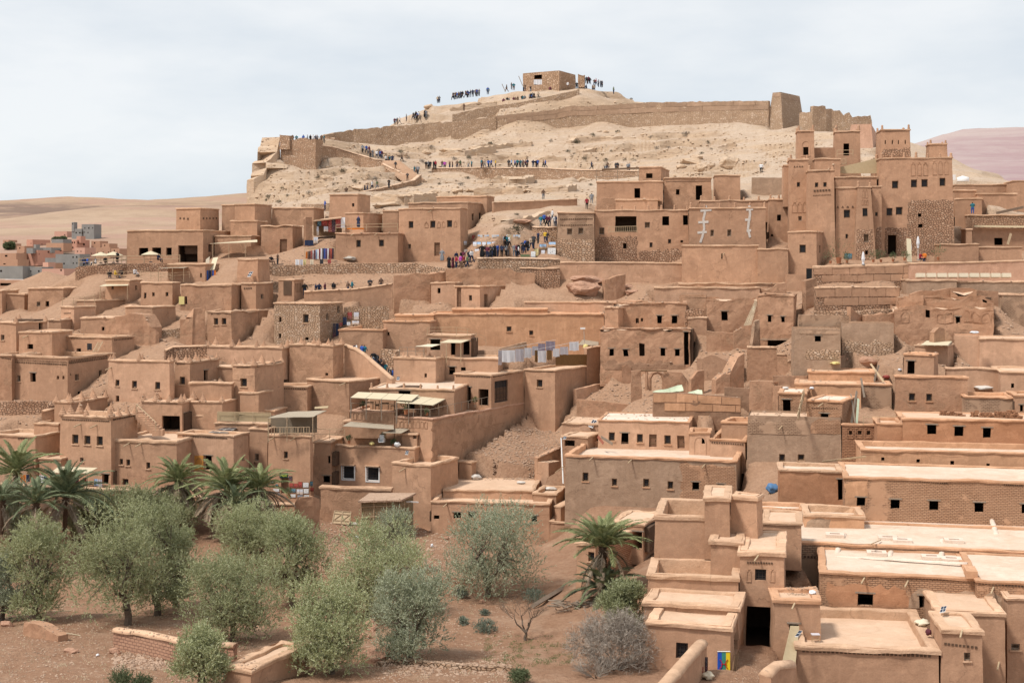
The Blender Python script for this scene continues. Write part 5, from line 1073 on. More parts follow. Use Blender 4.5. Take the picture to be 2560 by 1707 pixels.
cp('C',[(200,300,322),(420,240,320),(650,240,319),(1000,230,319),(1210,310,320),(1400,330,322),(1550,382,322),(700,330,316),(300,480,308.5),(900,380,311),(300,800,291),(700,800,289),(1100,700,296),(1500,700,293),(1900,700,288),(2200,700,284),(600,930,279),(1200,930,275),(1700,880,271),
         (1700,1010,250),(2100,900,262),(2250,1010,244),(300,1150,250),(700,1150,246),(900,1250,232),(500,1230,234),(200,1300,226),(900,1310,219),(700,1390,206),(350,1440,201),(200,1500,198),(60,1300,224),(950,1300,221)])
cp('D',[(60,620,268),(150,800,236),(0,850,242),(450,500,274),(950,620,250),(500,560,262),(880,480,270)])
cp('E',[(200,660,190),(550,655,191.5),(900,640,194),(1500,640,195),(1830,632,195),(1880,690,190.8),(1000,790,187),(700,800,187.5),(1300,790,187.5),(560,560,196),(700,480,199),(800,420,203),(720,240,214),(760,170,222),(560,560,197),(800,880,184),(1550,960,183),(1650,1080,180),(1500,1100,178)])
cp('F',[(450,595,191),(800,590,192),(1100,600,191),(1000,310,202),(700,380,196.5),(560,300,203),(800,200,207),(1300,160,204),(700,480,194),(1050,470,193.5),(1350,985,181),(1300,800,184.5),(1500,960,181),(1900,960,179),(1850,850,184),(1100,980,181)])
cp('H',[(700,350,181),(1200,330,182),(1800,330,182),(700,620,167),(700,860,159),(900,1250,148),(500,1280,146.5),(1000,870,158)])
cp('A',[(750,660,197),(1000,650,197.5),(1400,640,198),(2000,600,199),(600,820,192),(800,860,189),(950,780,191),(700,960,183.5),(400,700,230),(2030,690,190.5),(1950,820,187)])
cp('I',[(1450,300,168),(1400,400,163),(1600,330,166),(1500,250,170),(200,1080,149.5)])
cp('J',[(1600,470,166),(1750,600,162),(1820,660,160)])
cp('K',[(1650,900,166),(1800,820,169),(1950,745,172),(1620,1080,160.5)])
cp('B',[(150,1200,262.5),(128,1090,264),(180,1060,265),(245,1000,266),(232,930,267),(270,900,267.5),(340,845,268.5),(350,780,269)])
T('D'); fwall('low_plaster_wall', 'low grey plaster wall on the slope beside the kasbah',[(-150,890,1055,216),(140,892,1055,214)], 'mud_grey',.5,None,0)
T('B'); fwall('cliff_edge', 'sheer weathered limestone edge dropping from the bastion',[(126,1088,1320,262.5),(170,1062,1320,263),(215,1045,1310,263.5),(240,985,1290,264),(234,930,1280,265),(280,890,1240,266),(338,842,1180,267),(352,770,1120,268),(366,712,1060,268.6)], 'limestone',4.0,None,.5,cat='cliff',ctrl=False)
T('A'); fwall('cafe_terrace_wall', 'rough stone retaining wall of the cafe terrace',[(690,690,810,194),(720,680,810,194),(1110,660,790,194.5),(1150,655,760,195),(1530,650,730,195.8)], 'stone_red',.6,None,.08)
CTRL+=[(-56,256,22),(-55.5,260,22),(-55.5,263.5,22),(-55.3,267,22),(-55,270,23),(-58,278,26),(-56,249,22),(-75,262,22),(-62,275,24),(-85,240,20),(-90,290,20),(-72,310,30),(-110,300,16),(-66,222,19),(-80,200,14),(-100,170,8),(-70,150,1.5),(-110,120,0),(-70,90,0),(-60,70,0),(0,66,0),(-30,62,0),(30,66,-1),(60,70,-1.5),(90,110,4),(110,150,14),(120,190,24),(125,230,30),(120,280,34),(70,300,47),(95,260,40),(60,330,50),(0,350,58),(-40,345,50),(30,350,56),(110,345,34),(-120,345,14),(-60,345,36),(60,100,1),(80,85,-1)]
GX0,GX1,GY0,GY1,GS=-110,130,60,352,0.65
def rbf(ctrl):
    """one smooth sheet through scattered ground levels (linear radial basis + plane)"""
    P=np.array(ctrl,float); q=P.copy(); keep=[]; seen=set()
    for i,p in enumerate(P):
        k=(round(p[0]/1.2),round(p[1]/1.2))
        if k in seen: continue
        seen.add(k); keep.append(i)
    P=P[keep]; n=len(P); A=np.zeros((n+3,n+3)); d=np.hypot(P[:,None,0]-P[None,:,0],P[:,None,1]-P[None,:,1])
    A[:n,:n]=d-np.eye(n)*0.6; A[:n,n]=1; A[:n,n+1:n+3]=P[:,:2]; A[n,:n]=1; A[n+1:,:n]=P[:,:2].T
    s=np.linalg.solve(A,np.concatenate([P[:,2],[0,0,0]]))
    def f(X,Y):
        out=np.full(X.shape,s[n])+s[n+1]*X+s[n+2]*Y
        for i in range(n): out+=s[i]*np.hypot(X-P[i,0],Y-P[i,1])
        return out
    return f
def build_ground():
    xs=np.arange(GX0,GX1+GS,GS); ys=np.arange(GY0,GY1+GS,GS); X,Y=np.meshgrid(xs,ys); Z=rbf(CTRL)(X,Y)
    r=np.random.RandomState(3)
    def vnoise(sc,seed):                     # smooth value noise on the sheet
        rr=np.random.RandomState(seed); n1,n2=int((GX1-GX0)/sc)+4,int((GY1-GY0)/sc)+4; g=rr.rand(n2,n1)-.5
        fx,fy=(X-GX0)/sc,(Y-GY0)/sc; ix,iy=fx.astype(int),fy.astype(int); tx,ty=fx-ix,fy-iy; tx=tx*tx*(3-2*tx); ty=ty*ty*(3-2*ty)
        return (g[iy,ix]*(1-tx)+g[iy,ix+1]*tx)*(1-ty)+(g[iy+1,ix]*(1-tx)+g[iy+1,ix+1]*tx)*ty
    hillm=np.clip((Z-26)/10,0,1); Z0=Z.copy()
    Z=Z+hillm*(vnoise(14,1)*2.2+vnoise(5,2)*.9+vnoise(2,4)*.22)+(1-hillm)*(vnoise(6,5)*.35+vnoise(2,6)*.16)
    # limestone ledges on the hill: the slope steps at irregular levels
    lv=Z/2.3+vnoise(22,8)*1.2+vnoise(4,12)*.35; fr=lv-np.floor(lv); step=np.clip((fr-.72)/.09,0,1); ledge=(np.floor(lv)+step)-lv+.14
    lm=np.clip(vnoise(9,9)*3+.35,0,1)*hillm; Z=Z+lm*ledge*2.3
    for (O,u,v,w,d,zb,zt,g) in FOOT:   # the ground never stands up inside a house
        s=(X-O.x)*u.x+(Y-O.y)*u.y; t=(X-O.x)*v.x+(Y-O.y)*v.y
        inside=(s>-.7) & (s<w+.5) & (t>-.5) & (t<d+.3)
        lim=zb-.05 if g else zb
        Z=np.where(inside,np.minimum(Z,lim),Z)
    n1,n2=len(xs),len(ys); me=bpy.data.meshes.new('hillside_ground')
    co=np.stack([X.ravel(),Y.ravel(),Z.ravel()],1); i=np.arange(n1*n2).reshape(n2,n1)
    f=np.stack([i[:-1,:-1].ravel(),i[:-1,1:].ravel(),i[1:,1:].ravel(),i[1:,:-1].ravel()],1)
    me.vertices.add(len(co)); me.vertices.foreach_set('co',co.ravel()); me.loops.add(f.size); me.loops.foreach_set('vertex_index',f.ravel()); me.polygons.add(len(f))
    me.polygons.foreach_set('loop_start',np.arange(0,f.size,4)); me.polygons.foreach_set('use_smooth',[True]*len(f)); me.update(); me.validate()
    me.materials.append(M_['hillside']); o=link(bpy.data.objects.new('hillside_ground',me)); tag(o, 'terraced hillside with gardens below and a bare limestone crest',kind='structure')
    globals()['GZ']=Z; return o
def gz(x,y):
    i=(x-GX0)/GS; j=(y-GY0)/GS; i0=int(min(max(i,0),GZ.shape[1]-2)); j0=int(min(max(j,0),GZ.shape[0]-2)); a,b=i-i0,j-j0
    return float((GZ[j0,i0]*(1-a)+GZ[j0,i0+1]*a)*(1-b)+(GZ[j0+1,i0]*(1-a)+GZ[j0+1,i0+1]*a)*b)
def on_ground(x,y,D):
    p=at(x,y,D); p.z=gz(p.x,p.y); return p
def march(x,y,d0=66,d1=345):
    """where the sight line through a photo point meets the ground sheet"""
    sx,sy=px(x),py(y); D=d0
    while D<d1:
        p=W(sx,sy,D)
        if p.z<=gz(p.x,p.y): return p
        D+=.4
    return W(sx,sy,d1)
def build_far():
    far=[W(x,y,D) for (x,y,D) in [(-100,745,420),(60,745,430),(100,712,560),(250,712,560),(400,705,600),(550,700,560),(0,668,690),(150,662,700),(300,645,740),(60,625,800),(180,622,800),(250,596,890),(400,590,900),(600,595,900),(0,570,1000),(150,568,1000),(60,540,1250),(300,530,1150),(420,530,1150),(550,520,1250),(240,522,1300),(-100,545,1200),
            (0,536,1420),(150,540,1450),(-200,520,1700),(0,509,1800),(150,500,1850),(230,499,1850),(320,503,1850),(450,497,1850),(600,490,1900),(700,488,1900),(-400,520,1800),(-600,540,1700),(0,520,2400),(400,520,2600),(-600,540,2600),
            (2350,470,520),(2560,465,520),(2300,440,800),(2450,435,800),(2600,432,820),(2330,395,1050),(2450,390,1080),(2560,400,1080),(2260,372,1150),(2300,360,1250),(2350,342,1300),(2430,330,1400),(2520,329,1420),(2600,332,1420),(2750,345,1420),(2900,370,1400),(2250,385,1300),(2150,420,1300),(2400,345,2000),(2700,350,2000),
            (1280,640,600),(1280,600,1200),(1000,560,1600),(1700,560,1400),(1280,560,2600),(2000,480,1300),(-900,700,500),(3200,500,700),(3400,420,1500)]]
    fz=rbf([tuple(p) for p in far]+[(-150,345,8),(0,360,18),(150,345,24),(-160,250,8),(160,250,24),(220,200,14),(-220,200,2),(-150,120,-2),(150,120,2),(-200,50,-2),(200,50,-2),(0,40,-2),(0,-100,-2),(-200,-100,-2),(200,-100,-2)])
    xs=np.arange(-1600,1600,16.0); ys=np.arange(-120,2700,16.0); X,Y=np.meshgrid(xs,ys); Z=fz(X,Y)
    for sc,am,sd in ((140,10,1),(50,4,2),(22,2.0,3)):
        rr=np.random.RandomState(sd+20); g=rr.rand(int(3000/sc)+4,int(3300/sc)+4)-.5; fx,fy=(X+1600)/sc,(Y+120)/sc; ix,iy=fx.astype(int),fy.astype(int); tx,ty=fx-ix,fy-iy; tx=tx*tx*(3-2*tx); ty=ty*ty*(3-2*ty)
        n=(g[iy,ix]*(1-tx)+g[iy,ix+1]*tx)*(1-ty)+(g[iy+1,ix]*(1-tx)+g[iy+1,ix+1]*tx)*ty
        Z=Z+n*am*np.clip((Y-800)/500,0,1)
    inner=(X>GX0+4) & (X<GX1-4) & (Y>GY0+4) & (Y<GY1-4); Z=np.where(inner,Z-40,np.where((X>GX0-20) & (X<GX1+20) & (Y>GY0-20) & (Y<GY1+20),np.minimum(Z-3,12),Z))
    Z=np.where((Y>352) & (Y<500) & (abs(X)<130),np.minimum(Z,20),Z)
    n1,n2=len(xs),len(ys); me=bpy.data.meshes.new('far_hills'); co=np.stack([X.ravel(),Y.ravel(),Z.ravel()],1); i=np.arange(n1*n2).reshape(n2,n1)
    me.from_pydata(co.tolist(),[],np.stack([i[:-1,:-1].ravel(),i[:-1,1:].ravel(),i[1:,1:].ravel(),i[1:,:-1].ravel()],1).tolist())
    me.polygons.foreach_set('use_smooth',[True]*len(me.polygons)); me.materials.append(M_['far_land']); o=link(bpy.data.objects.new('far_hills',me)); tag(o, 'desert valley floor and far hills, mauve and ochre',kind='structure')
    globals()['FARZ']=(xs,ys,Z)
    m=MB(); m.add([(-9000,-3000,-6),(9000,-3000,-6),(9000,15000,-6),(-9000,15000,-6)],[(0,1,2,3)]); o=m.build('ground',M_['far_land'],off=(0,0,0)); tag(o, 'desert plain reaching the horizon',kind='structure')
def farz(x,y):
    xs,ys,Z=FARZ; i=int((x-xs[0])/16); j=int((y-ys[0])/16); a,b=(x-xs[i])/16,(y-ys[j])/16
    return float((Z[j,i]*(1-a)+Z[j,i+1]*a)*(1-b)+(Z[j+1,i]*(1-a)+Z[j+1,i+1]*a)*b)
build_ground(); build_far()
def ledge(label,tile,pts,th=1.6,jag=.45,mat='limestone'):
    T(tile); fwall('rock_ledge',label,[(x,y0,y1,march(x,y1).y) for (x,y0,y1) in pts],mat,th,None,jag,ctrl=False,cat='rock',step=.6,group='rock ledges on the hill')
for L_ in (('long pale rock ledge in the middle of the bare hill', 'C',[(830,735,765),(900,705,760),(1000,712,755),(1100,700,740),(1220,712,735),(1300,705,722)]),('crumbling ledge above the middle of the path', 'C',[(-40,790,835),(60,765,822),(180,775,815),(300,760,800),(470,750,790)]),('low ledge just over the walkers', 'C',[(-30,850,890),(120,858,895),(260,885,915),(420,880,912)]),('smooth pale ledge over the path parapet', 'C',[(540,900,940),(620,872,935),(700,880,928),(770,900,925)]),('thin ledge in the scree toward the boulders', 'C',[(940,830,850),(1060,805,842),(1160,812,838),(1250,800,822)]),('ledge line below the rampart end', 'C',[(1440,862,882),(1600,848,872),(1760,850,876),(1900,845,868)]),('reddish ledge under the watchtower slope', 'C',[(2170,790,815),(2260,765,805),(2334,760,800)]),
           ('orange strata band above the start of the path', 'B',[(1810,850,885),(1900,825,880),(2050,835,880),(2180,800,870),(2334,780,850)]),('thick undercut strata below the path', 'C',[(-60,1180,1240),(60,1160,1235),(200,1175,1230),(330,1160,1225),(390,1180,1222)]),('second undercut strata band below the path', 'C',[(400,1165,1215),(520,1172,1212),(700,1160,1205),(800,1145,1205),(885,1140,1190)]),('broken ledge under the path parapet', 'C',[(60,1078,1105),(200,1068,1112),(340,1085,1130),(500,1058,1100)]),('ledge on the scree under the bastion', 'B',[(690,1090,1115),(780,1062,1112),(850,1075,1105)]),('undercut ledge beside the cube house', 'B',[(1190,1235,1300),(1300,1225,1300),(1480,1230,1305),(1500,1240,1330),(1650,1222,1320),(1800,1210,1290)]),('summit ledge under the fort path', 'B',[(1920,440,475),(2050,420,460),(2200,400,445),(2334,385,425)]),('long eroded crest of the market slope', 'F',[(560,300,322),(700,255,300),(850,232,285),(960,215,262),(1080,165,200)])): ledge(*L_)
build_houses(); build_walls()
# ------------------------------------------------------------------ rays against what is built (to stand things on roofs,lanes and walls)
from mathutils.bvhtree import BVHTree
def _bvh():
    bpy.context.view_layer.update(); V=[]; Fs=[]; o_=0
    for o in COL.objects:
        if o.type != 'MESH' or o.name.startswith(('far_', 'ground')): continue
        me=o.data; M=np.array(o.matrix_world); n=len(me.vertices); c=np.empty(n*3,np.float32); me.vertices.foreach_get('co',c); V.append(c.reshape(-1,3) @ M[:3,:3].T+M[:3,3]); Fs+=[tuple(i+o_ for i in p.vertices) for p in me.polygons]; o_+=n
    return BVHTree.FromPolygons(np.concatenate(V).tolist(),Fs)
BV=_bvh()
def ray(x,y):
    dr=Vector(((px(x)-CX)/F,1,-(py(y)-HZ)/F)).normalized()
    loc,nor,*_=BV.ray_cast(Vector((0,0,CZ)),dr)
    if loc is None: return at(x,y,330),Vector((0,-1,0))
    return loc.copy(),(nor.copy() if nor.dot(dr)<0 else -nor)
def stand(x,y,D=None,tol=.12):
    """level spot under a photo point; falls back to distance D"""
    p,n=ray(x,y)
    if n.z>.35 and (D is None or abs(p.y-D)<D*tol): return p
    if D: return at(x,y,D)
    p=p+n*.35; return p
# ------------------------------------------------------------------ vegetation
rng=np.random.RandomState(11)
def quads_mesh(name,V,mat,smooth=False):
    """V: (n,4,3) array of quads -> one mesh"""
    n=len(V); me=bpy.data.meshes.new(name); me.vertices.add(n*4); me.vertices.foreach_set('co',V.reshape(-1).astype(np.float32)); me.loops.add(n*4)
    me.loops.foreach_set('vertex_index',np.arange(n*4)); me.polygons.add(n); me.polygons.foreach_set('loop_start',np.arange(0,n*4,4)); me.update(); me.materials.append(mat); return me
def leaf_quads(o,d,ln,wd):
    """leaves at o along d (n,3), random roll"""
    n=len(o); d=d/np.linalg.norm(d,axis=1,keepdims=True); r=rng.normal(size=(n,3)); s=np.cross(d,r); s/=np.linalg.norm(s,axis=1,keepdims=True)+1e-9
    ln=np.asarray(ln).reshape(-1,1); wd=np.asarray(wd).reshape(-1,1)
    return np.stack([o,o+d*ln*.45+s*wd,o+d*ln,o+d*ln*.45-s*wd],1)
def crown_quads(centres,radii,ntw,nl,tl=.5,ln=.16,wd=.026,up=.55):
    out=[]
    for c,r in zip(centres,radii):
        q=rng.normal(size=(ntw,3)); q/=np.linalg.norm(q,axis=1,keepdims=True); rad=r*rng.uniform(.25,1.0,(ntw,1))**.6; o=c+q*rad*np.array([1,1,.9])
        d=q*.8+rng.normal(size=(ntw,3))*.45+np.array([0,0,up]); d/=np.linalg.norm(d,axis=1,keepdims=True); L=tl*rng.uniform(.5,1.2,(ntw,1))
        t=rng.uniform(0,1,(ntw,nl)); P=o[:,None,:]+d[:,None,:]*(L*t)[:,:,None]; dd=np.repeat(d[:,None,:],nl,1)+rng.normal(size=(ntw,nl,3))*.55
        m=ntw*nl; out.append(leaf_quads(P.reshape(m,3),dd.reshape(m,3),ln*rng.uniform(.6,1.2,m),wd*rng.uniform(.7,1.2,m)))
    return np.concatenate(out)
def limb(m,a,b,r0,r1,bend=.12,n=4):
    a,b=Vector(a),Vector(b); L=(b-a).length; pts=[a]
    for k in range(1,n): t=k/n; pts.append(a.lerp(b,t)+Vector(rng.normal(size=3))*L*bend*.5*(1-abs(2*t-1)*.5))
    pts.append(b); m.tube(pts,[r0+(r1-r0)*k/n for k in range(n+1)],6)
def olive(xb,yb,ytop,xl,xr,label,leaf='olive_leaf',D=None,dens=1.0,trunk=.2,low=.02):
    p=march(xb,yb) if D is None else on_ground(xb,yb,D); D=p.y
    Hh=(py(yb)-py(ytop))*D/F; Wd=(px(xr)-px(xl))*D/F; cx=((px(xl)+px(xr))/2-CX)/F*D-p.x
    t=empty('olive_tree',p,label, 'tree', 'olive trees in the garden'); tm=MB(); z0=Hh*trunk; fork=Vector((cx*.12,0,z0))
    limb(tm,(0,0,-.4),fork,.05+Hh*.034,.04+Hh*.026,.08)
    cs,rs=[],[]; nc=int(26+Wd*2.6)
    for k in range(nc):
        a=2.399*k; f=((k+.5)/nc)**.5; zz=rng.uniform(0,1); prof=math.sin(math.pi*min(max(.22+.66*zz,0),1))**.6
        r=Wd*.5*f*prof; x,y=cx*(.2+.8*zz)+math.cos(a)*r*.97,math.sin(a)*r*.97; z=Hh*(low+.12)+(Hh*(.86-low))*zz
        cs.append((x,y,z)); rs.append(Wd*rng.uniform(.12,.22))
    cs=np.array(cs); lims=[Vector((cx*.3+math.cos(a)*Wd*.16,math.sin(a)*Wd*.16,Hh*(.42+.1*rng.rand()))) for a in (.4,2.2,3.9,5.3)]
    for l in lims: limb(tm,fork,l,.03+Hh*.02,.03+Hh*.010,.14)
    for c in cs:
        l=min(lims,key=lambda q: (q-Vector(c)).length); limb(tm,l,c,.02+Hh*.006,.012,.15,3)
    o=link(bpy.data.objects.new('trunk',tm.mesh('trunk',M_['bark']))); o.parent=t
    V=crown_quads(cs,rs,int(66*dens),20,tl=.22+Wd*.10,ln=.145,wd=.024,up=.75)
    o=link(bpy.data.objects.new('crown',quads_mesh('crown',V,M_[leaf]))); o.parent=t; return t
T('S')
olive(340,1015,90,60,620, 'slim olive tree at the field edge by the fallen mud blocks',trunk=.26)
olive(30,1000,380,-260,240, 'bluish olive tree cut by the frame edge, beside the fallen mud blocks', 'olive_leaf_grey')
olive(1165,1040,20,620,1420, 'large olive tree with a forked trunk behind the adobe garden wall')
olive(1425,955,-20,1130,1800, 'tall olive tree just behind the forked one',trunk=.24)
olive(1605,880,200,1480,1780, 'thin olive tree glimpsed between two larger ones',dens=.7)
olive(2130,1195,510,1650,2480, 'spreading olive tree beside the flat-roofed shed',trunk=.2)
olive(1850,1640,1130,1600,2080, 'young olive tree in front of the adobe wall, at the bottom of the photo',dens=.8,trunk=.1,low=.1)
T('N')
olive(120,1080,600,-160,290, 'olive tree below the tallest palm at the frame edge', 'olive_leaf_grey')
olive(820,1060,660,580,1080, 'olive tree crowded against the garden wall under the dark palm')
olive(1450,1010,700,1230,1820, 'olive tree under the shaggy palm', 'olive_leaf')
olive(1150,1100,640,950,1420, 'olive tree between the dark palm and the shaggy palm')
T('U')
olive(330,880,60,40,640, 'full olive tree in front of the broken red-brown pier', 'olive_leaf')
olive(60,640,-20,-460,200, 'olive tree below the clump of three palms')
olive(1010,985,210,700,1600, 'broad olive tree in front of the reed shed',trunk=.16)
olive(1260,600,40,1040,1450, 'slender olive growing up beside the reed shed', 'olive_leaf_grey',dens=.6)
olive(700,1490,730,250,960, 'bushy yellow-green olive next to the flat-roofed shed',trunk=.16)
olive(1400,1360,590,1060,1770, 'silvery olive tree with a many-stemmed trunk on the open ground', 'olive_leaf_grey',trunk=.12)
olive(2110,780,10,1770,2620, 'dense grey-green olive tree in front of the terrace-ledge house', 'olive_leaf_grey',trunk=.12)
T('V')
olive(1010,1080,690,850,1210, 'small olive sapling between the palm and the dead bush',dens=.9,trunk=.1)
# palms: every frond its own leaf
def frond_mesh(mat,L,droop,seed,nl=58,lf=.44):
    rr=random.Random(seed); m=MB(); pts=[]; x=z=0; a=0
    n=12
    for k in range(n+1):
        pts.append(Vector((x,0,z))); a=-droop*(k/n)**1.5; x+=L/n*math.cos(a); z+=L/n*math.sin(a)
    m.tube(pts,[.045*(1-.85*k/n)+.004 for k in range(n+1)],4)
    for k in range(nl):
        t=.14+.86*k/nl; f=t*n; i=min(int(f),n-1); P=pts[i].lerp(pts[i+1],f-i); dv=(pts[i+1]-pts[i]).normalized(); up=Vector((-dv.z,0,dv.x))
        ll=lf*(math.sin(math.pi*min(1,t*.86+.12))**.6)*rr.uniform(.85,1.1)
        for s in (-1,1):
            d=(dv*.75+Vector((0,s,0))*.75+up*rr.uniform(.15,.5)-Vector((0,0,.12))).normalized(); w=dv*.03+up*.013; q=P+d*ll*.5-Vector((0,0,.02)); e=P+d*ll-Vector((0,0,ll*.18))
            m.add([P-w*.5,q-w,e,q+w,P+w*.5],[(0,1,3,4),(1,2,3)])
    return m.mesh('frond',M_[mat])
FR={k: [frond_mesh(k,1.0*L,dr,s) for s,(L,dr) in enumerate(((2.6,.8),(2.9,1.05),(2.5,1.4)))] for k in ('palm_leaf', 'palm_leaf_dark', 'palm_dead')}
def palm(xc,yc,xb,yb,D,size,label,leaf='palm_leaf',n=34,dead=14,span=86,upright=0.0):
    c=at(xc,yc,D); b=at(xb,yb,D); b.z=min(b.z,c.z-.3); t=empty('palm_tree',b,label, 'palm', 'date palms'); m=MB(); Hh=(c-b).length; ks=10
    pts=[Vector((0,0,-.5)).lerp(c-b,k/ks) for k in range(ks+1)]
    for k in range(ks): m.bar(pts[k],pts[k+1],.19+.03*(k % 2),.24,8)
    for k in range(46):                       # leaf-base scales under the crown
        a=k*2.4; z=-.9+.9*k/46; m.bar(c-b+Vector((math.cos(a)*.15,math.sin(a)*.15,z)),c-b+Vector((math.cos(a)*.36,math.sin(a)*.36,z+.25)),.05,.02,4)
    o=link(bpy.data.objects.new('trunk',m.mesh('trunk',M_['palm_trunk']))); o.parent=t
    for k in range(n+dead):
        is_dead=k>=n; q=(k+.5)/n if not is_dead else 0
        el=R(82-span*q**.8+upright*14) if not is_dead else R(-2-48*rng.rand())
        ms=FR['palm_dead' if is_dead else leaf]; o=link(bpy.data.objects.new('dead_frond' if is_dead else 'frond',ms[k % 3])); o.parent=t; o.location=c-b+Vector((0,0,.05 if not is_dead else -.25))
        o.rotation_euler=(rng.uniform(-.35,.35),-el,2.399*k+rng.uniform(-.2,.2)); s=size*1.3*rng.uniform(.85,1.1)*(.95 if is_dead else 1)*(.75+.25*min(1,q*2) if not is_dead else 1); o.scale=(s,s,s)
    return t
T('V'); palm(830,330,850,830,101,1.1, 'lone date palm with long pale fronds in front of the palm-side house',n=46,dead=8,span=68)
palm(840,700,850,860,100.5,1.0, 'stunted dark palm sprouting at the foot of the lone date palm', 'palm_leaf_dark',n=34,dead=16,upright=.3,span=100)
T('N'); palm(150,440,150,900,129,1.35, 'tall light-green date palm at the frame edge beside the clothes stall',n=34,dead=3,upright=.3)
palm(600,660,590,960,124,1.35, 'dark blue-green palm in front of the awning stall', 'palm_leaf_dark',n=36,dead=8,upright=.6)
palm(330,720,330,930,121,1.0, 'low dark palm leaning toward the frame edge, below the clothes stall', 'palm_leaf_dark',n=22,dead=4,upright=.3)
palm(20,700,10,950,122,.9, 'grey-green palm half hidden at the frame edge', 'palm_leaf_dark',n=18,dead=2,upright=.4)
palm(1620,520,1640,820,131,1.05, 'shaggy palm with a full skirt of dead fronds below the yellow door',n=34,dead=40,upright=.3)
palm(2070,590,2060,920,129,1.25, 'middle palm of the clump with a long beard of dead fronds',n=36,dead=44,upright=.4)
T('O'); palm(620,800,610,1080,128.5,1.1, 'palm nearest the art shop, brown fronds hanging below it',n=32,dead=34,upright=.3)
palm(400,960,400,1100,125,.95, 'blue-green palm sprout growing low between the bearded palms', 'palm_leaf_dark',n=20,dead=4,upright=.7)
# shrubs,dead bush,bare tree
def tuft(name,x,y,w,h,label,leaf,group=None,n=40,nl=8,D=None,tw=None,cat='shrub',kind=None,ln=.14,wd=.022):
    p=march(x,y) if D is None else on_ground(x,y,D); s=p.y/F*cur[2]; W2,H2=w*s*.5,h*s
    ncl=4; cs=np.array([[math.cos(k*2.4)*W2*.45,math.sin(k*2.4)*W2*.45,H2*.42] for k in range(ncl)]+[[0,0,H2*.6]]); V=crown_quads(cs,[max(W2*.5,H2*.35)]*(ncl+1),n,nl,tl=H2*.35,ln=ln,wd=wd,up=.7); V[:,:,2]=np.maximum(V[:,:,2],-.05)
    me=quads_mesh(name,V,M_[leaf]); o=link(bpy.data.objects.new(name,me)); o.location=p; return tag(o,label,cat,group)
T('U')
tuft('sage_shrub',1865,790,130,90, 'grey-green shrub below the dense grey-green olive', 'sage_leaf'); tuft('sage_shrub',1885,1035,110,65, 'small sage bush in the middle of the open ground', 'sage_leaf',n=26)
tuft('sage_shrub',2080,1105,260,85, 'widest sage bush on the open ground', 'sage_leaf',n=60); tuft('sage_shrub',2080,950,110,40, 'low sage clump nearest the bare black tree', 'sage_leaf',n=22)
T('V'); tuft('sage_shrub',190,830,240,110, 'spreading bush beside the long timber beam', 'sage_leaf',n=50); tuft('round_shrub',60,1570,200,130, 'round dark shrub at the bottom edge of the photo', 'shrub_leaf',n=130,ln=.09)
T('S'); tuft('round_shrub',1100,1640,180,200, 'loose green shrub at the bottom edge near the ploughed field', 'shrub_leaf',n=60); tuft('grey_shrub',2334,1180,1,1, 'x', 'sage_leaf') if 0 else tuft('round_shrub',1290,1640,170,140, 'second green shrub at the bottom edge near the ploughed field', 'shrub_leaf',n=50)
def twigs(m,base,n,H,spread,r,depth=3,rr=None):
    rr=rr or random.Random(5)
    def grow(p,d,L,r,k):
        e=p+d*L; mid=p.lerp(e,.5)+Vector((rr.uniform(-1,1),rr.uniform(-1,1),rr.uniform(-.3,.6)))*L*.12; m.tube([p,mid,e],[r,r*.8,r*.6],4 if k>0 else 3)
        if k>0:
            for q in range(rr.choice((2,3,3))):
                nd=(d+Vector((rr.uniform(-1,1),rr.uniform(-1,1),rr.uniform(-.45,.7)))*.75).normalized(); grow(p.lerp(e,rr.uniform(.55,1)),nd,L*rr.uniform(.55,.85),r*.6,k-1)
    for k in range(n):
        a=rr.uniform(0,6.28); d=Vector((math.cos(a)*spread,math.sin(a)*spread,rr.uniform(.6,1.2))).normalized(); grow(Vector(base)+Vector((math.cos(a),math.sin(a),0))*.15,d,H*.38,r,depth)
T('V'); p=march(950,1450); t=empty('dead_bush',p, 'large tangled grey dead bush in front of the stepped low house', 'bush'); m=MB(); twigs(m,(0,0,0),26,3.6,1.2,.03,3,random.Random(8)); cq=np.array([[rng.uniform(-2.4,2.4),rng.uniform(-1.6,1.6),rng.uniform(.5,2.9)] for k in range(34)]); cq[:,:2]*=(1.1-np.abs(cq[:,2:]-1.5)/2.6); o=link(bpy.data.objects.new('twig_tangle',quads_mesh('twig_tangle',crown_quads(cq,[.75]*34,60,9,tl=.6,ln=.34,wd=.011,up=.35),M_['dry_twig']))); o.parent=t; o=link(bpy.data.objects.new('branches',m.mesh('branches',M_['dry_twig']))); o.parent=t
p=march(760,1520); t=empty('dead_bush',p, 'bleached dead branches at the bottom edge below the tangled bush', 'bush'); m=MB(); twigs(m,(0,0,0),18,2.0,1.4,.03,3,random.Random(18)); o=link(bpy.data.objects.new('branches',m.mesh('branches',M_['dry_twig']))); o.parent=t
p=march(130,1180); t=empty('bare_tree',p, 'bare black-stemmed dead tree on the open ground', 'tree'); m=MB(); limb(m,(0,0,-.3),(-.05,0,.6),.12,.09); rr=random.Random(3)
for e,hgt in (((-.8,0,1.5),.7),((.45,.1,1.6),.6),((-.35,.2,1.7),.6),((.15,-.2,1.3),.5)):
    limb(m,(-.05,0,.55),e,.07,.04,.2); twigs(m,e,4,1.9,.9,.02,3,rr)
o=link(bpy.data.objects.new('branches',m.mesh('branches',M_['bark']))); o.parent=t
T('Z')
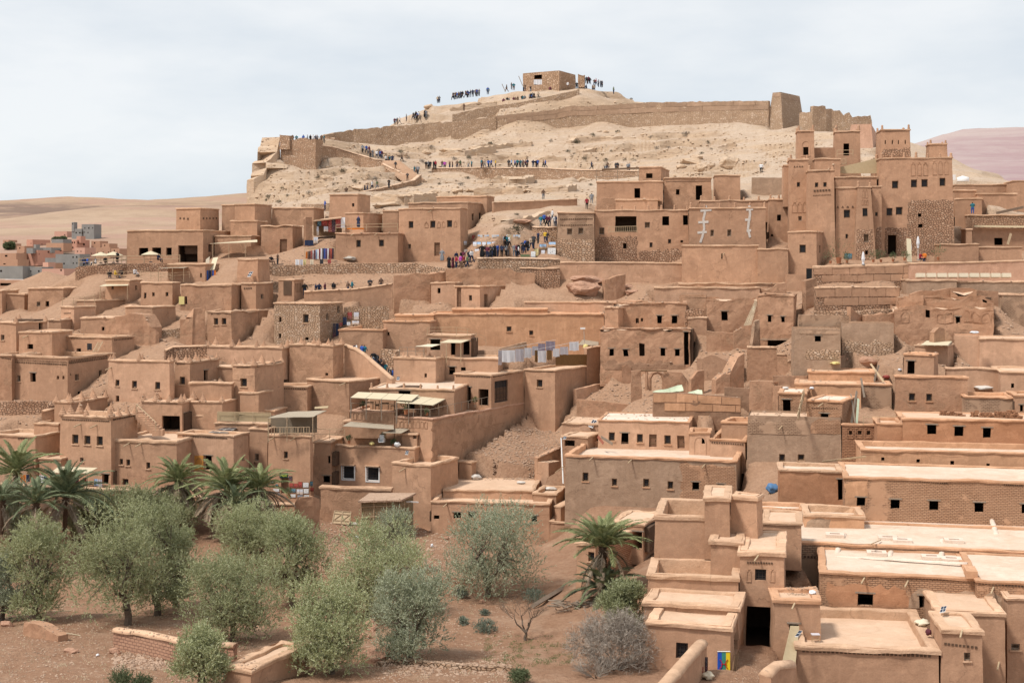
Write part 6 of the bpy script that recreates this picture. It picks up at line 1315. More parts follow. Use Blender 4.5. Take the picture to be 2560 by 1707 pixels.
for (x,y,w,h,D,l) in ((180,1150,230,150,800, 'round tree standing alone in the far town'),(1090,945,150,80,860, 'dark tree behind the salmon tower house'),(1220,940,160,90,862, 'second dark tree behind the salmon tower house'),(665,1345,70,40,662, 'small bush at the foot of the salmon house')):
    s=D/F*cur[2]; p=at(x,y,D); p.z=farz(p.x,p.y); cs=np.array([[math.cos(k*2.4)*w*s*.25,math.sin(k*2.4)*w*s*.25,h*s*(.35+.3*(k % 3)/2)] for k in range(9)]); e=empty('town_tree',p,l, 'tree', 'trees of the far town'); o=link(bpy.data.objects.new('crown',quads_mesh('crown',crown_quads(cs,[w*s*.2]*9,60,8,tl=w*s*.12,ln=.9,wd=.25),M_['shrub_leaf']))); o.parent=e; m=MB(); m.bar((0,0,-1),(0,0,h*s*.5),.3,.2,6); o=link(bpy.data.objects.new('trunk',m.mesh('trunk',M_['bark']))); o.parent=e
# grass,ground litter: nobody could count it
def scatter(name,pts,kindfn,mat,label): ...
T('V'); g=[]; g2=[]
for k in range(1500):
    x,y=rng.uniform(-250,560),rng.uniform(1140,1420)
    if noise.noise(Vector((x*.012,y*.02,0)))<.02: continue
    p=march(x,y,78); n=7; o=np.tile(np.array(p),(n,1))+rng.normal(size=(n,3))*[.1,.1,0]; d=rng.normal(size=(n,3))*.5+[0,0,1]; g.append(leaf_quads(o,d,rng.uniform(.07,.16,n),np.full(n,.014)))
for (tl,x0,x1,y0,y1,n_) in (('S',0,2000,850,1560,1500),('U',900,2334,650,1560,1500),('U',560,1800,150,600,500)):
    T(tl)
    for k in range(n_):
        x,y=rng.uniform(x0,x1),rng.uniform(y0,y1)
        if noise.noise(Vector((x*.006,y*.012,4)))<.08: continue
        p=march(x,y,76); n=6; oo=np.tile(np.array(p),(n,1))+rng.normal(size=(n,3))*[.14,.14,0]; d=rng.normal(size=(n,3))*.7+[0,0,.8]; g2.append(leaf_quads(oo,d,rng.uniform(.07,.2,n),np.full(n,.015)))
o=link(bpy.data.objects.new('dry_grass',quads_mesh('dry_grass',np.concatenate(g2),M_['reed_pale']))); tag(o, 'dry straw-coloured grass and litter on the garden soil', 'grass',kind='stuff')
o=link(bpy.data.objects.new('grass',quads_mesh('grass',np.concatenate(g),M_['grass_leaf']))); tag(o, 'sparse short grass on the open garden ground', 'grass',kind='stuff')
# rocks: shared angular stones
def rock_mesh(seed,mat,flat=.6):
    """angular broken block: the hull of scattered points, cut into beds"""
    rr=random.Random(seed*7+3); bm=bmesh.new()
    for k in range(26):
        a,z=rr.uniform(0,6.283),rr.choice((-1,-.4,.15,.55,1))*rr.uniform(.85,1); r=math.sqrt(max(.15,1-(z*.85)**2))*rr.uniform(.75,1.05); bm.verts.new((math.cos(a)*r,math.sin(a)*r,z*flat))
    bmesh.ops.convex_hull(bm,input=bm.verts); bmesh.ops.delete(bm,geom=[v for v in bm.verts if not v.link_faces],context='VERTS'); bmesh.ops.subdivide_edges(bm,edges=bm.edges,cuts=2,use_grid_fill=True)
    for v in bm.verts: v.co+=noise.noise_vector(v.co*2.3+Vector((seed*9,0,0)))*.13+noise.noise_vector(v.co*6+Vector((seed*9,0,0)))*.05
    me=bpy.data.meshes.new('rock'); bm.to_mesh(me); bm.free(); me.materials.append(M_[mat]); return me
RK={m: [rock_mesh(s,m,f) for s,f in enumerate((.5,.7,.42,.6,.85))] for m in ('limestone', 'red_rock', 'rubble')}
def rock(x,y,w,h,label,mat='limestone',name='boulder',D=None,k=0,group=None,sink=.3):
    p=march(x,y) if D is None else on_ground(x,y,D); s=p.y/F*cur[2]; o=link(bpy.data.objects.new(name,RK[mat][k % 5])); sx,sz=w*s/2,h*s/2; o.scale=(sx,max(sx*.7,sz),sz/(.5,.7,.42,.6,.85)[k % 5]); o.location=p+Vector((0,sx*.25,sz*(1-sink*2))); o.rotation_euler=(0,rng.uniform(-.12,.12),rng.uniform(-.4,.4)); return tag(o,label, 'rock',group)
T('C')
for k,(x,y,w,h,l) in enumerate([(2035,1010,160,100, 'rounded boulder above the tall-doored worn house'),(1930,950,220,90, 'slabby outcrop beside the rounded boulder'),(2270,970,220,140, 'big shelving outcrop nearest the kasbah towers'),(1850,985,150,50, 'low ledge at the start of the boulder row'),
    (2110,985,90,70, 'small block between the two big outcrops'),(1980,905,150,60, 'flat ledge on top of the boulder row'),(585,1050,75,55, 'lone block on the slope under the walkers path'),(930,1110,100,60, 'boulder below the end of the path parapet'),(830,1180,130,70, 'wedge of rock above the red-coated walker'),
    (690,1195,140,50, 'long flat rock above the slanting slope wall'),(300,1190,170,70, 'thick ledge over the market slope'),(480,1205,200,45, 'thin strata shelf over the market slope'),(880,740,110,50, 'pale outcrop in the middle of the bare hill'),(1150,665,70,35, 'small stone just under the rampart'),(1090,660,50,30, 'tiny stone just under the rampart'),
    (1200,720,160,30, 'thin pale ledge below the rampart stones'),(430,770,140,50, 'pale ledge above the walkers path'),(600,920,200,60, 'pale slab right above the walkers path'),(2290,790,130,30, 'reddish ledge under the watchtower'),(1490,690,60,30, 'single stone on the bare hill')]): rock(x,y,w,h,l,k=k)
T('B')
for k,(x,y,w,h,l) in enumerate([(780,1090,130,60, 'orange block on the scree below the bastion'),(1080,1180,170,60, 'flat boulder above the cube house'),(1490,870,80,50, 'orange stone beside the stairs'),(1700,860,120,60, 'orange outcrop above the stairs'),
    (1950,850,280,70, 'long orange strata band above the path'),(2170,830,200,70, 'orange outcrop with a dark crack above the path'),(1420,870,90,45, 'pale stone beside the stairs'),(1580,1260,230,90, 'cave-mouth rock shelf behind the rail-terrace house'),(1320,1270,280,80, 'wide ledge roofing the dark hollow'),(1340,1340,280,70, 'lower ledge of the dark hollow'),
    (1980,1210,150,55, 'block in the strata row behind the market house'),(2130,1205,160,50, 'next block in the strata row behind the market house'),(1780,1230,180,70, 'sloping strata slab behind the market house'),(2150,420,300,50, 'long orange ledge under the summit'),(1720,440,100,50, 'grey ledge on the skyline shoulder')]): rock(x,y,w,h,l,k=k)
T('H'); rock(910,1275,270,100, 'big weathered brown boulder below the blank grey wall', 'red_rock',k=3); rock(700,1240,90,70, 'upright broken stone beside the weathered boulder', 'red_rock',k=1)
T('F'); rock(1390,950,380,150, 'red layered rock face under the terrace wall', 'red_rock',k=0,sink=.1); rock(1400,840,400,90, 'upper shelf of the red layered rock', 'red_rock',k=2,sink=.1); rock(1830,930,150,60, 'fallen slab beside the spur wall', 'red_rock',k=4); rock(1780,880,120,60, 'tilted slab behind the spur wall', 'red_rock',k=1)
T('F'); rock(780,280,300,45, 'thin red strata band on the market slope', 'red_rock',k=2)
T('U')
for k,(x,y,w,h,l) in enumerate([(1110,1370,330,190, 'biggest fallen mud boulder between the olives'),(1050,1090,140,150, 'standing mud boulder behind the biggest one'),(1000,1160,110,90, 'cracked mud lump beside the standing boulder'),(2065,840,80,50, 'pink stone by the dense olive trunk'),(1735,265,60,50, 'pale block beside the earth spill')]): rock(x,y,w,h,l, 'red_rock',k=k)
T('S'); rock(1040,1310,120,90, 'squared stone at the end of the adobe wall', 'red_rock',k=1); rock(640,1290,180,60, 'mud lump on the field edge', 'red_rock',k=2); rock(60,1060,150,90, 'pink mud block at the frame edge', 'red_rock',k=4)
# desert scrub on the hill
SC=[quads_mesh('scrub',crown_quads(np.array([[0,0,.3],[.3,.1,.25],[-.3,0,.25],[0,.3,.2]]),[.34]*4,26,9,tl=.3,ln=.14,wd=.02,up=.5),M_['scrub_leaf'])]+[quads_mesh('scrub',crown_quads(np.array([[0,0,.25],[.25,0,.2],[-.25,.1,.2]]),[.3]*3,22,8,tl=.3,ln=.14,wd=.02,up=.9),M_['dry_twig'])]
def scrub(x,y,w,k,label):
    p=march(x,y); o=link(bpy.data.objects.new('scrub_bush',SC[k])); s=w*p.y/F*cur[2]/1.2; o.location=p; o.scale=(s,s,s*rng.uniform(.7,1)); o.rotation_euler=(0,0,rng.uniform(0,6)); tag(o,label, 'bush', 'scrub on the bare hill')
lst={'C': [(1252,665,50,0),(1028,690,40,0),(890,765,60,0),(805,842,45,0),(1070,825,28,0),(1045,832,28,0),(1198,838,34,0),(92,772,45,0),(115,818,40,0),(345,868,34,0),(960,910,60,0),(1140,922,50,0),(1320,922,50,0),(1410,920,60,0),(1070,922,30,0),(2078,755,36,0),(2110,818,30,0),(2025,858,40,0),(1870,690,70,1),(645,752,50,1),(1560,718,60,1),(1605,810,44,1),(1720,805,44,1),(380,760,60,1),(1008,1145,34,0),(210,1090,36,0),(265,1085,30,0),(840,885,44,1),(1120,870,30,0),(860,860,24,0),(1380,360,28,0)],
       'B': [(1468,850,60,0),(2282,775,48,0),(1085,965,50,0),(942,1028,66,0),(845,1038,36,0),(715,1090,56,0),(578,1135,44,0),(392,1178,44,0),(258,1258,66,0),(352,1305,52,0),(437,1240,36,0),(860,1195,30,0),(1050,1118,50,0),(860,1138,60,1),(630,1230,80,1),(1230,1105,90,1),(1265,838,60,1),(1745,805,70,1),(1660,935,70,1),(2090,900,50,0),(1955,915,60,1),(2010,1150,70,1),(875,1085,36,0),(1000,1160,32,0),(245,1285,36,0),(1820,1138,34,0),(1745,1170,30,0),(2075,1085,40,0),(1035,1000,30,0)], 'F': [(775,365,110,0),(695,365,50,0),(770,212,44,0),(655,345,30,0)]}
seen_={}; ORDN = 'first second third fourth fifth sixth seventh eighth ninth tenth eleventh twelfth thirteenth fourteenth fifteenth sixteenth seventeenth eighteenth nineteenth twentieth twenty-first twenty-second twenty-third twenty-fourth twenty-fifth twenty-sixth'.split()
for t_,L_ in lst.items():
    T(t_)
    for i,(x,y,w,k) in enumerate(sorted(L_)):
        col = 'dark' if k==0 else 'straw-coloured'; zone={'C': 'the open hill between rampart and path', 'B': 'the scree below the bastion and stairs', 'F': 'the red slope above the picture market'}[t_]
        seen_[(t_,k)]=seen_.get((t_,k),-1)+1; scrub(x,y,w,k,f'{ORDN[seen_[(t_, k)]]} {col} scrub tuft from the bastion side on {zone}')
# ------------------------------------------------------------------ people
def person_mesh(pose):
    """one continuous body grown on a posed skeleton; material slots: top, legs, skin, hair"""
    J={'pel': (0,0,.93,.135), 'spi': (0,0,1.12,.13), 'che': (0,0,1.34,.15), 'nec': (0,.0,1.49,.055), 'hd': (0,-.015,1.58,.088), 'top': (0,0,1.68,.075)}
    L=dict(lk=(.11,0,.5),lf=(.11,0,.09),lt=(.11,-.12,.04),rk=(-.11,0,.5),rf=(-.11,0,.09),rt=(-.11,-.12,.04),le=(.27,.02,1.13),lh=(.27,-.06,.88),re=(-.27,.02,1.13),rh=(-.27,-.06,.88))
    if pose == 'walk': L.update(lk=(.1,-.16,.52),lf=(.1,-.22,.1),lt=(.1,-.35,.07),rk=(-.1,.08,.5),rf=(-.1,.32,.16),rt=(-.1,.24,.04),lh=(.26,.14,.92),rh=(-.26,-.24,.95),re=(-.27,-.05,1.13))
    if pose == 'fold': L.update(le=(.27,-.02,1.14),lh=(-.02,-.2,1.16),re=(-.27,-.02,1.14),rh=(.02,-.22,1.12))
    if pose == 'phone': L.update(re=(-.24,-.12,1.2),rh=(-.1,-.28,1.45),le=(.24,-.12,1.2),lh=(.1,-.28,1.45))
    if pose == 'wave': L.update(re=(-.34,0,1.6),rh=(-.26,-.05,1.85))
    if pose == 'sit':
        J={k: (a,b,c-.48,r) for k,(a,b,c,r) in J.items()}; L.update(lk=(.13,-.42,.47),lf=(.13,-.46,.08),lt=(.13,-.58,.04),rk=(-.13,-.42,.47),rf=(-.13,-.46,.08),rt=(-.13,-.58,.04),le=(.27,-.05,.65),lh=(.16,-.3,.55),re=(-.27,-.05,.65),rh=(-.16,-.3,.55))
    if pose == 'robe': L.update(lk=(.09,0,.5),lf=(.09,0,.12),rk=(-.09,0,.5),rf=(-.09,0,.12))
    dz=-.48 if pose == 'sit' else 0
    names=['pel', 'spi', 'che', 'nec', 'hd', 'top']; V=[J[n][:3] for n in names]; Rr=[J[n][3] for n in names]; E=[(0,1),(1,2),(2,3),(3,4),(4,5)]
    def chain(root,pts,rads):
        prev=root
        for p,r in zip(pts,rads): V.append(p); Rr.append(r); E.append((prev,len(V)-1)); prev=len(V)-1
    wide=pose == 'robe'
    for s,k in ((1, 'l'),(-1, 'r')):
        chain(2,[(s*.19,0,1.40+dz),L[k + 'e'],L[k + 'h'],tuple(np.array(L[k + 'h'])+[0,-.04,-.08])],[.075,.052,.04,.03])
        chain(0,[(s*.1,0,.86+dz),L[k + 'k'],L[k + 'f'],L[k + 't']],[.115,.15 if wide else .075,.16 if wide else .05,.06 if wide else .045])
    me=bpy.data.meshes.new('person'); me.from_pydata(V,E,[]); o=bpy.data.objects.new('tmp',me); COL.objects.link(o); md=o.modifiers.new('s', 'SKIN')
    for i,r in enumerate(Rr): me.skin_vertices[0].data[i].radius=(r*(1.25 if i in (1,2) else 1),r*(.85 if i in (1,2) else 1))
    me.skin_vertices[0].data[0].use_root=True; sb=o.modifiers.new('b', 'SUBSURF'); sb.levels=1; bpy.context.view_layer.update()
    out=bpy.data.meshes.new_from_object(o.evaluated_get(bpy.context.evaluated_depsgraph_get())); bpy.data.objects.remove(o); out.name = 'person_' + pose; out.materials.clear()
    for _ in range(4): out.materials.append(M_['cloth_black'])
    for f in out.polygons:
        c=f.center; z=c.z-dz; hand=min((c-Vector(L['lh'])).length,(c-Vector(L['rh'])).length)<.11
        f.material_index=2 if hand else (1 if (z<.92 and not wide) else (0 if z<1.49 else (3 if (z>1.63 or c.y>.02) else 2))); f.use_smooth=True
    return out
POSES={k: person_mesh(k) for k in ('stand', 'walk', 'fold', 'phone', 'wave', 'sit', 'robe')}
prr=random.Random(21)
def person(P,top,legs,label,pose='stand',face=None,h=1.0,skin='skin',hair='hair',group=None):
    o=link(bpy.data.objects.new('person',POSES[pose])); o.location=P; w_=h*prr.uniform(1.12,1.38); o.scale=(w_,w_,h*prr.uniform(.95,1.06)); o.rotation_euler=(0,0,prr.uniform(-3.1,3.1) if face is None else face)
    for i,m in enumerate(('cloth_' + top, 'cloth_' + legs,skin,hair)): s=o.material_slots[i]; s.link = 'OBJECT'; s.material=M_[m]
    return tag(o,label, 'person',group)
ORD=['first', 'second', 'third', 'fourth', 'fifth', 'sixth', 'seventh', 'eighth', 'ninth', 'tenth', 'eleventh', 'twelfth', 'thirteenth', 'fourteenth', 'fifteenth', 'sixteenth', 'seventeenth', 'eighteenth', 'nineteenth', 'twentieth', 'twenty-first', 'twenty-second', 'twenty-third', 'twenty-fourth', 'twenty-fifth', 'twenty-sixth', 'twenty-seventh', 'twenty-eighth', 'twenty-ninth', 'thirtieth']
DARK=['black', 'black', 'charcoal', 'navy', 'black', 'charcoal', 'grey', 'brown', 'maroon', 'teal', 'beige', 'blue']
def crowd(tile,pts,where,group,D=None,dD=0,hide=0.0,tol=.12,more=0.0,poses=('stand', 'walk', 'fold', 'stand', 'walk')):
    """pts: (x, yfeet[, colour[, pose]]) in photo order; hide: metres of leg behind a parapet"""
    T(tile); pts=list(pts); pts+=[(q[0]+prr.choice((-1,1))*prr.uniform(12,26),q[1]+prr.uniform(-3,5),prr.choice(DARK+['grey', 'brown', 'white', 'blue', 'maroon'])) for q in pts if prr.random()<more]
    for i,q in enumerate(sorted(pts)[:30]):
        c=q[2] if len(q)>2 else prr.choice(DARK); pose=q[3] if len(q)>3 else prr.choice(poses); legs=prr.choice(['black', 'charcoal', 'navy', 'navy', 'brown', 'grey'])
        P=at(q[0],q[1],D+dD) if hide else stand(q[0],q[1],D,tol)
        if hide: P.z-=hide
        act={'sit': 'seated', 'walk': 'walking', 'fold': 'standing arms folded', 'phone': 'holding a phone up', 'wave': 'arm raised', 'robe': 'in a long robe', 'stand': 'standing'}[pose]
        person(P,c,c if pose == 'robe' else legs,f'{ORD[i]} person along {where}, {c} top',pose,group=group)
crowd('B',[(1697,985),(1733,985),(1765,985, 'black', 'fold'),(1782,985, 'red'),(1867,985, 'pink'),(1937,982),(1980,980),(2008,980, 'green'),(2082,978),(2112,978)], 'the start of the path parapet, near the stairs', 'walkers on the hillside path',275,1.6,.25,more=.45)
crowd('C',[(12,975),(42,975),(103,973, 'blue'),(142,972, 'yellow'),(287,973, 'lightblue'),(318,973),(370,973),(390,973, 'grey'),(413,973, 'maroon'),(432,972),(485,973, 'navy'),(512,973),(578,973, 'brown'),(596,973)], 'the middle of the path parapet', 'walkers on the hillside path',272,1.2,.25,more=.45)
crowd('C',[(1018,990, 'navy'),(1140,998),(1160,998),(1240,998, 'charcoal'),(1256,998),(1350,1005),(1364,1005, 'grey')], 'the lower end of the path parapet by the pole frame', 'walkers on the hillside path',263,1.0,.25)
crowd('B',[(1118,852, 'grey', 'walk'),(1152,855, 'blue'),(1188,893, 'brown'),(1247,898, 'white'),(1272,898),(1292,897),(1350,945),(1388,948, 'navy'),(1418,998),(1475,928, 'brown'),(1590,1046),(1622,1046, 'grey'),(1502,1108)], 'the hill stairs', 'people on the hill stairs',271,more=.45)
crowd('B',[(968,1212),(1138,1190),(1160,1182, 'navy'),(1205,1160, 'white'),(1250,1155, 'green'),(1358,1140)], 'the lower bend of the hill path', 'people on the lower bend',248,1.0,.6)
crowd('B',[(478,715),(515,712),(578,712),(615,712, 'grey'),(642,712),(668,712, 'white'),(703,712, 'grey'),(742,714)], 'the bastion top', 'people on the bastion',270,0,1.1,more=.45)
crowd('B',[(1817,392, 'grey'),(1940,367, 'white'),(1962,360),(1975,358),(1992,355, 'brown'),(2012,352),(2030,348),(2073,344, 'navy'),(2100,340, 'black', 'phone'),(2122,338),(2150,334),(2180,330, 'grey'),(2260,316)], 'the skyline shoulder', 'people on the skyline',318,0,.02,more=.45)
crowd('B',[(1433,592),(1455,584, 'white'),(1517,560),(1580,546),(1596,544),(1627,537, 'white'),(1682,522, 'black', 'robe'),(2042,464)], 'the rampart path below the skyline', 'people on the rampart path',310.5,0,.05,more=.45)
crowd('C',[(72,316),(243,292, 'charcoal'),(287,272, 'grey'),(412,288),(462,300, 'black', 'phone'),(638,308, 'maroon'),(695,294),(716,289, 'white'),(800,268, 'white'),(883,267),(908,290, 'blue'),(968,292, 'navy'),(1025,295),(970,216),(1003,224),(1058,236, 'red'),(1080,247),(1102,250, 'charcoal'),(1218,310, 'green')], 'the summit round the fort', 'people on the summit',318,0,.02,more=.45)
crowd('C',[(215,405, 'maroon'),(268,397),(322,390, 'brown'),(345,384),(390,377),(408,372),(450,362),(478,352, 'charcoal'),(493,349),(530,340)], 'the wall climbing to the summit', 'people climbing to the summit',313,0,.35,more=.45)
crowd('F',[(455,592, 'black', 'robe'),(490,594, 'brown', 'robe'),(530,593, 'charcoal', 'robe'),(572,590, 'black', 'robe'),(600,588, 'blue'),(637,590, 'navy'),(672,588),(655,500, 'grey'),(690,505),(752,588, 'grey'),(768,580, 'maroon'),(790,592, 'white'),(826,560, 'charcoal'),(855,540),(905,520),(926,500),(968,472),(1032,462, 'yellow')], 'the picture market', 'visitors at the picture market',192,tol=.05,more=.6)
crowd('F',[(155,693, 'black', 'robe'),(190,692, 'maroon', 'robe'),(222,692, 'red'),(260,690, 'pink'),(290,690, 'red'),(322,690, 'green'),(222,655, 'navy'),(268,652),(286,650, 'maroon'),(338,645),(362,642, 'white')], 'the steps up to the market lane', 'people on the market steps',190.3,tol=.03)
crowd('F',[(992,310),(1022,292, 'blue'),(1046,313, 'maroon'),(1070,313, 'maroon'),(1098,262, 'white'),(1120,314, 'white'),(1131,312, 'navy')], 'the round stone bay', 'people in the round bay',200,.6,.1)
crowd('F',[(1412,157, 'red'),(1456,105, 'grey'),(1015,68)], 'the slanting slope wall', 'people by the slope wall',208,tol=.06)
T('F'); person(stand(92,630,195), 'grey', 'grey', 'man in a long grey djellaba and white turban by the market house door', 'robe',hair='cloth_white')
T('E'); person(stand(1080,322,199), 'navy', 'navy', 'figure in a dark indigo robe and purple headscarf on the railed roof terrace', 'robe',hair='cloth_purple')
crowd('E',[(283,662, 'black', 'sit'),(343,664)], 'the head of the market terrace wall', 'people by the carpet stall',190.5,tol=.04)
crowd('E',[(775,172)], 'the path beside the cube house', 'walkers on the hillside path',222,tol=.06)
crowd('E',[(590,893),(690,890, 'navy'),(722,890, 'navy'),(775,888),(855,882),(985,874, 'brown'),(1022,874),(1185,855),(1285,842)], 'the lane behind the mud wall', 'people in the lane',181.5,.6,.75)
crowd('J',[(1500,432, 'white'),(1550,446),(1655,512),(1692,535),(1722,572),(1760,612),(1800,648),(1825,668, 'blue')], 'the curved stair lane', 'people on the curved stair',162.5,1.0,.7,more=.5)
crowd('A',[(765,655, 'navy', 'sit'),(797,655, 'blue', 'sit'),(872,655, 'white', 'sit'),(962,645, 'charcoal', 'sit'),(1070,628, 'black'),(1445,622, 'navy', 'sit')], 'the stone cafe terrace', 'guests on the cafe terrace',196.5,0,.3)
crowd('A',[(1000,790, 'black', 'sit'),(1050,785, 'yellow', 'sit'),(1105,778, 'black', 'sit'),(1230,770, 'white', 'sit')], 'the roof below the cafe terrace', 'guests on the lower roof',188.5,tol=.04)
crowd('H',[(1390,340, 'red', 'sit'),(1427,338, 'orange', 'sit')], 'the kasbah terrace', 'guests on the kasbah terrace',181,0,.05)
T('D'); person(stand(1865,1222,200), 'teal', 'blue', 'person in a teal jumper and jeans by the shadowed wall beside the kasbah', 'fold'); person(stand(-62,846,238), 'white', 'black', 'person in white beside the low wall next to the kasbah', 'stand')
# ------------------------------------------------------------------ smaller things
def hob(name): return next(h['obj'] for h in HOUSES if h['name']==name)
def quad_slab(m,P,th,mi=0,n=1,sag=0.0):
    """slab over 4 corners (world), subdivided, optional sag"""
    vs=[]; uv=[]; a,b,c,d=[Vector(p) for p in P]; L1=(b-a).length; L2=(d-a).length
    for s in (0,1):
        for j in range(n+1):
            for i in range(n+1):
                u,v=i/n,j/n; q=a.lerp(b,u).lerp(d.lerp(c,u),v); q=q+vn(q,.9,sag*.35); q.z-=sag*math.sin(math.pi*u)*math.sin(math.pi*v)+s*th; vs.append(q); uv.append((u*L1,v*L2))
    w=n+1; o=w*w; fs=[(j*w+i,j*w+i+1,(j+1)*w+i+1,(j+1)*w+i) for j in range(n) for i in range(n)]+[(o+j*w+i,o+(j+1)*w+i,o+(j+1)*w+i+1,o+j*w+i+1) for j in range(n) for i in range(n)]
    for i in range(n): fs+=[(i,o+i,o+i+1,i+1),(n*w+i,n*w+i+1,o+n*w+i+1,o+n*w+i),(i*w,(i+1)*w,o+(i+1)*w,o+i*w),(i*w+n,o+i*w+n,o+(i+1)*w+n,(i+1)*w+n)]
    m.add(vs,fs,uv,mi)
def canopy(name,label,tile,cor,mat,posts=(),ph=2.2,post_mat='rail_wood',sag=.08,cat='awning',ribs=0,n=5,th=.05):
    T(tile); P=[at(*c) for c in cor]; base=P[0].copy(); base.z-=ph; e=empty(name,base,label,cat)
    m=MB(); quad_slab(m,P,th,n=n,sag=sag); part(m, 'sheet',M_[mat],e)
    for k in posts:
        q=P[0].lerp(P[1],k) if k<=1 else P[3].lerp(P[2],k-1); b=MB(); b.bar(q-Vector((0,0,ph)),q,.05,.05,6); part(b, 'post',M_[post_mat],e)
    for k in range(ribs):
        f=(k+.5)/ribs if ribs==1 else k/(ribs-1); b=MB(); b.bar(P[0].lerp(P[1],f)-Vector((0,0,.08)),P[3].lerp(P[2],f)-Vector((0,0,.08)),.04,.04,5); part(b, 'rib',M_[post_mat],e)
    return e
def rail(name,label,tile,pts,h,mat='rail_wood',r=.035,rows=(1.0,.5),every=1.6,cat='railing',balus=0):
    T(tile); P=[at(*p) for p in pts]; e=empty(name,P[0],label,cat)
    for k in range(len(P)-1):
        a,b=P[k],P[k+1]; L=(b-a).length; n=max(1,int(L/every))
        for i in range(n+(k==len(P)-2)):
            q=a.lerp(b,i/n); m=MB(); m.bar(q-Vector((0,0,.15)),q+Vector((0,0,h)),r,r,5); part(m, 'post',M_[mat],e)
        for f in rows: m=MB(); m.bar(a+Vector((0,0,h*f)),b+Vector((0,0,h*f)),r*.8,r*.8,5); part(m, 'bar',M_[mat],e)
        if balus:
            nb=int(L/balus)
            for i in range(1,nb): q=a.lerp(b,i/nb); m=MB(); m.bar(q,q+Vector((0,0,h)),r*.8,r*.8,4); part(m, 'baluster',M_[mat],e)
    return e
def plank(name,label,tile,a,b,w=.12,mat='wood_pale',cat='plank',th=.04):
    T(tile); A,B=at(*a),at(*b); m=MB(); d=(B-A); L=d.length; d.normalize(); s=d.cross(Vector((0,1,.3))).normalized(); n=d.cross(s); m.box((A+B)/2,(L/2,w/2,th/2),Matrix((d,s,n)).transposed()); o=m.build(name,M_[mat],off=A); return tag(o,label,cat)
def on_wall(tile,x0,y0,x1,y1,off=.06):
    """corners of a rectangle lying on the wall seen there"""
    T(tile); c,n=ray((x0+x1)/2,(y0+y1)/2)
    if abs(n.z)>.6: n=Vector((.15,-1,0)).normalized()
    n.z=0; n.normalize(); out=[]
    for (x,y) in ((x0,y1),(x1,y1),(x1,y0),(x0,y0)):
        dr=Vector(((px(x)-CX)/F,1,-(py(y)-HZ)/F)); t=(c-Vector((0,0,CZ))).dot(n)/dr.dot(n); q=dr*t; q.z+=CZ; out.append(q+n*off)
    return out,n
def panelq(m,P,n,th=.03,mi=0):
    b=[p-n*th for p in P]; m.add(list(P)+b,[(0,1,2,3),(7,6,5,4),(0,4,5,1),(1,5,6,2),(2,6,7,3),(3,7,4,0)],[(0,0),(1,0),(1,1),(0,1)]*2,mi)
def art(name,seed,a,b,c):
    t=NT(name); v=t.uv(); s=t.N('ShaderNodeSeparateXYZ',{0: v}).outputs[1]; n=t.noise(t.map(v,(3,4,1)),1.6+seed*.13,4,.6,1.0+seed*.1)
    f=t.math('ADD',s,t.math('MULTIPLY',t.math('SUBTRACT',n,.5),1.1)); cc=t.mix(t.ramp(f,.40,.47),b,a); cc=t.mix(t.ramp(t.noise(v,7+seed,3),.56,.62),cc,c); t.col(cc,.8)
art('art_blue',1,(0.30,0.48,0.70),(0.50,0.30,0.16),(0.70,0.66,0.6)); art('art_white',2,(0.70,0.70,0.69),(0.62,0.62,0.62),(0.12,0.12,0.13)); art('art_red',3,(0.36,0.06,0.05),(0.20,0.03,0.03),(0.55,0.24,0.16)); art('art_pale',4,(0.62,0.64,0.70),(0.60,0.50,0.42),(0.25,0.24,0.28))
art('art_teal',5,(0.03,0.16,0.22),(0.02,0.08,0.12),(0.6,0.6,0.6)); art('art_yellow',6,(0.66,0.56,0.25),(0.55,0.42,0.16),(0.2,0.25,0.4)); art('rug_red',7,(0.32,0.03,0.03),(0.26,0.06,0.05),(0.6,0.5,0.4)); art('rug_dark',8,(0.05,0.04,0.05),(0.10,0.03,0.04),(0.3,0.25,0.25))
def picture(name,label,tile,x0,y0,x1,y1,mat,D=None,lean=0.0,group=None,frame='wood',off=.06):
    if D is None: P,n=on_wall(tile,x0,y0,x1,y1,off)
    else:
        T(tile); P=[at(x0,y1,D),at(x1,y1,D),at(x1,y0,D+lean),at(x0,y0,D+lean)]; n=(P[1]-P[0]).cross(P[3]-P[0]).normalized(); n=n if n.y<0 else -n
    e=empty(name,(P[0]+P[1])/2,label, 'picture',group); m=MB(); c=sum(P,Vector())/4; panelq(m,P,n,.03); part(m, 'backing',M_[frame],e)
    m=MB(); panelq(m,[c+(p-c)*.9+n*.012 for p in P],n,.02); part(m, 'canvas',M_[mat],e); return e
def cloth(name,label,tile,x0,y0,x1,y1,mat,D=None,group=None,cat='cloth',folds=3,dD=0):
    """hanging cloth with folds"""
    if D is None: P,n=on_wall(tile,x0,y0,x1,y1,.12)
    else: T(tile); P=[at(x0,y1,D),at(x1,y1,D+dD),at(x1,y0,D+dD),at(x0,y0,D)]; n=Vector((0,-1,0))
    m=MB(); nx,ny=max(6,folds*4),5; vs=[]; uv=[]
    for s in (0,1):
        for j in range(ny+1):
            for i in range(nx+1):
                u,v=i/nx,j/ny; q=P[0].lerp(P[1],u).lerp(P[3].lerp(P[2],u),v); q=q+n*(math.sin(u*folds*6.28+v)*.05*(1-v*.6)+(.012 if s else 0)); q.z+=math.sin(u*9+x0)*.03*(1-v); vs.append(q); uv.append((u,v))
    w=nx+1; o=w*(ny+1); fs=[(j*w+i,j*w+i+1,(j+1)*w+i+1,(j+1)*w+i) for j in range(ny) for i in range(nx)]; fs+=[tuple(o+k for k in f[::-1]) for f in fs]
    m.add(vs,fs,uv); ob=m.build(name,M_[mat],off=P[3]); return tag(ob,label,cat,group)
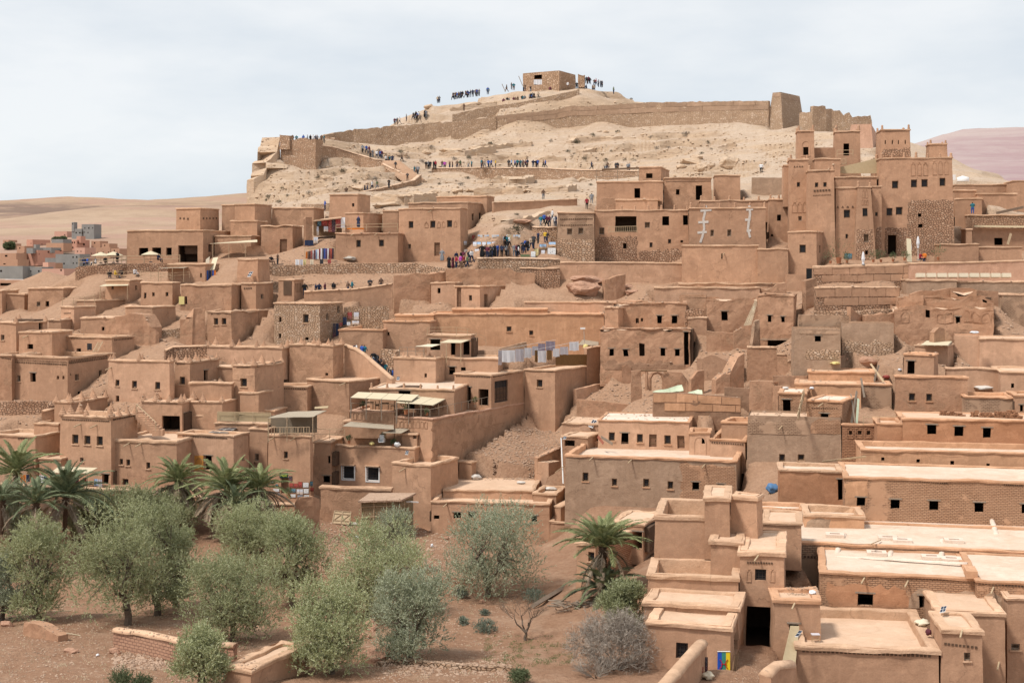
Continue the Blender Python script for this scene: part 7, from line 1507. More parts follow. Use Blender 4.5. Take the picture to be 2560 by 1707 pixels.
def parasol(tile,x,y,ytop,D,label,r=1.4,closed=False,mat='reed_pale'):
    T(tile); b=stand(x,y,D,.04); top=at(x,ytop,b.y); h=max(1.6,top.z-b.z); e=empty('parasol',b,label, 'parasol'); m=MB(); m.bar(b,b+Vector((0,0,h)),.035,.03,6); part(m, 'pole',M_['wood_pale' if not closed else 'white_paint'],e); m=MB(); n=12
    if closed: prof=[(.05,h+.1),(.16,h-.25),(.24,h-.9),(.13,h-1.35),(.17,h-1.5)]
    else: prof=[(.04,h+.02),(r*.5,h-.22),(r,h-.5),(r*.99,h-.58)]
    vs=[b+Vector((math.cos(6.283*k/n)*rr*(1-.12*(k % 2)*closed),math.sin(6.283*k/n)*rr*(1-.12*(k % 2)*closed),z)) for (rr,z) in prof for k in range(n)]
    m.add(vs,[(i*n+k,i*n+(k+1) % n,(i+1)*n+(k+1) % n,(i+1)*n+k) for i in range(len(prof)-1) for k in range(n)]); part(m, 'canopy',M_[mat if not closed else 'white_cloth'],e)
    m=MB(); m.bar(b-Vector((0,0,.05)),b+Vector((0,0,.1)),.25,.22,8); part(m, 'base',M_['concrete'],e)
def solar(name,label,tile,cor,fr='white_paint'):
    T(tile); P=[at(*c) for c in cor]; e=empty(name,P[0],label, 'solar panel'); m=MB(); quad_slab(m,P,.05); part(m, 'frame',M_[fr],e); c=sum(P,Vector())/4; n=(P[1]-P[0]).cross(P[3]-P[0]).normalized(); n=n if n.z>0 else -n
    for i in range(2):
        for j in range(2):
            f=lambda u,v: (P[0].lerp(P[1],u).lerp(P[3].lerp(P[2],u),v))+n*.012
            m=MB(); m.add([f(i*.5+.04,j*.5+.04),f(i*.5+.46,j*.5+.04),f(i*.5+.46,j*.5+.46),f(i*.5+.04,j*.5+.46)],[(0,1,2,3)]); part(m, 'cell',M_['solar'],e)
# ---- roof of the brick house: low kerbs and skylight boxes
def kerb(tile,a,b,label,r=.2,z=.16):
    T(tile); A,B=ray(*a)[0],ray(*b)[0]; m=MB(); n=14; sec=[(-1,0),(-.8,.7),(0,1),(.8,.7),(1,0)]; d=(B-A); d.z=0; d.normalize(); s=Vector((-d.y,d.x,0)); vs=[]
    for k in range(n+1):
        q=A.lerp(B,k/n)
        for (o,h) in sec: p=q+s*o*r+Vector((0,0,h*z-.04)); vs.append(p+vn(p,1.5,.06))
    m.add(vs,[(k*5+i,(k+1)*5+i,(k+1)*5+i+1,k*5+i+1) for k in range(n) for i in range(4)]+[tuple(range(5)),tuple(n*5+i for i in range(4,-1,-1))]); o=m.build('roof_kerb',M_['roof_lime'],off=A,smooth=True); tag(o,label, 'kerb', 'kerbs on the big whitewashed roof')
kerb('X',(700,215),(622,385), 'chalky kerb crossing the big roof nearest the gate tower'); kerb('X',(1168,235),(1102,415), 'middle chalky kerb crossing the big roof'); kerb('X',(1590,255),(1578,440), 'chalky kerb crossing the big roof farthest from the gate tower'); kerb('X',(615,412),(1815,478), 'long chalky kerb running along the big roof',.16,.12); kerb('R',(2040,545),(2085,680), 'chalky kerb on the lime roof behind')
def skylight(tile,x,y,label,w=.75,d=.5,h=.22):
    T(tile); p,_=ray(x,y); e=empty('skylight',p,label, 'skylight', 'skylight boxes'); t=R(-12); A=Matrix(((math.cos(t),-math.sin(t),0),(math.sin(t),math.cos(t),0),(0,0,1)))
    for (dx,dy,hx,hy) in ((0,-d/2-.16,w/2+.32,.16),(0,d/2+.16,w/2+.32,.16),(-w/2-.16,0,.16,d/2),(w/2+.16,0,.16,d/2)): m=MB(); m.box(p+A @ Vector((dx,dy,h/2)),(hx,hy,h/2),A); part(m, 'curb',M_['roof_lime'],e)
    m=MB(); m.box(p+A @ Vector((0,0,.05)),(w/2,d/2,.02),A); part(m, 'well',M_['mud_dark'],e)
for (x,y,l) in ((610,230, 'skylight box nearest the gate tower'),(990,395, 'skylight box between the first two roof kerbs'),(1225,280, 'skylight box tucked against the middle kerb'),(1490,432, 'skylight box beside the farthest kerb'),(1670,452, 'wide flat skylight box by the square roof pier'),(1695,282, 'skylight box at the back of the big roof'),(1090,258, 'skylight box with a plank over it')): skylight('X',x,y,l)
T('X'); p,_=ray(1870,600); m=MB(); m.box(p+Vector((0,.5,.2)),(.36,.85,.25),Matrix.Rotation(R(-12),3, 'Z')); o=m.build('roof_pier',M_['cap_orange'],off=p); tag(o, 'square mud roof pier with a curved hood on the whitewashed roof', 'pier')
plank('loose_plank', 'short plank lying across a skylight of the whitewashed roof', 'X',(940,300,99),(1030,262,102),.1)
# ---- lower right oddments
canopy('reed_awning', 'steep reed awning shading the passage wall', 'X',[(125,1395,81.3),(250,1400,81.8),(285,1045,85.6),(205,1045,85.4)], 'reed',sag=.05,ph=.4)
solar('solar_module', 'small solar panel on a brick atop the stair tower', 'X',[(1565,925,85),(1615,912,85),(1630,862,85.5),(1580,870,85.5)]); solar('solar_module', 'tiny tilted solar panel on the terrace corner above the reed awning', 'X',[(245,1140,82),(275,1140,82),(312,1090,82.5),(285,1085,82.5)])
T('X'); p=stand(432,1195); e=empty('wooden_stool',p, 'small wooden stool with a pale blue seat on the swept roof terrace', 'stool')
for (a,b) in ((-.2,-.15),(.2,-.15),(-.2,.15),(.2,.15)): m=MB(); m.bar(p+Vector((a,b,0)),p+Vector((a,b,.5)),.02,.02,4); part(m, 'leg',M_['wood_pale'],e)
m=MB(); m.box(p+Vector((0,0,.51)),(.26,.2,.025)); part(m, 'seat',M_['pale_cloth'],e); m=MB(); m.box(p+Vector((0,-.15,.22)),(.2,.015,.02)); part(m, 'stretcher',M_['wood_pale'],e)
def sack(tile,x,y,w,h,label,mat='cream_cloth',name='sack',D=None):
    T(tile); p=stand(x,y,D); s=p.y/F*cur[2]; o=link(bpy.data.objects.new(name,SACK[mat] if mat in SACK else sackm(mat))); o.location=p+Vector((0,0,h*s*.35)); o.scale=(w*s/2,w*s/2.4,h*s/2); o.rotation_euler=(0,0,rng.uniform(0,3)); return tag(o,label, 'bag')
SACK={}
def sackm(mat):
    bm=bmesh.new(); bmesh.ops.create_icosphere(bm,subdivisions=3,radius=1)
    for v in bm.verts: v.co*=1+noise.noise(v.co*1.6+Vector((len(SACK)*7,0,0)))*.4+noise.noise(v.co*5)*.1; v.co.z*=.8
    me=bpy.data.meshes.new('sack'); bm.to_mesh(me); bm.free(); me.materials.append(M_[mat]); me.polygons.foreach_set('use_smooth',[True]*len(me.polygons)); SACK[mat]=me; return me
sack('X',1410,1040,150,70, 'pale cloth bundle dumped on the swept roof terrace'); sack('X',1515,1130,60,70, 'dark scrap heap in the terrace corner', 'rug_dark'); sack('X',405,755,70,45, 'white rag on the small shop roof', 'white_cloth', 'rag'); sack('M',1880,50,90,30, 'white sack at the top edge of the blank wall', 'white_cloth',D=150); sack('M',400,555,50,30, 'white sack on the dusty brick roof', 'white_cloth'); sack('M',160,560,60,35, 'cement bag on the dusty brick roof edge', 'plaster_white'); sack('M',1200,390,40,30, 'white bag on the stair-hut roof', 'white_cloth')
sack('M',1960,560,170,50, 'heap of torn white sheeting in the walled court', 'plaster_white'); sack('M',1070,460,70,40, 'red and cream scraps beside the crossed beams', 'rug_red'); sack('P',815,720,90,60, 'heap of white bags on the low double roof', 'plaster_white'); sack('P',1250,760,90,30, 'flat white sheeting on the low double roof', 'plaster_white'); sack('P',1515,820,110,40, 'white bags in the corner of the double roof', 'plaster_white'); sack('U',890,130,80,40, 'white plastic litter below the wooden gate panel', 'plaster_white'); sack('U',925,250,40,40, 'white plastic bag on the rubble slope', 'white_cloth'); sack('S',890,1320,36,28, 'white plastic bag on the field path', 'white_cloth'); sack('U',1605,330,30,45, 'white plastic bag under the earth spill', 'white_cloth')
sack('Q',1940,840,130,110, 'crumpled blue tarpaulin in the gap by the rust-orange wall', 'tarp_blue', 'tarpaulin'); sack('H',610,1275,100,30, 'yellow foam roll on the ledge', 'yellow_jar', 'foam_roll')
T('V')
# flag with the three stripes and the red letter
P,n=on_wall('V',1875,1278,1990,1492,.05); e=empty('striped_flag',P[3], 'blue, green and yellow striped flag with a red letter, hung on the stepped low house', 'flag')
for k,(c,nm) in enumerate((((0.02,0.08,0.42), 'blue'),((0.05,0.22,0.17), 'green'),((0.72,0.52,0.02), 'gold'))):
    plain('flag_' + nm,c,.8,.06); f=lambda u,v: P[0].lerp(P[1],u).lerp(P[3].lerp(P[2],u),v); m=MB(); vs=[]
    for j in range(9):
        for i in range(4): u=(k+i/3)/3; q=f(u,j/8); vs.append(q+n*(.03*math.sin(u*14+j*.3)*(1-j/8)+.01))
    m.add(vs,[(j*4+i,j*4+i+1,(j+1)*4+i+1,(j+1)*4+i) for j in range(8) for i in range(3)]); part(m, 'stripe',M_['flag_' + nm],e)
m=MB(); plain('flag_red',(0.42,0.012,0.015),.8,.05); g=lambda u,v: f(u,v)+n*.045
for s in (-1,1):
    arc=[g(.5+s*(.12+.2*(t*t)),.48+.19*t) for t in [q/5-1 for q in range(11)]]; m.tube(arc,[.022]*11,5)
m.bar(g(.27,.48),g(.73,.48),.02,.02,5); part(m, 'red_letter',M_['flag_red'],e); m=MB(); m.bar(f(0,1.01)+n*.02,f(1,1.01)+n*.02,.03,.03,6); part(m, 'hem',M_['white_paint'],e)
cloth('hanging_rug', 'black and white rug hung over the round-topped wall', 'V',1725,1330,1785,1470, 'rug_dark',80.2, 'rugs at the passage'); cloth('hanging_rug', 'maroon checked rug hung lower on the round-topped wall', 'V',1695,1420,1745,1540, 'rug_red',79.6, 'rugs at the passage'); sack('V',1790,1530,120,90, 'heap of pale baskets and pots by the hung rugs', 'cream_cloth', 'basket_heap')
for k,x in enumerate((2005,2022,2040)): plank('leaning_timber',('first', 'second', 'third')[k] + ' dark wooden frame bar leaning beside the flag', 'V',(x,1500-k*20,81.7+k*.2),(x+22,1310-k*10,82.3+k*.3),.08, 'wood')
plank('timber_beam', 'long round timber beam lying on the earth bank', 'V',(195,862,104),(490,685,112),.35, 'wood_grey', 'beam',.3); plank('orange_plank', 'curved orange plank lying behind the olive trunk', 'V',(140,720,112),(460,612,116),.3, 'wood_pale'); plank('dark_trough', 'dark timber trough edge under the olive', 'V',(170,610,117),(450,615,117),.45, 'wood', 'trough',.4); plank('pale_pole', 'pale pole leaning on the rubble slope', 'U',(1740,595,112),(1630,480,120),.14)
plank('reed_cane', 'long pale cane lying on the field', 'S',(410,918,104),(650,908,105),.05, 'reed_pale', 'cane'); plank('reed_cane', 'short pale cane on the field near the mud blocks', 'S',(600,1110,95),(735,1135,94.5),.05, 'reed_pale', 'cane')
T('V'); p=march(560,900); e=empty('firewood_pile',p, 'pile of crooked firewood at the foot of the palms', 'woodpile'); rr=random.Random(4)
for k in range(60):
    a=rr.uniform(0,6.28); q=p+Vector((rr.uniform(-1.6,1.6),rr.uniform(-.8,.8),rr.uniform(0,.55))); d=Vector((math.cos(a),math.sin(a)*.5,rr.uniform(-.25,.25))); m=MB(); m.bar(q-d*.5,q+d*.5,.05,.03,5); part(m, 'log',M_['wood_grey'],e)
# loose stones and rubble: too many to pick apart
def stones(name,label,tile,n,x0,x1,y0,y1,s0,s1,mat,mask=None,d0=66):
    T(tile); oct_=np.array([[1,0,0],[-1,0,0],[0,1,0],[0,-1,0],[0,0,1],[0,0,-1]],float); F8=np.array([[0,2,4],[2,1,4],[1,3,4],[3,0,4],[2,0,5],[1,2,5],[3,1,5],[0,3,5]]); V=[]; Fs=[]
    for k in range(n):
        x,y=rng.uniform(x0,x1),rng.uniform(y0,y1)
        if mask and not mask(x,y): continue
        p,nn=ray(x,y)
        if nn.z<.25: continue
        s=rng.uniform(s0,s1)*(.5+rng.rand()); q=oct_*(s*np.array([1,.9,.6]))*rng.uniform(.6,1.3,(6,1)); a=rng.uniform(0,6.3); c_,s_=math.cos(a),math.sin(a); q=np.stack([q[:,0]*c_-q[:,1]*s_,q[:,0]*s_+q[:,1]*c_,q[:,2]],1); Fs.append(F8+len(V)*6); V.append(q+np.array(p)+[0,0,s*.15])
    me=bpy.data.meshes.new(name); me.from_pydata(np.concatenate(V).tolist(),[],np.concatenate(Fs).tolist()); me.materials.append(M_[mat]); o=link(bpy.data.objects.new(name,me)); return tag(o,label, 'stones',kind='stuff')
stones('field_stones', 'spill of pale stones below the adobe garden wall', 'S',420,1040,1600,1270,1450,.08,.18, 'rubble'); stones('garden_stones', 'scattered clods and stones on the garden soil', 'S',2600,0,2334,850,1568,.03,.09, 'rubble'); stones('garden_stones', 'scattered stones on the open ground by the olives', 'U',1800,1000,2334,700,1568,.03,.09, 'rubble'); stones('slope_rubble', 'rubble spilling down below the reed shed and low house', 'U',1500,580,1800,110,560,.05,.16, 'rubble')
stones('court_rubble', 'litter and rubble filling the pit beside the guesthouse', 'P',2200,800,1600,250,730,.05,.15, 'rubble'); stones('edge_stones', 'stones along the low field edging', 'U',500,1150,2334,1370,1500,.06,.14, 'rubble'); stones('roof_rubble', 'rubble strewn on the small shop roof', 'X',260,150,470,690,765,.03,.08, 'rubble'); stones('ruin_rubble', 'debris lying among the central ruins', 'L',3600,0,2334,60,1200,.05,.18, 'rubble'); stones('village_rubble', 'debris between the upper houses', 'H',2000,0,2334,420,1300,.05,.18, 'rubble'); stones('hill_scree', 'pale scree scattered over the bare hill', 'C',1900,0,2334,380,1320,.08,.30, 'limestone'); stones('hill_scree', 'scree scattered below the bastion and stairs', 'B',1700,150,2334,560,1330,.08,.30, 'limestone'); stones('hill_scree', 'scree under the watchtower beside the kasbah', 'D',700,-400,1000,380,900,.08,.28, 'limestone'); stones('lane_rubble', 'rubble on the slopes among the far-side houses', 'I',2200,0,2334,0,1100,.05,.18, 'rubble'); stones('slope_rubble_upper', 'rubble under the market terrace', 'E',2200,0,2334,100,1200,.06,.2, 'rubble'); stones('lane_stones', 'grit on the passage lane', 'V',300,2000,2334,1300,1568,.02,.05, 'rubble')
# ---- brick rows on the three-window house roof
T('M'); bm_=MB(); bm_.box((0,0,0),(.19,.1,.075)); BR=bm_.mesh('brick',M_['brick_red'],(0,0,0)); p0,_=ray(1660,790); e=empty('brick_stack',p0, 'loose stacks of new mud bricks along the roof of the three-window house', 'bricks'); rr=random.Random(2)
for (xa,xb,ny) in ((1600,1690,3),(1725,1805,2),(1880,1930,4),(1960,2060,3),(2090,2190,4),(2195,2280,5),(2285,2334,3)):
    x=xa
    while x<xb:
        q,nn=ray(x,800+(x-1600)*.045)
        for k in range(max(1,ny-rr.randint(0,1))): o=link(bpy.data.objects.new('brick',BR)); o.parent=e; o.location=q-p0+Vector((rr.uniform(-.05,.05),.5+rr.uniform(-.12,.12),.08+k*.155)); o.rotation_euler=(rr.uniform(-.1,.1),rr.uniform(-.1,.1),rr.uniform(-.5,.5))
        x+=12.5
# ---- unfinished brick house: ladder,beams
for k,(a,b) in enumerate((((262,815,129.5),(325,575,134)),((285,818,129.6),(345,575,134.1)))): pass
T('M'); A,B=at(272,815,130),at(330,575,134.5); e=empty('plank_ladder',A, 'pale plank ladder leaning on the unfinished brick house', 'ladder'); d=(B-A).normalized(); s=d.cross(Vector((0,1,.4))).normalized()
for k in (-1,1): m=MB(); m.box((A+B)/2+s*k*.2,((B-A).length/2,.14,.03),Matrix((d,s,d.cross(s))).transposed()); part(m, 'plank',M_['wood_pale'],e)
for k in (.18,.45,.8): m=MB(); m.box(A.lerp(B,k)-Vector((0,.06,0)),(.03,.5,.05),Matrix((d,s,d.cross(s))).transposed()); part(m, 'rung',M_['wood_pale'],e)
plank('beam', 'grey timber propped against the brick house corner', 'M',(760,865,133),(810,575,137),.26, 'wood_grey', 'beam'); plank('beam', 'green-painted timber propped against the brick house', 'M',(808,868,133),(825,645,136),.26, 'tarp_green', 'beam'); plank('beam', 'thin stick crossing the grey timber', 'M',(795,865,132.6),(755,600,136.5),.12, 'wood_grey', 'beam'); plank('beam', 'tall board standing behind the brick house', 'M',(878,630,141.3),(848,455,142),.2, 'wood_grey', 'beam')
plank('beam', 'pale crossed beam leaning over the twin-slab roof', 'M',(1055,490,145),(935,325,147),.2, 'wood_pale', 'beam'); plank('beam', 'shorter crossed beam on the twin-slab roof', 'M',(968,485,145),(1010,338,147),.22, 'wood_grey', 'beam'); plank('pole', 'long pale pole lying across to the rust-orange house', 'M',(495,1218,121),(895,1170,119.5),.16, 'wood_pale', 'pole'); rail('pole_fence', 'thin pole fence on the roof edge by the keyhole balustrade', 'M',[(870,870,130),(1225,862,128)],.75, 'wood_pale',.03,(.8,),3)
canopy('reed_thatch', 'lattice of canes over dark red matting on the back room', 'M',[(1395,152,147.8),(1640,155,148),(1685,108,153),(1445,115,153)], 'reed_pale',sag=.05,ph=.3,ribs=5,post_mat='cream_cloth')
# ---- ruins: green tarp,poles
canopy('green_tarpaulin', 'torn pale green tarpaulin slung over ruined walls', 'L',[(700,945,147),(830,960,146.5),(978,930,149),(970,880,151)], 'tarp_green',sag=.35,ph=.2,n=7); canopy('green_tarpaulin', 'smaller scrap of green tarpaulin on a pole', 'L',[(1010,955,148),(1155,970,147),(1150,925,149),(1110,920,150)], 'tarp_green',sag=.25,ph=.2,n=6)
T('L'); e=empty('cane_bundle',at(1540,345,162), 'fan of long canes leaning on the cracked tower', 'canes')
for k in range(9): m=MB(); m.bar(at(1530+k*8,345-k,162-k*.05),at(1640+(k % 3)*5,95+k*5,163.1),.028,.02,4); part(m, 'cane',M_['reed_pale'],e)
T('L'); e=empty('door_frame_ruin',at(640,925,157), 'timber frame and mud arch left standing in the doorway ruin', 'ruin'); m=MB(); m.bar(at(640,930,157.2),at(645,750,157.2),.18,.16,6); part(m, 'post',M_['mud_ruin'],e); m=MB(); m.bar(at(590,752,157.1),at(830,755,157.1),.09,.09,6); part(m, 'lintel',M_['wood'],e); m=MB(); m.tube([at(x,y,159) for (x,y) in ((672,925),(672,820),(695,780),(745,765),(785,785),(800,830),(800,925))],[.22]*7,6); part(m, 'arch',M_['mud_ruin'],e)
# ---- washing lines,tarpaulin wall,jar,lamp
T('K')
for k,(x0,y0,x1,y1,D,mt,l) in enumerate([(1042,425,1075,555,158.5, 'pale_cloth', 'grey-lilac sheet at the start of the front washing line'),(1075,420,1195,530,158.3, 'white_cloth', 'large pale sheet on the front washing line'),(1198,410,1275,525,158.6, 'pale_cloth', 'lilac sheet next to the large pale one'),(1280,400,1345,490,159, 'white_cloth', 'grey-white sheet in the middle of the line'),(1350,385,1405,470,159.6, 'pale_cloth', 'pale towel before the mauve sheets'),(1405,360,1470,440,160.3, 'mauve_cloth', 'first dark mauve sheet'),(1475,340,1560,425,161.3, 'mauve_cloth', 'second dark mauve sheet at the line end'),(1375,420,1400,530,157.5, 'tarp_brown', 'brown cloth strip on the back line'),(1405,425,1480,530,157.7, 'white_cloth', 'crumpled grey sheet on the back line'),(1485,420,1530,510,158.2, 'tarp_brown', 'brown towel beside the crumpled sheet'),(1540,405,1600,480,159, 'white_cloth', 'small white piece on the back line'),(1605,390,1680,460,160, 'pale_cloth', 'row of pale small pieces on the back line'),(1690,345,1775,425,161.5, 'white_cloth', 'bright white shirt-like cloth at the far end')]): cloth('laundry',l, 'K',x0,y0,x1,y1,mt,D, 'washing on the roof lines', 'laundry',2,.7)
for a,b,l in (((1040,420,158.3),(1565,325,161.8), 'front washing line cord'),((1375,418,157.4),(1780,338,162), 'back washing line cord')): plank('washing_line',l + ' strung over the roof', 'K',a,b,.02, 'white_paint', 'cord',.02)
cloth('brown_tarpaulin', 'brown tarpaulin fence along the roof edge', 'K',1565,460,1862,560, 'tarp_brown',160.8,None, 'tarpaulin',5,6.5)
T('K'); sack('K',1838,410,50,60, 'yellow plastic water jar on the wall top', 'yellow_jar', 'water_jar',168.5); e=empty('lamp_post',at(1828,330,170), 'thin street lamp post behind the washing', 'lamp'); m=MB(); m.bar(at(1828,350,170),at(1822,230,170),.05,.04,5); part(m, 'post',M_['tube_metal'],e); m=MB(); m.box(at(1812,222,170),(.3,.12,.1)); part(m, 'head',M_['white_paint'],e)
canopy('mat_fence', 'dark reed mat lean-to behind the lamp post', 'K',[(1770,370,171),(1955,375,171.5),(1960,290,173),(1845,285,173)], 'reed_grey',sag=.02,ph=.3)
canopy('cloth_awning', 'cream awning on poles in front of the small roof cafe rooms', 'K',[(510,350,162.5),(705,352,162),(785,325,164.6),(590,322,164.8)], 'reed_pale',posts=(.3,.98),ph=2.4,post_mat='wood_pale',sag=.04); canopy('cloth_awning', 'sagging pale awning beside the small roof cafe rooms', 'K',[(290,385,161),(440,388,160.6),(535,365,163.4),(400,362,163.6)], 'cream_cloth',posts=(.5,),ph=1.6,post_mat='wood_pale',sag=.15); rail('roof_rail', 'thin rail along the top of the small roof cafe rooms and down its stair', 'K',[(395,275,164.5),(660,272,164),(760,285,164),(930,365,165)],.8, 'rail_wood',.03,(1,.5),1.2); rail('roof_rail', 'dark rail of the roof cafe sitting area', 'K',[(140,465,160),(365,462,160.5)],.9, 'wood_grey',.035,(1,.5),.8)
# ---- guesthouse terrace
for k in range(4):
    f0,f1=k/4,(k+1)/4; canopy('cloth_awning',('first', 'second', 'third', 'fourth')[k] + ' cream awning panel of the upper cafe row from the peeling wall', 'J',[(1445+560*f0,850+30*f0,147.6),(1440+560*f1,850+30*f1,147.6),(1515+560*f1-5,800+25*f1,151),(1515+560*f0,800+25*f0,151)], 'reed_pale',posts=(0.02,),ph=2.3,post_mat='wood_grey',sag=.03,ribs=2)
for k in range(3):
    f0,f1=k/3,(k+1)/3; canopy('cloth_awning',('first', 'second', 'third')[k] + ' cream awning panel of the lower cafe row over the tables', 'J',[(1860+340*f0,895+25*f0,147),(1855+340*f1,895+25*f1,147),(1990+345*f1-5,830+22*f1,152),(1990+345*f0,830+22*f0,152)], 'reed_pale',posts=(0.02,),ph=2.3,post_mat='wood_grey',sag=.03,ribs=2)
rail('terrace_rail', 'grey rail along the upper cafe row', 'J',[(1455,965,148.3),(1850,975,148.3)],.75, 'wood_grey',.035,(1.0,),1.3); rail('terrace_rail', 'grey rail along the lower cafe row and down the long side wall', 'J',[(1870,1015,146.8),(2170,1025,146.2),(2330,985,149.5),(2700,905,157)],.75, 'wood_grey',.035,(1.0,),1.3)
def table_set(tile,x,y,D,label,mat='wood',chair='wood_pale'):
    T(tile); p=at(x,y,D); e=empty('cafe_table',p,label, 'table', 'cafe furniture'); m=MB(); m.box(p+Vector((0,0,.72)),(.42,.42,.025)); part(m, 'table_top',M_[mat],e)
    for a in (-.36,.36):
        for b in (-.36,.36): m=MB(); m.bar(p+Vector((a,b,0)),p+Vector((a,b,.7)),.025,.025,4); part(m, 'leg',M_['iron'],e)
    for s in (-1,1):
        q=p+Vector((s*.85,rng.uniform(-.1,.1),0)); c=empty('cafe_chair',q,label.replace('table', 'chair')+(', nearer the awnings' if s<0 else ', farther along the rail'), 'chair', 'cafe furniture')
        m=MB(); m.box(q+Vector((0,0,.45)),(.21,.21,.03)); part(m, 'seat',M_[chair],c); m=MB(); m.box(q+Vector((s*.2,0,.72)),(.02,.2,.22)); part(m, 'backrest',M_[chair],c)
        for a in (-.18,.18):
            for b in (-.18,.18): m=MB(); m.bar(q+Vector((a,b,0)),q+Vector((a,b,.44)),.02,.02,4); part(m, 'leg',M_['iron'],c)
table_set('J',2160,985,149, 'table under the lower awnings'); table_set('J',2260,965,151.5, 'pale-wood table past the awnings'); table_set('J',2340,955,153.5, 'table by the arched black door'); table_set('J',1620,955,149.8, 'dark table under the upper awnings', 'wood', 'wood'); table_set('J',1760,962,149.6, 'second dark table under the upper awnings', 'wood', 'wood')
def pot(tile,x,y,D,label,h=.5,mat='terracotta',leaf='shrub_leaf',ph=.7):
    T(tile); p=at(x,y,D); e=empty('potted_plant',p,label, 'plant', 'potted plants'); m=MB(); m.bar(p,p+Vector((0,0,h)),h*.35,h*.48,10); part(m, 'pot',M_[mat],e)
    V=crown_quads(np.array([[p.x,p.y,p.z+h+ph*.4]]),[ph*.45],40,8,tl=ph*.5,ln=.16,wd=.03,up=.7); o=link(bpy.data.objects.new('foliage',quads_mesh('foliage',V-np.array(p),M_[leaf]))); o.parent=e
pot('J',1950,1005,147.3, 'leafy shrub behind the lower cafe rail'); pot('J',2140,1015,146.8, 'small plant at the terrace corner',.3,ph=.4); pot('J',1560,950,149, 'plant at the end of the upper cafe row',.3,ph=.4); pot('K',830,915,155.5, 'yellowish plant beside the arched black door',.3,leaf='grass_leaf',ph=.5); pot('O',1432,395,146.8, 'plant in an orange pot on the roof court',.35,ph=.5); pot('O',1745,385,147.2, 'green cactus-like plant beside a white chair',.5, 'white_paint',ph=.5); pot('O',1838,420,146.4, 'small plant in a clay pot by the white bin',.3,ph=.4)
sack('O',1870,425,55,60, 'white plastic bin on the roof court', 'plastic_white', 'bin',146.3); sack('O',1640,408,55,40, 'yellow basin on the roof court', 'yellow_jar', 'basin',146.8); T('O'); e=empty('plastic_chair',at(1725,415,146.6), 'white plastic chair on the roof court', 'chair'); q=e.location; 
for nm,c,h in (('seat',(0,0,.42),(.25,.24,.03)),('backrest',(.05,.24,.8),(.24,.03,.36)),('armrest',(-.26,0,.62),(.03,.22,.2)),('armrest',(.26,0,.62),(.03,.22,.2))): m=MB(); m.box(q+Vector(c),h); part(m,nm,M_['plastic_white'],e)
canopy('reed_awning', 'wide brown reed awning over the roof court', 'O',[(1375,235,146),(1840,265,145.8),(1838,228,148),(1445,195,148.5)], 'reed_grey',sag=.05,ph=.3); canopy('reed_awning', 'smaller brown reed awning beside the white-roofed hutch', 'O',[(1735,295,145.6),(1910,300,145.6),(1990,260,147.8),(1850,258,148)], 'reed_grey',sag=.04,ph=.3)
# ---- art shop and its neighbours
T('O')
P,n=on_wall('O',800,663,876,708,.07); e=empty('shop_sign',P[0], 'dark green shop sign with yellow-green script over the art shop door', 'sign'); m=MB(); plain('sign_green',(0.012,0.045,0.04),.6,.1); panelq(m,P,n,.05); part(m, 'board',M_['sign_green'],e)
fc=bpy.data.curves.new('lettering', 'FONT'); fc.body = 'Ham'; fc.size=1; fc.shear=.35; fc.extrude=.01; fc.align_x = 'CENTER'; fc.align_y = 'CENTER'; plain('sign_ink',(0.52,0.62,0.10),.7,.05); fc.materials.append(M_['sign_ink']); _t=link(bpy.data.objects.new('tmp',fc)); bpy.context.view_layer.update(); _me=bpy.data.meshes.new_from_object(_t.evaluated_get(bpy.context.evaluated_depsgraph_get())); bpy.data.objects.remove(_t); fo=link(bpy.data.objects.new('lettering',_me)); fo.parent=e; tx=(P[1]-P[0]); sc=tx.length; tx.normalize(); up=Vector((0,0,1)); c=sum(P,Vector())/4+n*.03
fo.matrix_local=Matrix.Translation(c-e.location) @ Matrix((tx,up,n)).transposed().to_4x4() @ Matrix.Diagonal((sc*.42,sc*.42,1,1))
ART=['art_white', 'art_blue', 'art_pale', 'art_red', 'art_teal', 'art_yellow']
for k,(x0,y0,x1,y1,mt,l) in enumerate([(885,690,915,740, 'rug_dark', 'dark red hanging beside the shop door'),(888,755,925,795, 'art_red', 'dark picture under the hanging'),(928,757,968,797, 'art_red', 'row of small portraits on the shop rack'),(970,742,1008,795, 'art_red', 'red portrait picture'),(1012,748,1068,795, 'art_white', 'topmost ink drawing'),(1070,738,1098,782, 'art_teal', 'teal poster at the rack end'),(890,805,950,840, 'art_teal', 'wide dark landscape'),(955,808,985,855, 'art_pale', 'pale calligraphy sheet'),(985,808,1015,860, 'art_pale', 'second calligraphy sheet'),(1018,805,1068,850, 'art_white', 'ink drawing of camels, middle of the rack'),(1072,795,1105,830, 'art_red', 'dark framed picture at the rack end'),(890,855,950,885, 'art_white', 'white panel low on the rack'),(960,862,1012,895, 'art_pale', 'grey panel low on the rack'),(1018,860,1070,900, 'art_white', 'lowest ink drawing'),(738,805,800,835, 'art_white', 'wide ink drawing left of the shop door'),(775,845,802,880, 'art_blue', 'blue and white print left of the shop door'),(762,765,787,790, 'art_teal', 'small dark print left of the shop door'),(720,740,745,760, 'art_white', 'small white print nearest the palm')]): picture('shop_picture',l + ' at the art shop', 'O',x0,y0,x1,y1,mt,group='pictures at the art shop')
pot('O',880,890,141.8, 'green plant in a clay pot on the art shop step',.5,ph=.5)
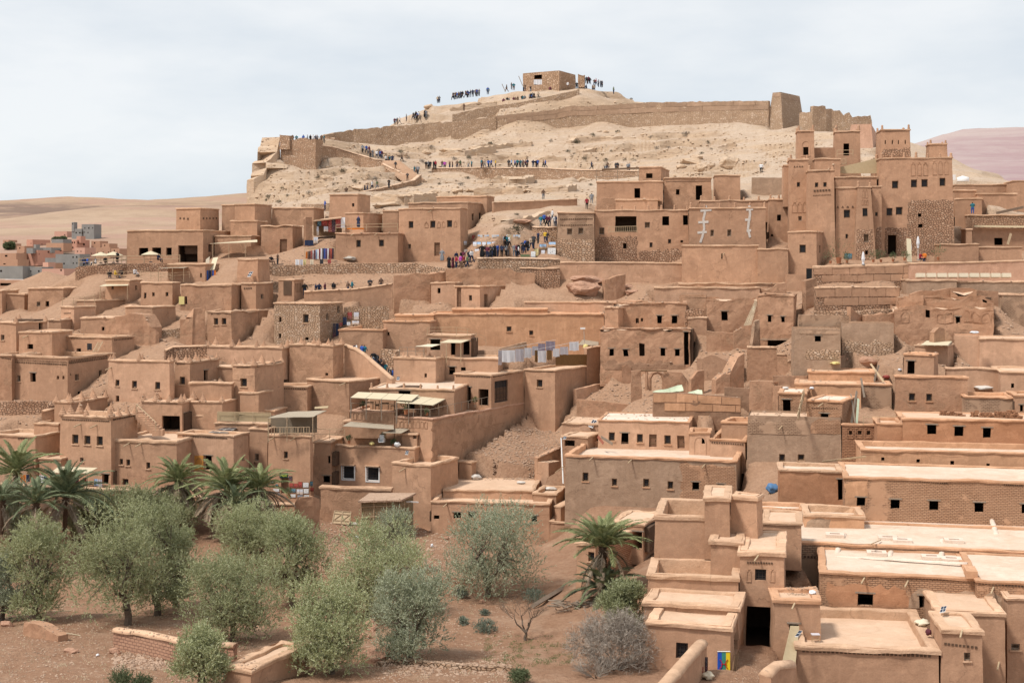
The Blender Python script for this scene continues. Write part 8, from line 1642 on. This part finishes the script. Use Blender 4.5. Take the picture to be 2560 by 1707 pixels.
# reed-roofed lookout
canopy('reed_thatch', 'ragged grey reed roof of the lookout above the art shop', 'O',[(690,160,143),(1110,150,142.4),(1225,95,147),(880,105,148)], 'reed_grey',posts=(.01,.42,.98),ph=2.6,sag=.15,n=7); canopy('reed_mat', 'dark reed mat back wall of the lookout', 'O',[(700,300,148),(1140,290,147.2),(1140,130,147.2),(700,140,148)], 'reed_grey',sag=0,ph=.1)
rail('branch_rail', 'rustic branch railing of the lookout', 'O',[(700,315,142.9),(1070,312,142.3)],.8, 'rail_wood',.04,(.95,.2),.6,balus=.28); rail('pole_rail', 'pole rail beyond the lookout', 'O',[(1120,340,144),(1390,345,145)],.9, 'rail_wood',.035,(1,.4),1.4)
canopy('reed_bundle', 'rolled reed mat on the roof behind the lookout', 'O',[(1120,75,150.5),(1240,70,150.5),(1245,52,152),(1118,60,152)], 'reed',sag=.1,ph=.1)
e=canopy('bamboo_screen', 'split-bamboo screen along the roof edge', 'J',[(235,1062,147.3),(715,1072,146.8),(720,995,146.8),(232,980,147.3)], 'reed',sag=0,ph=.05,cat='screen'); 
rail('screen_poles', 'white pole frame of the bamboo screen', 'J',[(232,1064,147.1),(718,1074,146.6)],1.0, 'wood_pale',.04,(1.0,.02),1.7)
solar('solar_array', 'large tilted solar array on the yellow-door house roof', 'I',[(1900,1168,145),(2080,1172,145),(2195,1108,149.5),(2095,1108,149.5)], 'tube_metal'); solar('solar_module', 'two-part solar panel on the patched shed roof', 'P',[(1865,238,147),(1905,252,146.5),(1942,185,149),(1905,175,149.5)]); solar('solar_module', 'little solar panel on the corner post by the shed', 'P',[(1630,350,141.5),(1658,352,141.5),(1664,330,142),(1638,328,142)]); solar('solar_module', 'little solar panel by the roof lattice', 'J',[(1863,688,153.5),(1890,690,153.5),(1895,662,154),(1870,660,154)]); solar('solar_module', 'little solar panel on the white-framed house parapet', 'O',[(1942,492,145),(1968,494,145),(1978,462,145.4),(1950,460,145.4)]); solar('solar_module', 'propped skylight panel on the peeling tower house', 'E',[(65,770,182.5),(95,770,182.3),(120,725,183.4),(88,728,183.6)])
T('P'); e=empty('corner_post',at(1632,760,138.5), 'white post with a lamp and little panel by the long grey-brown house', 'post'); m=MB(); m.bar(at(1634,760,138.8),at(1615,345,141.5),.07,.06,6); part(m, 'post',M_['white_paint'],e); m=MB(); m.bar(at(1560,660,139.5),at(1640,600,139.5),.04,.04,5); part(m, 'brace',M_['wood_pale'],e)
plank('loose_board', 'rust-brown board leaning on the shed', 'Q',(395,395,139),(345,330,140.3),.3, 'door_red'); plank('loose_board', 'grey board leaning on the shed', 'Q',(480,400,139),(375,335,140.3),.3, 'wood_grey')
# reed shed and wooden gate
T('O'); e=empty('reed_shed',at(1540,1210,135.5), 'reed-walled shed with a flat brush roof under the screen wall', 'shed'); A,B,C,Dq=at(1545,1200,135.6),at(1895,1190,135),at(2015,1140,138.5),at(1640,1140,139)
for (p,q,nm) in ((A,B, 'reed_wall'),(B,C, 'reed_wall')):
    m=MB(); h=Vector((0,0,3.1)); quad_slab(m,[p-Vector((0,0,1)),q-Vector((0,0,1)),q+h,p+h],.04,n=4); part(m,nm,M_['reed'],e)
    for f in (0,.33,.66,1): g_=p.lerp(q,f); m=MB(); m.bar(g_-Vector((0,.08,1)),g_+h-Vector((0,.08,-.1)),.05,.05,5); part(m, 'pole',M_['rail_wood'],e)
    for z in (.5,1.5,2.5): m=MB(); m.bar(p+Vector((0,-.1,z)),q+Vector((0,-.1,z)),.035,.035,5); part(m, 'batten',M_['rail_wood'],e)
m=MB(); quad_slab(m,[A+Vector((-.3,-.4,3.15)),B+Vector((.2,-.4,3.15)),C+Vector((.3,.3,3.25)),Dq+Vector((-.3,.3,3.25))],.18,n=6,sag=.1); part(m, 'brush_roof',M_['rubble'],e)
plank('roof_pole', 'white pole lying along the reed shed roof', 'O',(1690,912,137),(2065,930,136.5),.12, 'white_paint', 'pole')
P,n=on_wall('O',1285,1010,1448,1128,.3); T('O'); e=empty('timber_gate',at(1280,1120,139.2), 'pale timber gate panel leaning against the screen wall', 'gate'); f4=[at(1278,1120,138.9),at(1430,1132,138.8),at(1450,1018,139.6),at(1300,1006,139.7)]
fp=lambda u,v: f4[0].lerp(f4[1],u).lerp(f4[3].lerp(f4[2],u),v)
m=MB(); quad_slab(m,f4,.03); part(m, 'panel',M_['wood_pale'],e)
for (a,b) in (((0,0),(1,0)),((0,1),(1,1)),((0,0),(0,1)),((1,0),(1,1)),((.5,0),(.5,1)),((0,.25),(1,.25)),((0,.78),(1,.78)),((.05,.25),(.45,.75)),((.55,.25),(.95,.75))): m=MB(); m.bar(fp(*a)-Vector((0,.04,0)),fp(*b)-Vector((0,.04,0)),.06,.06,4); part(m, 'brace',M_['rail_wood'],e)
# stall awning,clothes,stair,door leaf
canopy('stall_awning', 'sloping reed awning over the clothes stall beside the garden-front house', 'N',[(460,440,137.3),(800,445,136.8),(892,396,139.8),(535,385,140)], 'reed_pale',posts=(.17,.98),ph=2.2,sag=.04)
for k,(x0,y0,x1,y1,mt,l) in enumerate([(190,462,235,532, 'cloth_orange', 'bright orange robe on the stall line'),(240,460,272,525, 'cloth_navy', 'dark patterned robe beside the orange one'),(360,465,400,540, 'white_cloth', 'white and blue shirt on the stall line'),(402,470,432,540, 'cloth_blue', 'blue garment at the end of the line'),(760,490,800,560, 'cloth_red', 'red garment under the stall awning'),(858,498,890,560, 'cloth_lightblue', 'light blue shirt hanging beside the doorway'),(892,502,930,575, 'pale_cloth', 'pink-white shirt hanging beside the doorway'),(500,460,560,530, 'rug_dark', 'dark shawls inside the stall'),(620,460,720,530, 'rug_dark', 'dark rugs at the back of the stall')]): cloth('hanging_garment',l, 'N',x0,y0,x1,y1,mt,137.6, 'clothes at the stall', 'garment',2)
T('I'); A,B=at(1265,985,145.2),at(1440,1150,142.5); e=empty('outdoor_stair',B, 'mud outdoor stair with a pole handrail climbing to the white roof', 'stair')
for k in range(9): f=k/8; q=B.lerp(A,f); m=MB(); m.box(q+Vector((0,.2,-.25)),(.55,.45,.32)); part(m, 'step',M_['mud_light'],e)
m=MB(); m.bar(B+Vector((-.1,-.5,.9)),A+Vector((-.1,-.5,.9)),.04,.04,5); part(m, 'handrail',M_['wood_pale'],e)
for f in (0,.5,1): q=B.lerp(A,f)+Vector((-.1,-.5,0)); m=MB(); m.bar(q,q+Vector((0,0,.9)),.035,.035,5); part(m, 'baluster',M_['wood_pale'],e)
P,n=on_wall('I',1778,1380,1858,1512,.1); m=MB(); panelq(m,P,n,.06); e_=hob('yellow_door_house'); d_=part(m, 'door',M_['door_yellow'],e_); c=sum(P,Vector())/4; m=MB(); m.tube([c+(P[1]-P[0])*.35*math.cos(a)+Vector((0,0,.5))*math.sin(a)+n*.02 for a in [q*.5236 for q in range(7)]],[.025]*7,4); part(m, 'moulding',M_['wood'],e_,d_)
def ladder(label,tile,a,b,w=.45,n=8,mat='wood_pale'):
    T(tile); A,B=at(*a),at(*b); e=empty('ladder',A,label, 'ladder'); d=(B-A).normalized(); s=d.cross(Vector((0,1,.2))).normalized()
    for k in (-1,1): m=MB(); m.bar(A+s*k*w/2,B+s*k*w/2,.05,.045,5); part(m, 'rail',M_[mat],e)
    for k in range(n): q=A.lerp(B,(k+.5)/n); m=MB(); m.bar(q-s*w/2,q+s*w/2,.035,.035,5); part(m, 'rung',M_[mat],e)
ladder('wooden ladder leaning in the roof court of the frieze-banded house', 'I',(868,435,160),(915,345,162.3),.6,7); cloth('drying_cloth', 'dark cloth hanging on the roof court wall', 'I',795,358,838,418, 'cloth_charcoal',162.2)
# ---- cafe terrace on the far side
fw=len(WALLS)
rail('cafe_rail', 'rustic rail of stout posts along the stone cafe terrace', 'A',[(720,672,195.2),(1110,650,195.8),(1150,648,196),(1640,640,197)],1.1, 'rail_wood',.06,(.9,.45),2.0); parasol('A',920,650,552,197, 'straw parasol at the edge of the cafe terrace'); parasol('A',1035,645,548,197.5, 'straw parasol in the middle of the cafe terrace'); parasol('A',1375,640,545,197, 'straw parasol in front of the cafe windows')
rail('roof_rail', 'bare pole rails round the roof below the cafe terrace', 'A',[(975,790,188),(1285,780,188.3),(1560,815,186.5)],.9, 'rail_wood',.035,(1,.5),1.6); rail('roof_rail', 'bamboo rail on the stepped house roof', 'A',[(568,1030,175.5),(770,1020,176),(860,1000,178)],.9, 'rail_wood',.035,(1,.5),1.2); canopy('pole_canopy', 'grey pole canopy over the small roof', 'A',[(1440,695,187),(1680,690,186.6),(1725,682,189.5),(1500,690,190)], 'reed_grey',posts=(.02,.55,.98),ph=2.0,sag=.05); rail('roof_rail', 'pole rail under the grey canopy', 'A',[(1445,795,186.8),(1730,775,187)],.7, 'rail_wood',.03,(1,.5),1.5)
canopy('reed_canopy', 'long pale reed canopy beside the cafe', 'A',[(1915,470,198),(2345,455,197.2),(2345,435,201),(2060,458,201.5)], 'reed_pale',posts=(.06,.4,.75),ph=2.3,sag=.05); canopy('reed_canopy', 'little straw awning on the lower roof', 'A',[(905,858,183.5),(1170,850,183),(1168,836,186),(960,840,186)], 'reed_pale',posts=(.03,.97),ph=1.9,sag=.05)
plank('reed_mat', 'pale panel leaning on the slope beside the cafe', 'A',(1888,710,190),(1895,602,193),.7, 'reed_grey', 'panel'); plank('reed_mat', 'second pale panel leaning beside the first', 'A',(1930,712,190),(1965,598,193),.75, 'reed_pale', 'panel')
for k,(x0,x1,mt,l) in enumerate([(1885,1900, 'cloth_blue', 'bright blue scarf on the lower cloth rack'),(1902,1925, 'cloth_navy', 'navy scarf on the lower cloth rack'),(1935,1950, 'cloth_blue', 'second blue scarf on the lower cloth rack'),(1952,1968, 'cloth_orange', 'orange scarf on the lower cloth rack')]): cloth('hanging_scarf',l, 'A',x0,715,x1,815,mt,189, 'scarves below the cafe', 'scarf',1)
P,n=on_wall('A',1635,952,1684,1024,.12); m=MB(); panelq(m,P,n,.05); e_=hob('yellow_shutter_house'); d_=part(m, 'shutter',M_['yellow_jar'],e_)
# ---- carpet stall
SC_=['cloth_orange', 'cloth_brown', 'rug_dark', 'rug_red', 'pale_cloth', 'cloth_maroon', 'cloth_lightblue', 'white_cloth', 'cloth_red', 'white_cloth', 'cloth_navy', 'cloth_blue', 'cloth_purple', 'art_pale', 'rug_red', 'art_red', 'cloth_navy']
for k,mt in enumerate(SC_): x=600+k*15; cloth('hanging_scarf',ORD[k] + ' scarf along the carpet stall rack from its lower end', 'E',x,545-min(k,9)*3.4,x+14,612,mt,194-(k % 2)*.15, 'scarves on the carpet stall rack', 'scarf',1)
rail('stall_rack', 'pole rack holding the scarves of the carpet stall', 'E',[(590,614,194.2),(865,607,194.2)],1.55, 'wood_pale',.04,(1.0,.95),3.2)
for k,(x0,x1,mt) in enumerate(((505,540, 'white_cloth'),(578,602, 'art_yellow'),(640,670, 'cream_cloth'),(728,760, 'cloth_charcoal'),(800,830, 'rug_red'),(545,575, 'pale_cloth'))): cloth('display_rug',('white', 'yellow', 'cream', 'charcoal', 'red', 'grey')[k] + ' rug draped on the low wall in front of the carpet stall', 'E',x0,615,x1,665,mt,191.4, 'rugs on the low wall', 'rug',1)
cloth('display_rug', 'long blue carpet slung on the stair of the carpet stall', 'E',590,440,670,490, 'cloth_navy',198.5,None, 'rug',2); cloth('display_rug', 'grey patterned carpet beside the blue one', 'E',672,412,710,465, 'art_pale',199.5,None, 'rug',1)
for k,(x0,y0,x1,y1,mt) in enumerate([(700,315,718,395, 'art_pale'),(764,315,803,360, 'art_pale'),(806,245,835,365, 'rug_red'),(838,240,870,365, 'rug_dark'),(872,240,918,330, 'rug_red'),(920,232,958,330, 'white_cloth'),(705,262,740,310, 'art_teal'),(745,262,798,310, 'art_red')]): cloth('hanging_carpet',('patterned grey', 'lilac', 'red striped', 'dark', 'rust', 'white', 'dark framed', 'brown')[k] + ' carpet hung in the stall above the stair', 'E',x0,y0,x1,y1,mt,203, 'carpets in the upper stall', 'carpet',1)
T('E'); e=empty('stall_hut',at(720,400,204), 'dark timber stall hut hung with carpets beside the rail-terrace house', 'stall'); m=MB(); m.box(at(800,325,205.5),(2.0,1.2,1.25)); part(m, 'back_room',M_['wood'],e); m=MB(); quad_slab(m,[at(665,262,202.5),at(925,232,202.5),at(925,225,207),at(700,250,207)],.15,n=3,sag=.05); part(m, 'roof',M_['cap'],e)
rail('terrace_pole_rail', 'pale pole rail round the roof terrace above the carpet stall', 'E',[(875,355,196),(1437,342,195)],.85, 'wood_pale',.04,(1,.5),2.2)
T('E'); cloth('terrace_rug', 'orange rug on the rail terrace floor', 'E',975,328,1130,342, 'cloth_orange',197,None, 'rug',1)
for k,(x0,y0,x1,y1,mt,l) in enumerate([(978,1092,1022,1160, 'rug_red', 'red carpet'),(1035,1092,1086,1168, 'art_pale', 'cream arch-patterned carpet')]): picture('wall_carpet',l + ' hung on the short stone wall', 'E',x0,y0,x1,y1,mt,group='carpets on the stone wall')
for k,(x0,y0,x1,y1,mt,l) in enumerate([(846,1198,872,1355, 'rug_dark', 'dark long carpet on the stone tower corner'),(874,1198,900,1330, 'cloth_navy', 'navy long carpet on the stone tower corner'),(905,1190,935,1225, 'rug_red', 'red carpet folded over the court wall'),(938,1140,972,1210, 'cloth_navy', 'blue carpet peaking over the court wall'),(975,1185,1005,1215, 'white_cloth', 'white cloth folded over the court wall'),(1022,1175,1085,1205, 'art_pale', 'pale blue cloth on the wall foot')]): cloth('hanging_carpet',l, 'E',x0,y0,x1,y1,mt,174.5 if k<2 else 176, 'carpets by the stone tower', 'carpet',1)
# ---- picture market
for k,x in enumerate((418,440,478,500,545,568,590,672,740,765,785)): picture('market_print',ORD[k] + ' small print along the overhead line of the picture market', 'F',x,391,x+(20 if k != 7 else 44),415,ART[(k*5+1) % 3],195.8,0, 'prints on the market line', 'white_paint')
picture('market_print', 'yellow-edged scroll hanging below the overhead print line', 'F',690,392,718,438, 'art_yellow',195.6,0,None, 'cream_cloth')
for k,x in enumerate((515,590,728,668)): plank('line_pole',ORD[k] + ' pole carrying the overhead print line', 'F',(x,480,195.7),(x,388,195.9),.07, 'wood_pale', 'pole')
for k,x in enumerate((372,410,455,500,542)): picture('market_picture',ORD[k] + ' framed village view along the dark market display', 'F',x,454,x+38,497, 'art_blue' if k % 2 else 'art_pale',194.6,.25, 'framed views at the market', 'black')
for k,(x0,x1) in enumerate(((440,505),(508,580))): picture('market_display',('first', 'second')[k] + ' white board of small drawings behind the robed group', 'F',x0,508,x1,560, 'art_white',193.6,.2, 'white boards at the market', 'white_paint')
for (x0,y0,x1,y1,mt,l,D) in [(1062,455,1130,498, 'art_blue', 'wide desert landscape on the end panel',192.2),(1050,505,1132,600, 'art_white', 'big white panel of drawings at the market corner',191.9),(978,474,1045,522, 'art_blue', 'blue portrait painting at the market corner',192.6),(995,528,1030,580, 'art_pale', 'brown framed drawing under the blue portrait',192),(930,512,972,585, 'art_yellow', 'tall leaning blue and yellow painting',191.8),(900,540,945,595, 'art_white', 'leaning grey drawing on the slope',191.4),(862,478,892,530, 'art_white', 'drawing carried beside the slope',192.8),(285,447,315,487, 'art_pale', 'framed picture on the market house wall',None),(288,520,328,578, 'art_white', 'white poster leaning on the market house',None),(368,393,395,445, 'rug_red', 'red panel fixed high on the market house',None),(388,520,435,548, 'art_pale', 'low framed picture on the market steps',193.8)]: picture('market_picture',l, 'F',x0,y0,x1,y1,mt,D,.15 if D else 0)
T('F'); m=MB(); p=at(850,592,190.8); m.box(p+Vector((0,0,.17)),(.65,.3,.17)); o=m.build('market_chest',M_['cloth_green'],off=p); tag(o, 'long dark green chest on the market floor', 'chest')
# ---- balcony house balustrade,kasbah terrace,hill fittings
rail('balustrade', 'turned wooden balustrade of the shaded loggia', 'F',[(1612,366,193.6),(1868,360,193.1)],.75, 'wood_pale',.045,(1,.04),6,balus=.26); rail('balcony_rail', 'pale balcony rail on the middle kasbah tower', 'D',[(630,690,196.5),(775,688,196)],.75, 'wood_pale',.05,(1,.3),3); rail('roof_stair_rail', 'short wooden stair rail below the tower balcony', 'D',[(655,780,195),(712,765,195)],.8, 'wood_pale',.05,(1,.1),3,balus=.3)
canopy('reed_fence', 'slanting reed screen on the kasbah roof', 'D',[(635,850,194.5),(990,850,193.8),(995,715,194),(640,800,194.6)], 'reed',sag=0,ph=.1,cat='screen')
parasol('H',868,370,298,180, 'small closed white parasol above the terrace wall',closed=True); parasol('H',1297,340,165,181, 'tall closed white parasol beside the leaning panel',closed=True); parasol('H',1368,330,118,183, 'tallest closed white parasol on the kasbah terrace',closed=True)
plank('pale_board', 'pale door panel standing on the kasbah terrace', 'H',(1290,345,181.5),(1283,135,183),.62, 'reed_pale', 'board',.06)
for (x,y,h,l) in ((570,362,1.2, 'small potted palm near the gate house'),(645,360,2.4, 'taller potted palm near the gate house'),(720,355,.8, 'shrub beside the wall poster'),(960,350,1.0, 'bush at the kasbah door steps'),(1030,350,1.0, 'second bush at the kasbah door steps'),(1140,345,.6, 'low plant beside the kasbah door'),(1245,335,.7, 'dark plant by the door steps'),(1550,330,1.2, 'yellow-green bush beside the low pier house')): pot('H',x,y,181.5,l,.8 if h>1.5 else .4, 'terracotta', 'shrub_leaf',h*1.3)
picture('wall_poster', 'blue poster on the wall by the potted palms', 'H',695,268,768,320, 'art_teal',185.2)
T('H')
for k in range(9):
    x=1358+k*98; p=at(x+42,488,172.8); o=link(bpy.data.objects.new('floor_cushion',SACK.get('_c') or SACK.setdefault('_c',(lambda m: (m.box((0,0,0),(.56,.3,.26)),m.mesh('floor_cushion',M_['cream_cloth']))[1])(MB())))); o.location=p+Vector((0,.5,.25)); o.rotation_euler=(R(-12),0,R(-3+rng.uniform(-2,2))); tag(o,ORD[k] + ' cream cushion along the cushion roof from the kasbah end', 'cushion', 'cushions on the roof')
def tank(tile,x,y,D,r,h,label):
    T(tile); p=at(x,y,D); e=empty('water_tank',p,label, 'tank'); m=MB(); n=14; vs=[p+Vector((math.cos(6.283*k/n)*rr,math.sin(6.283*k/n)*rr,z)) for (rr,z) in ((r,0),(r*1.02,h*.3),(r,h*.85),(r*.6,h)) for k in range(n)]; m.add(vs,[(i*n+k,i*n+(k+1) % n,(i+1)*n+(k+1) % n,(i+1)*n+k) for i in range(3) for k in range(n)]+[tuple(range(3*n,4*n))]); part(m, 'body',M_['water_tank'],e,smooth=True); m=MB(); m.bar(p+Vector((0,0,h)),p+Vector((0,0,h+.15)),.3,.28,8); part(m, 'lid',M_['water_tank'],e)
tank('D',1778,925,222,.95,.75, 'white water tank on the skyline beside the kasbah')
T('D'); e=empty('roof_bench',at(1700,910,222), 'white concrete block beside the water tank', 'block'); m=MB(); m.box(at(1696,890,222),(.2,.2,.45)); part(m, 'block',M_['white_paint'],e)
canopy('straw_layer', 'yellow straw spread along the low roof', 'D',[(1880,1338,192.3),(2600,1348,191.3),(2600,1334,193),(1880,1326,194)], 'reed',sag=.02,ph=.1,cat='straw'); plank('loose_board', 'pale board leaning by the black square window', 'D',(2185,1500,191),(2215,1400,191.5),.35, 'wood_pale'); plank('loose_board', 'loose beam on the rubble roof behind the kasbah', 'D',(2080,1215,200),(2330,1160,202),.4, 'wood_grey')
T('G')
for nm,pts in (('white plaster',[(460,125,448,180),(448,180,432,250),(432,250,440,330),(440,330,425,400),(425,400,405,462),(405,172,505,165),(385,278,478,274),(378,372,462,366)]),('white plaster',[(850,125,858,200),(858,200,845,280),(845,280,838,340),(838,340,858,415),(822,162,885,158),(812,255,862,252),(826,356,866,352)])):
    m=MB()
    for (x0,y0,x1,y1) in pts:
        (A,n1),(B,n2)=ray(x0,y0),ray(x1,y1); d=B-A; n_=Vector((0,-1,0)); s=d.cross(n_).normalized()*.16; m.add([A+s-Vector((0,.06,0)),A-s-Vector((0,.06,0)),B-s*.8-Vector((0,.06,0)),B+s*.8-Vector((0,.06,0)),A+s,A-s,B-s,B+s],[(0,1,2,3),(0,4,5,1),(1,5,6,2),(2,6,7,3),(3,7,4,0)])
    part(m, 'plaster_repair',M_['plaster_white'],hob('crack_patched_house'))
P,n=on_wall('G',1372,702,1420,800,.1); T('G'); e=empty('metal_gate',at(1372,800,176), 'tall dark metal gate beside the blank mud block', 'gate'); m=MB(); m.box(at(1396,750,176.4),(.36,.05,.75)); part(m, 'leaf',M_['black'],e)
rail('pole_pergola', 'bare pole frame over the hill-foot roof', 'C',[(1060,1095,205),(1448,1088,205)],1.6, 'wood_grey',.04,(1,.3),2.2); plank('pergola_beam', 'dark beam along the top of the bare pole frame', 'C',(1110,1000,206),(1450,988,206),.3, 'wood', 'beam')
for (x0,y0,x1,y1,l) in ((352,148,388,235, 'leaning pole beside the summit fort'),(200,220,232,292, 'bare pole on the summit shoulder')): plank('pole',l, 'C',(x1,y1,317),(x0,y0,317),.14, 'wood_grey', 'pole')
cloth('white_sheet', 'white sheet hung in the fort gate', 'C',490,180,565,226, 'white_cloth',315.3,None, 'sheet',3)
T('B'); e=empty('hill_stair',at(1500,1030,267), 'stone stair climbing the hill between pale parapets', 'stair')
for k in range(16):
    f=k/15; q=at(1580,1100,263).lerp(at(1360,930,271),f); q.z=max(q.z,gz(q.x,q.y)+.02); m=MB(); m.box(q,(2.2,.4,.25)); part(m, 'step',M_['roof_sand'],e)
sack('E',1010,625,130,50, 'bent grey metal trolley frame by the market wall', 'tube_metal', 'metal_trolley')
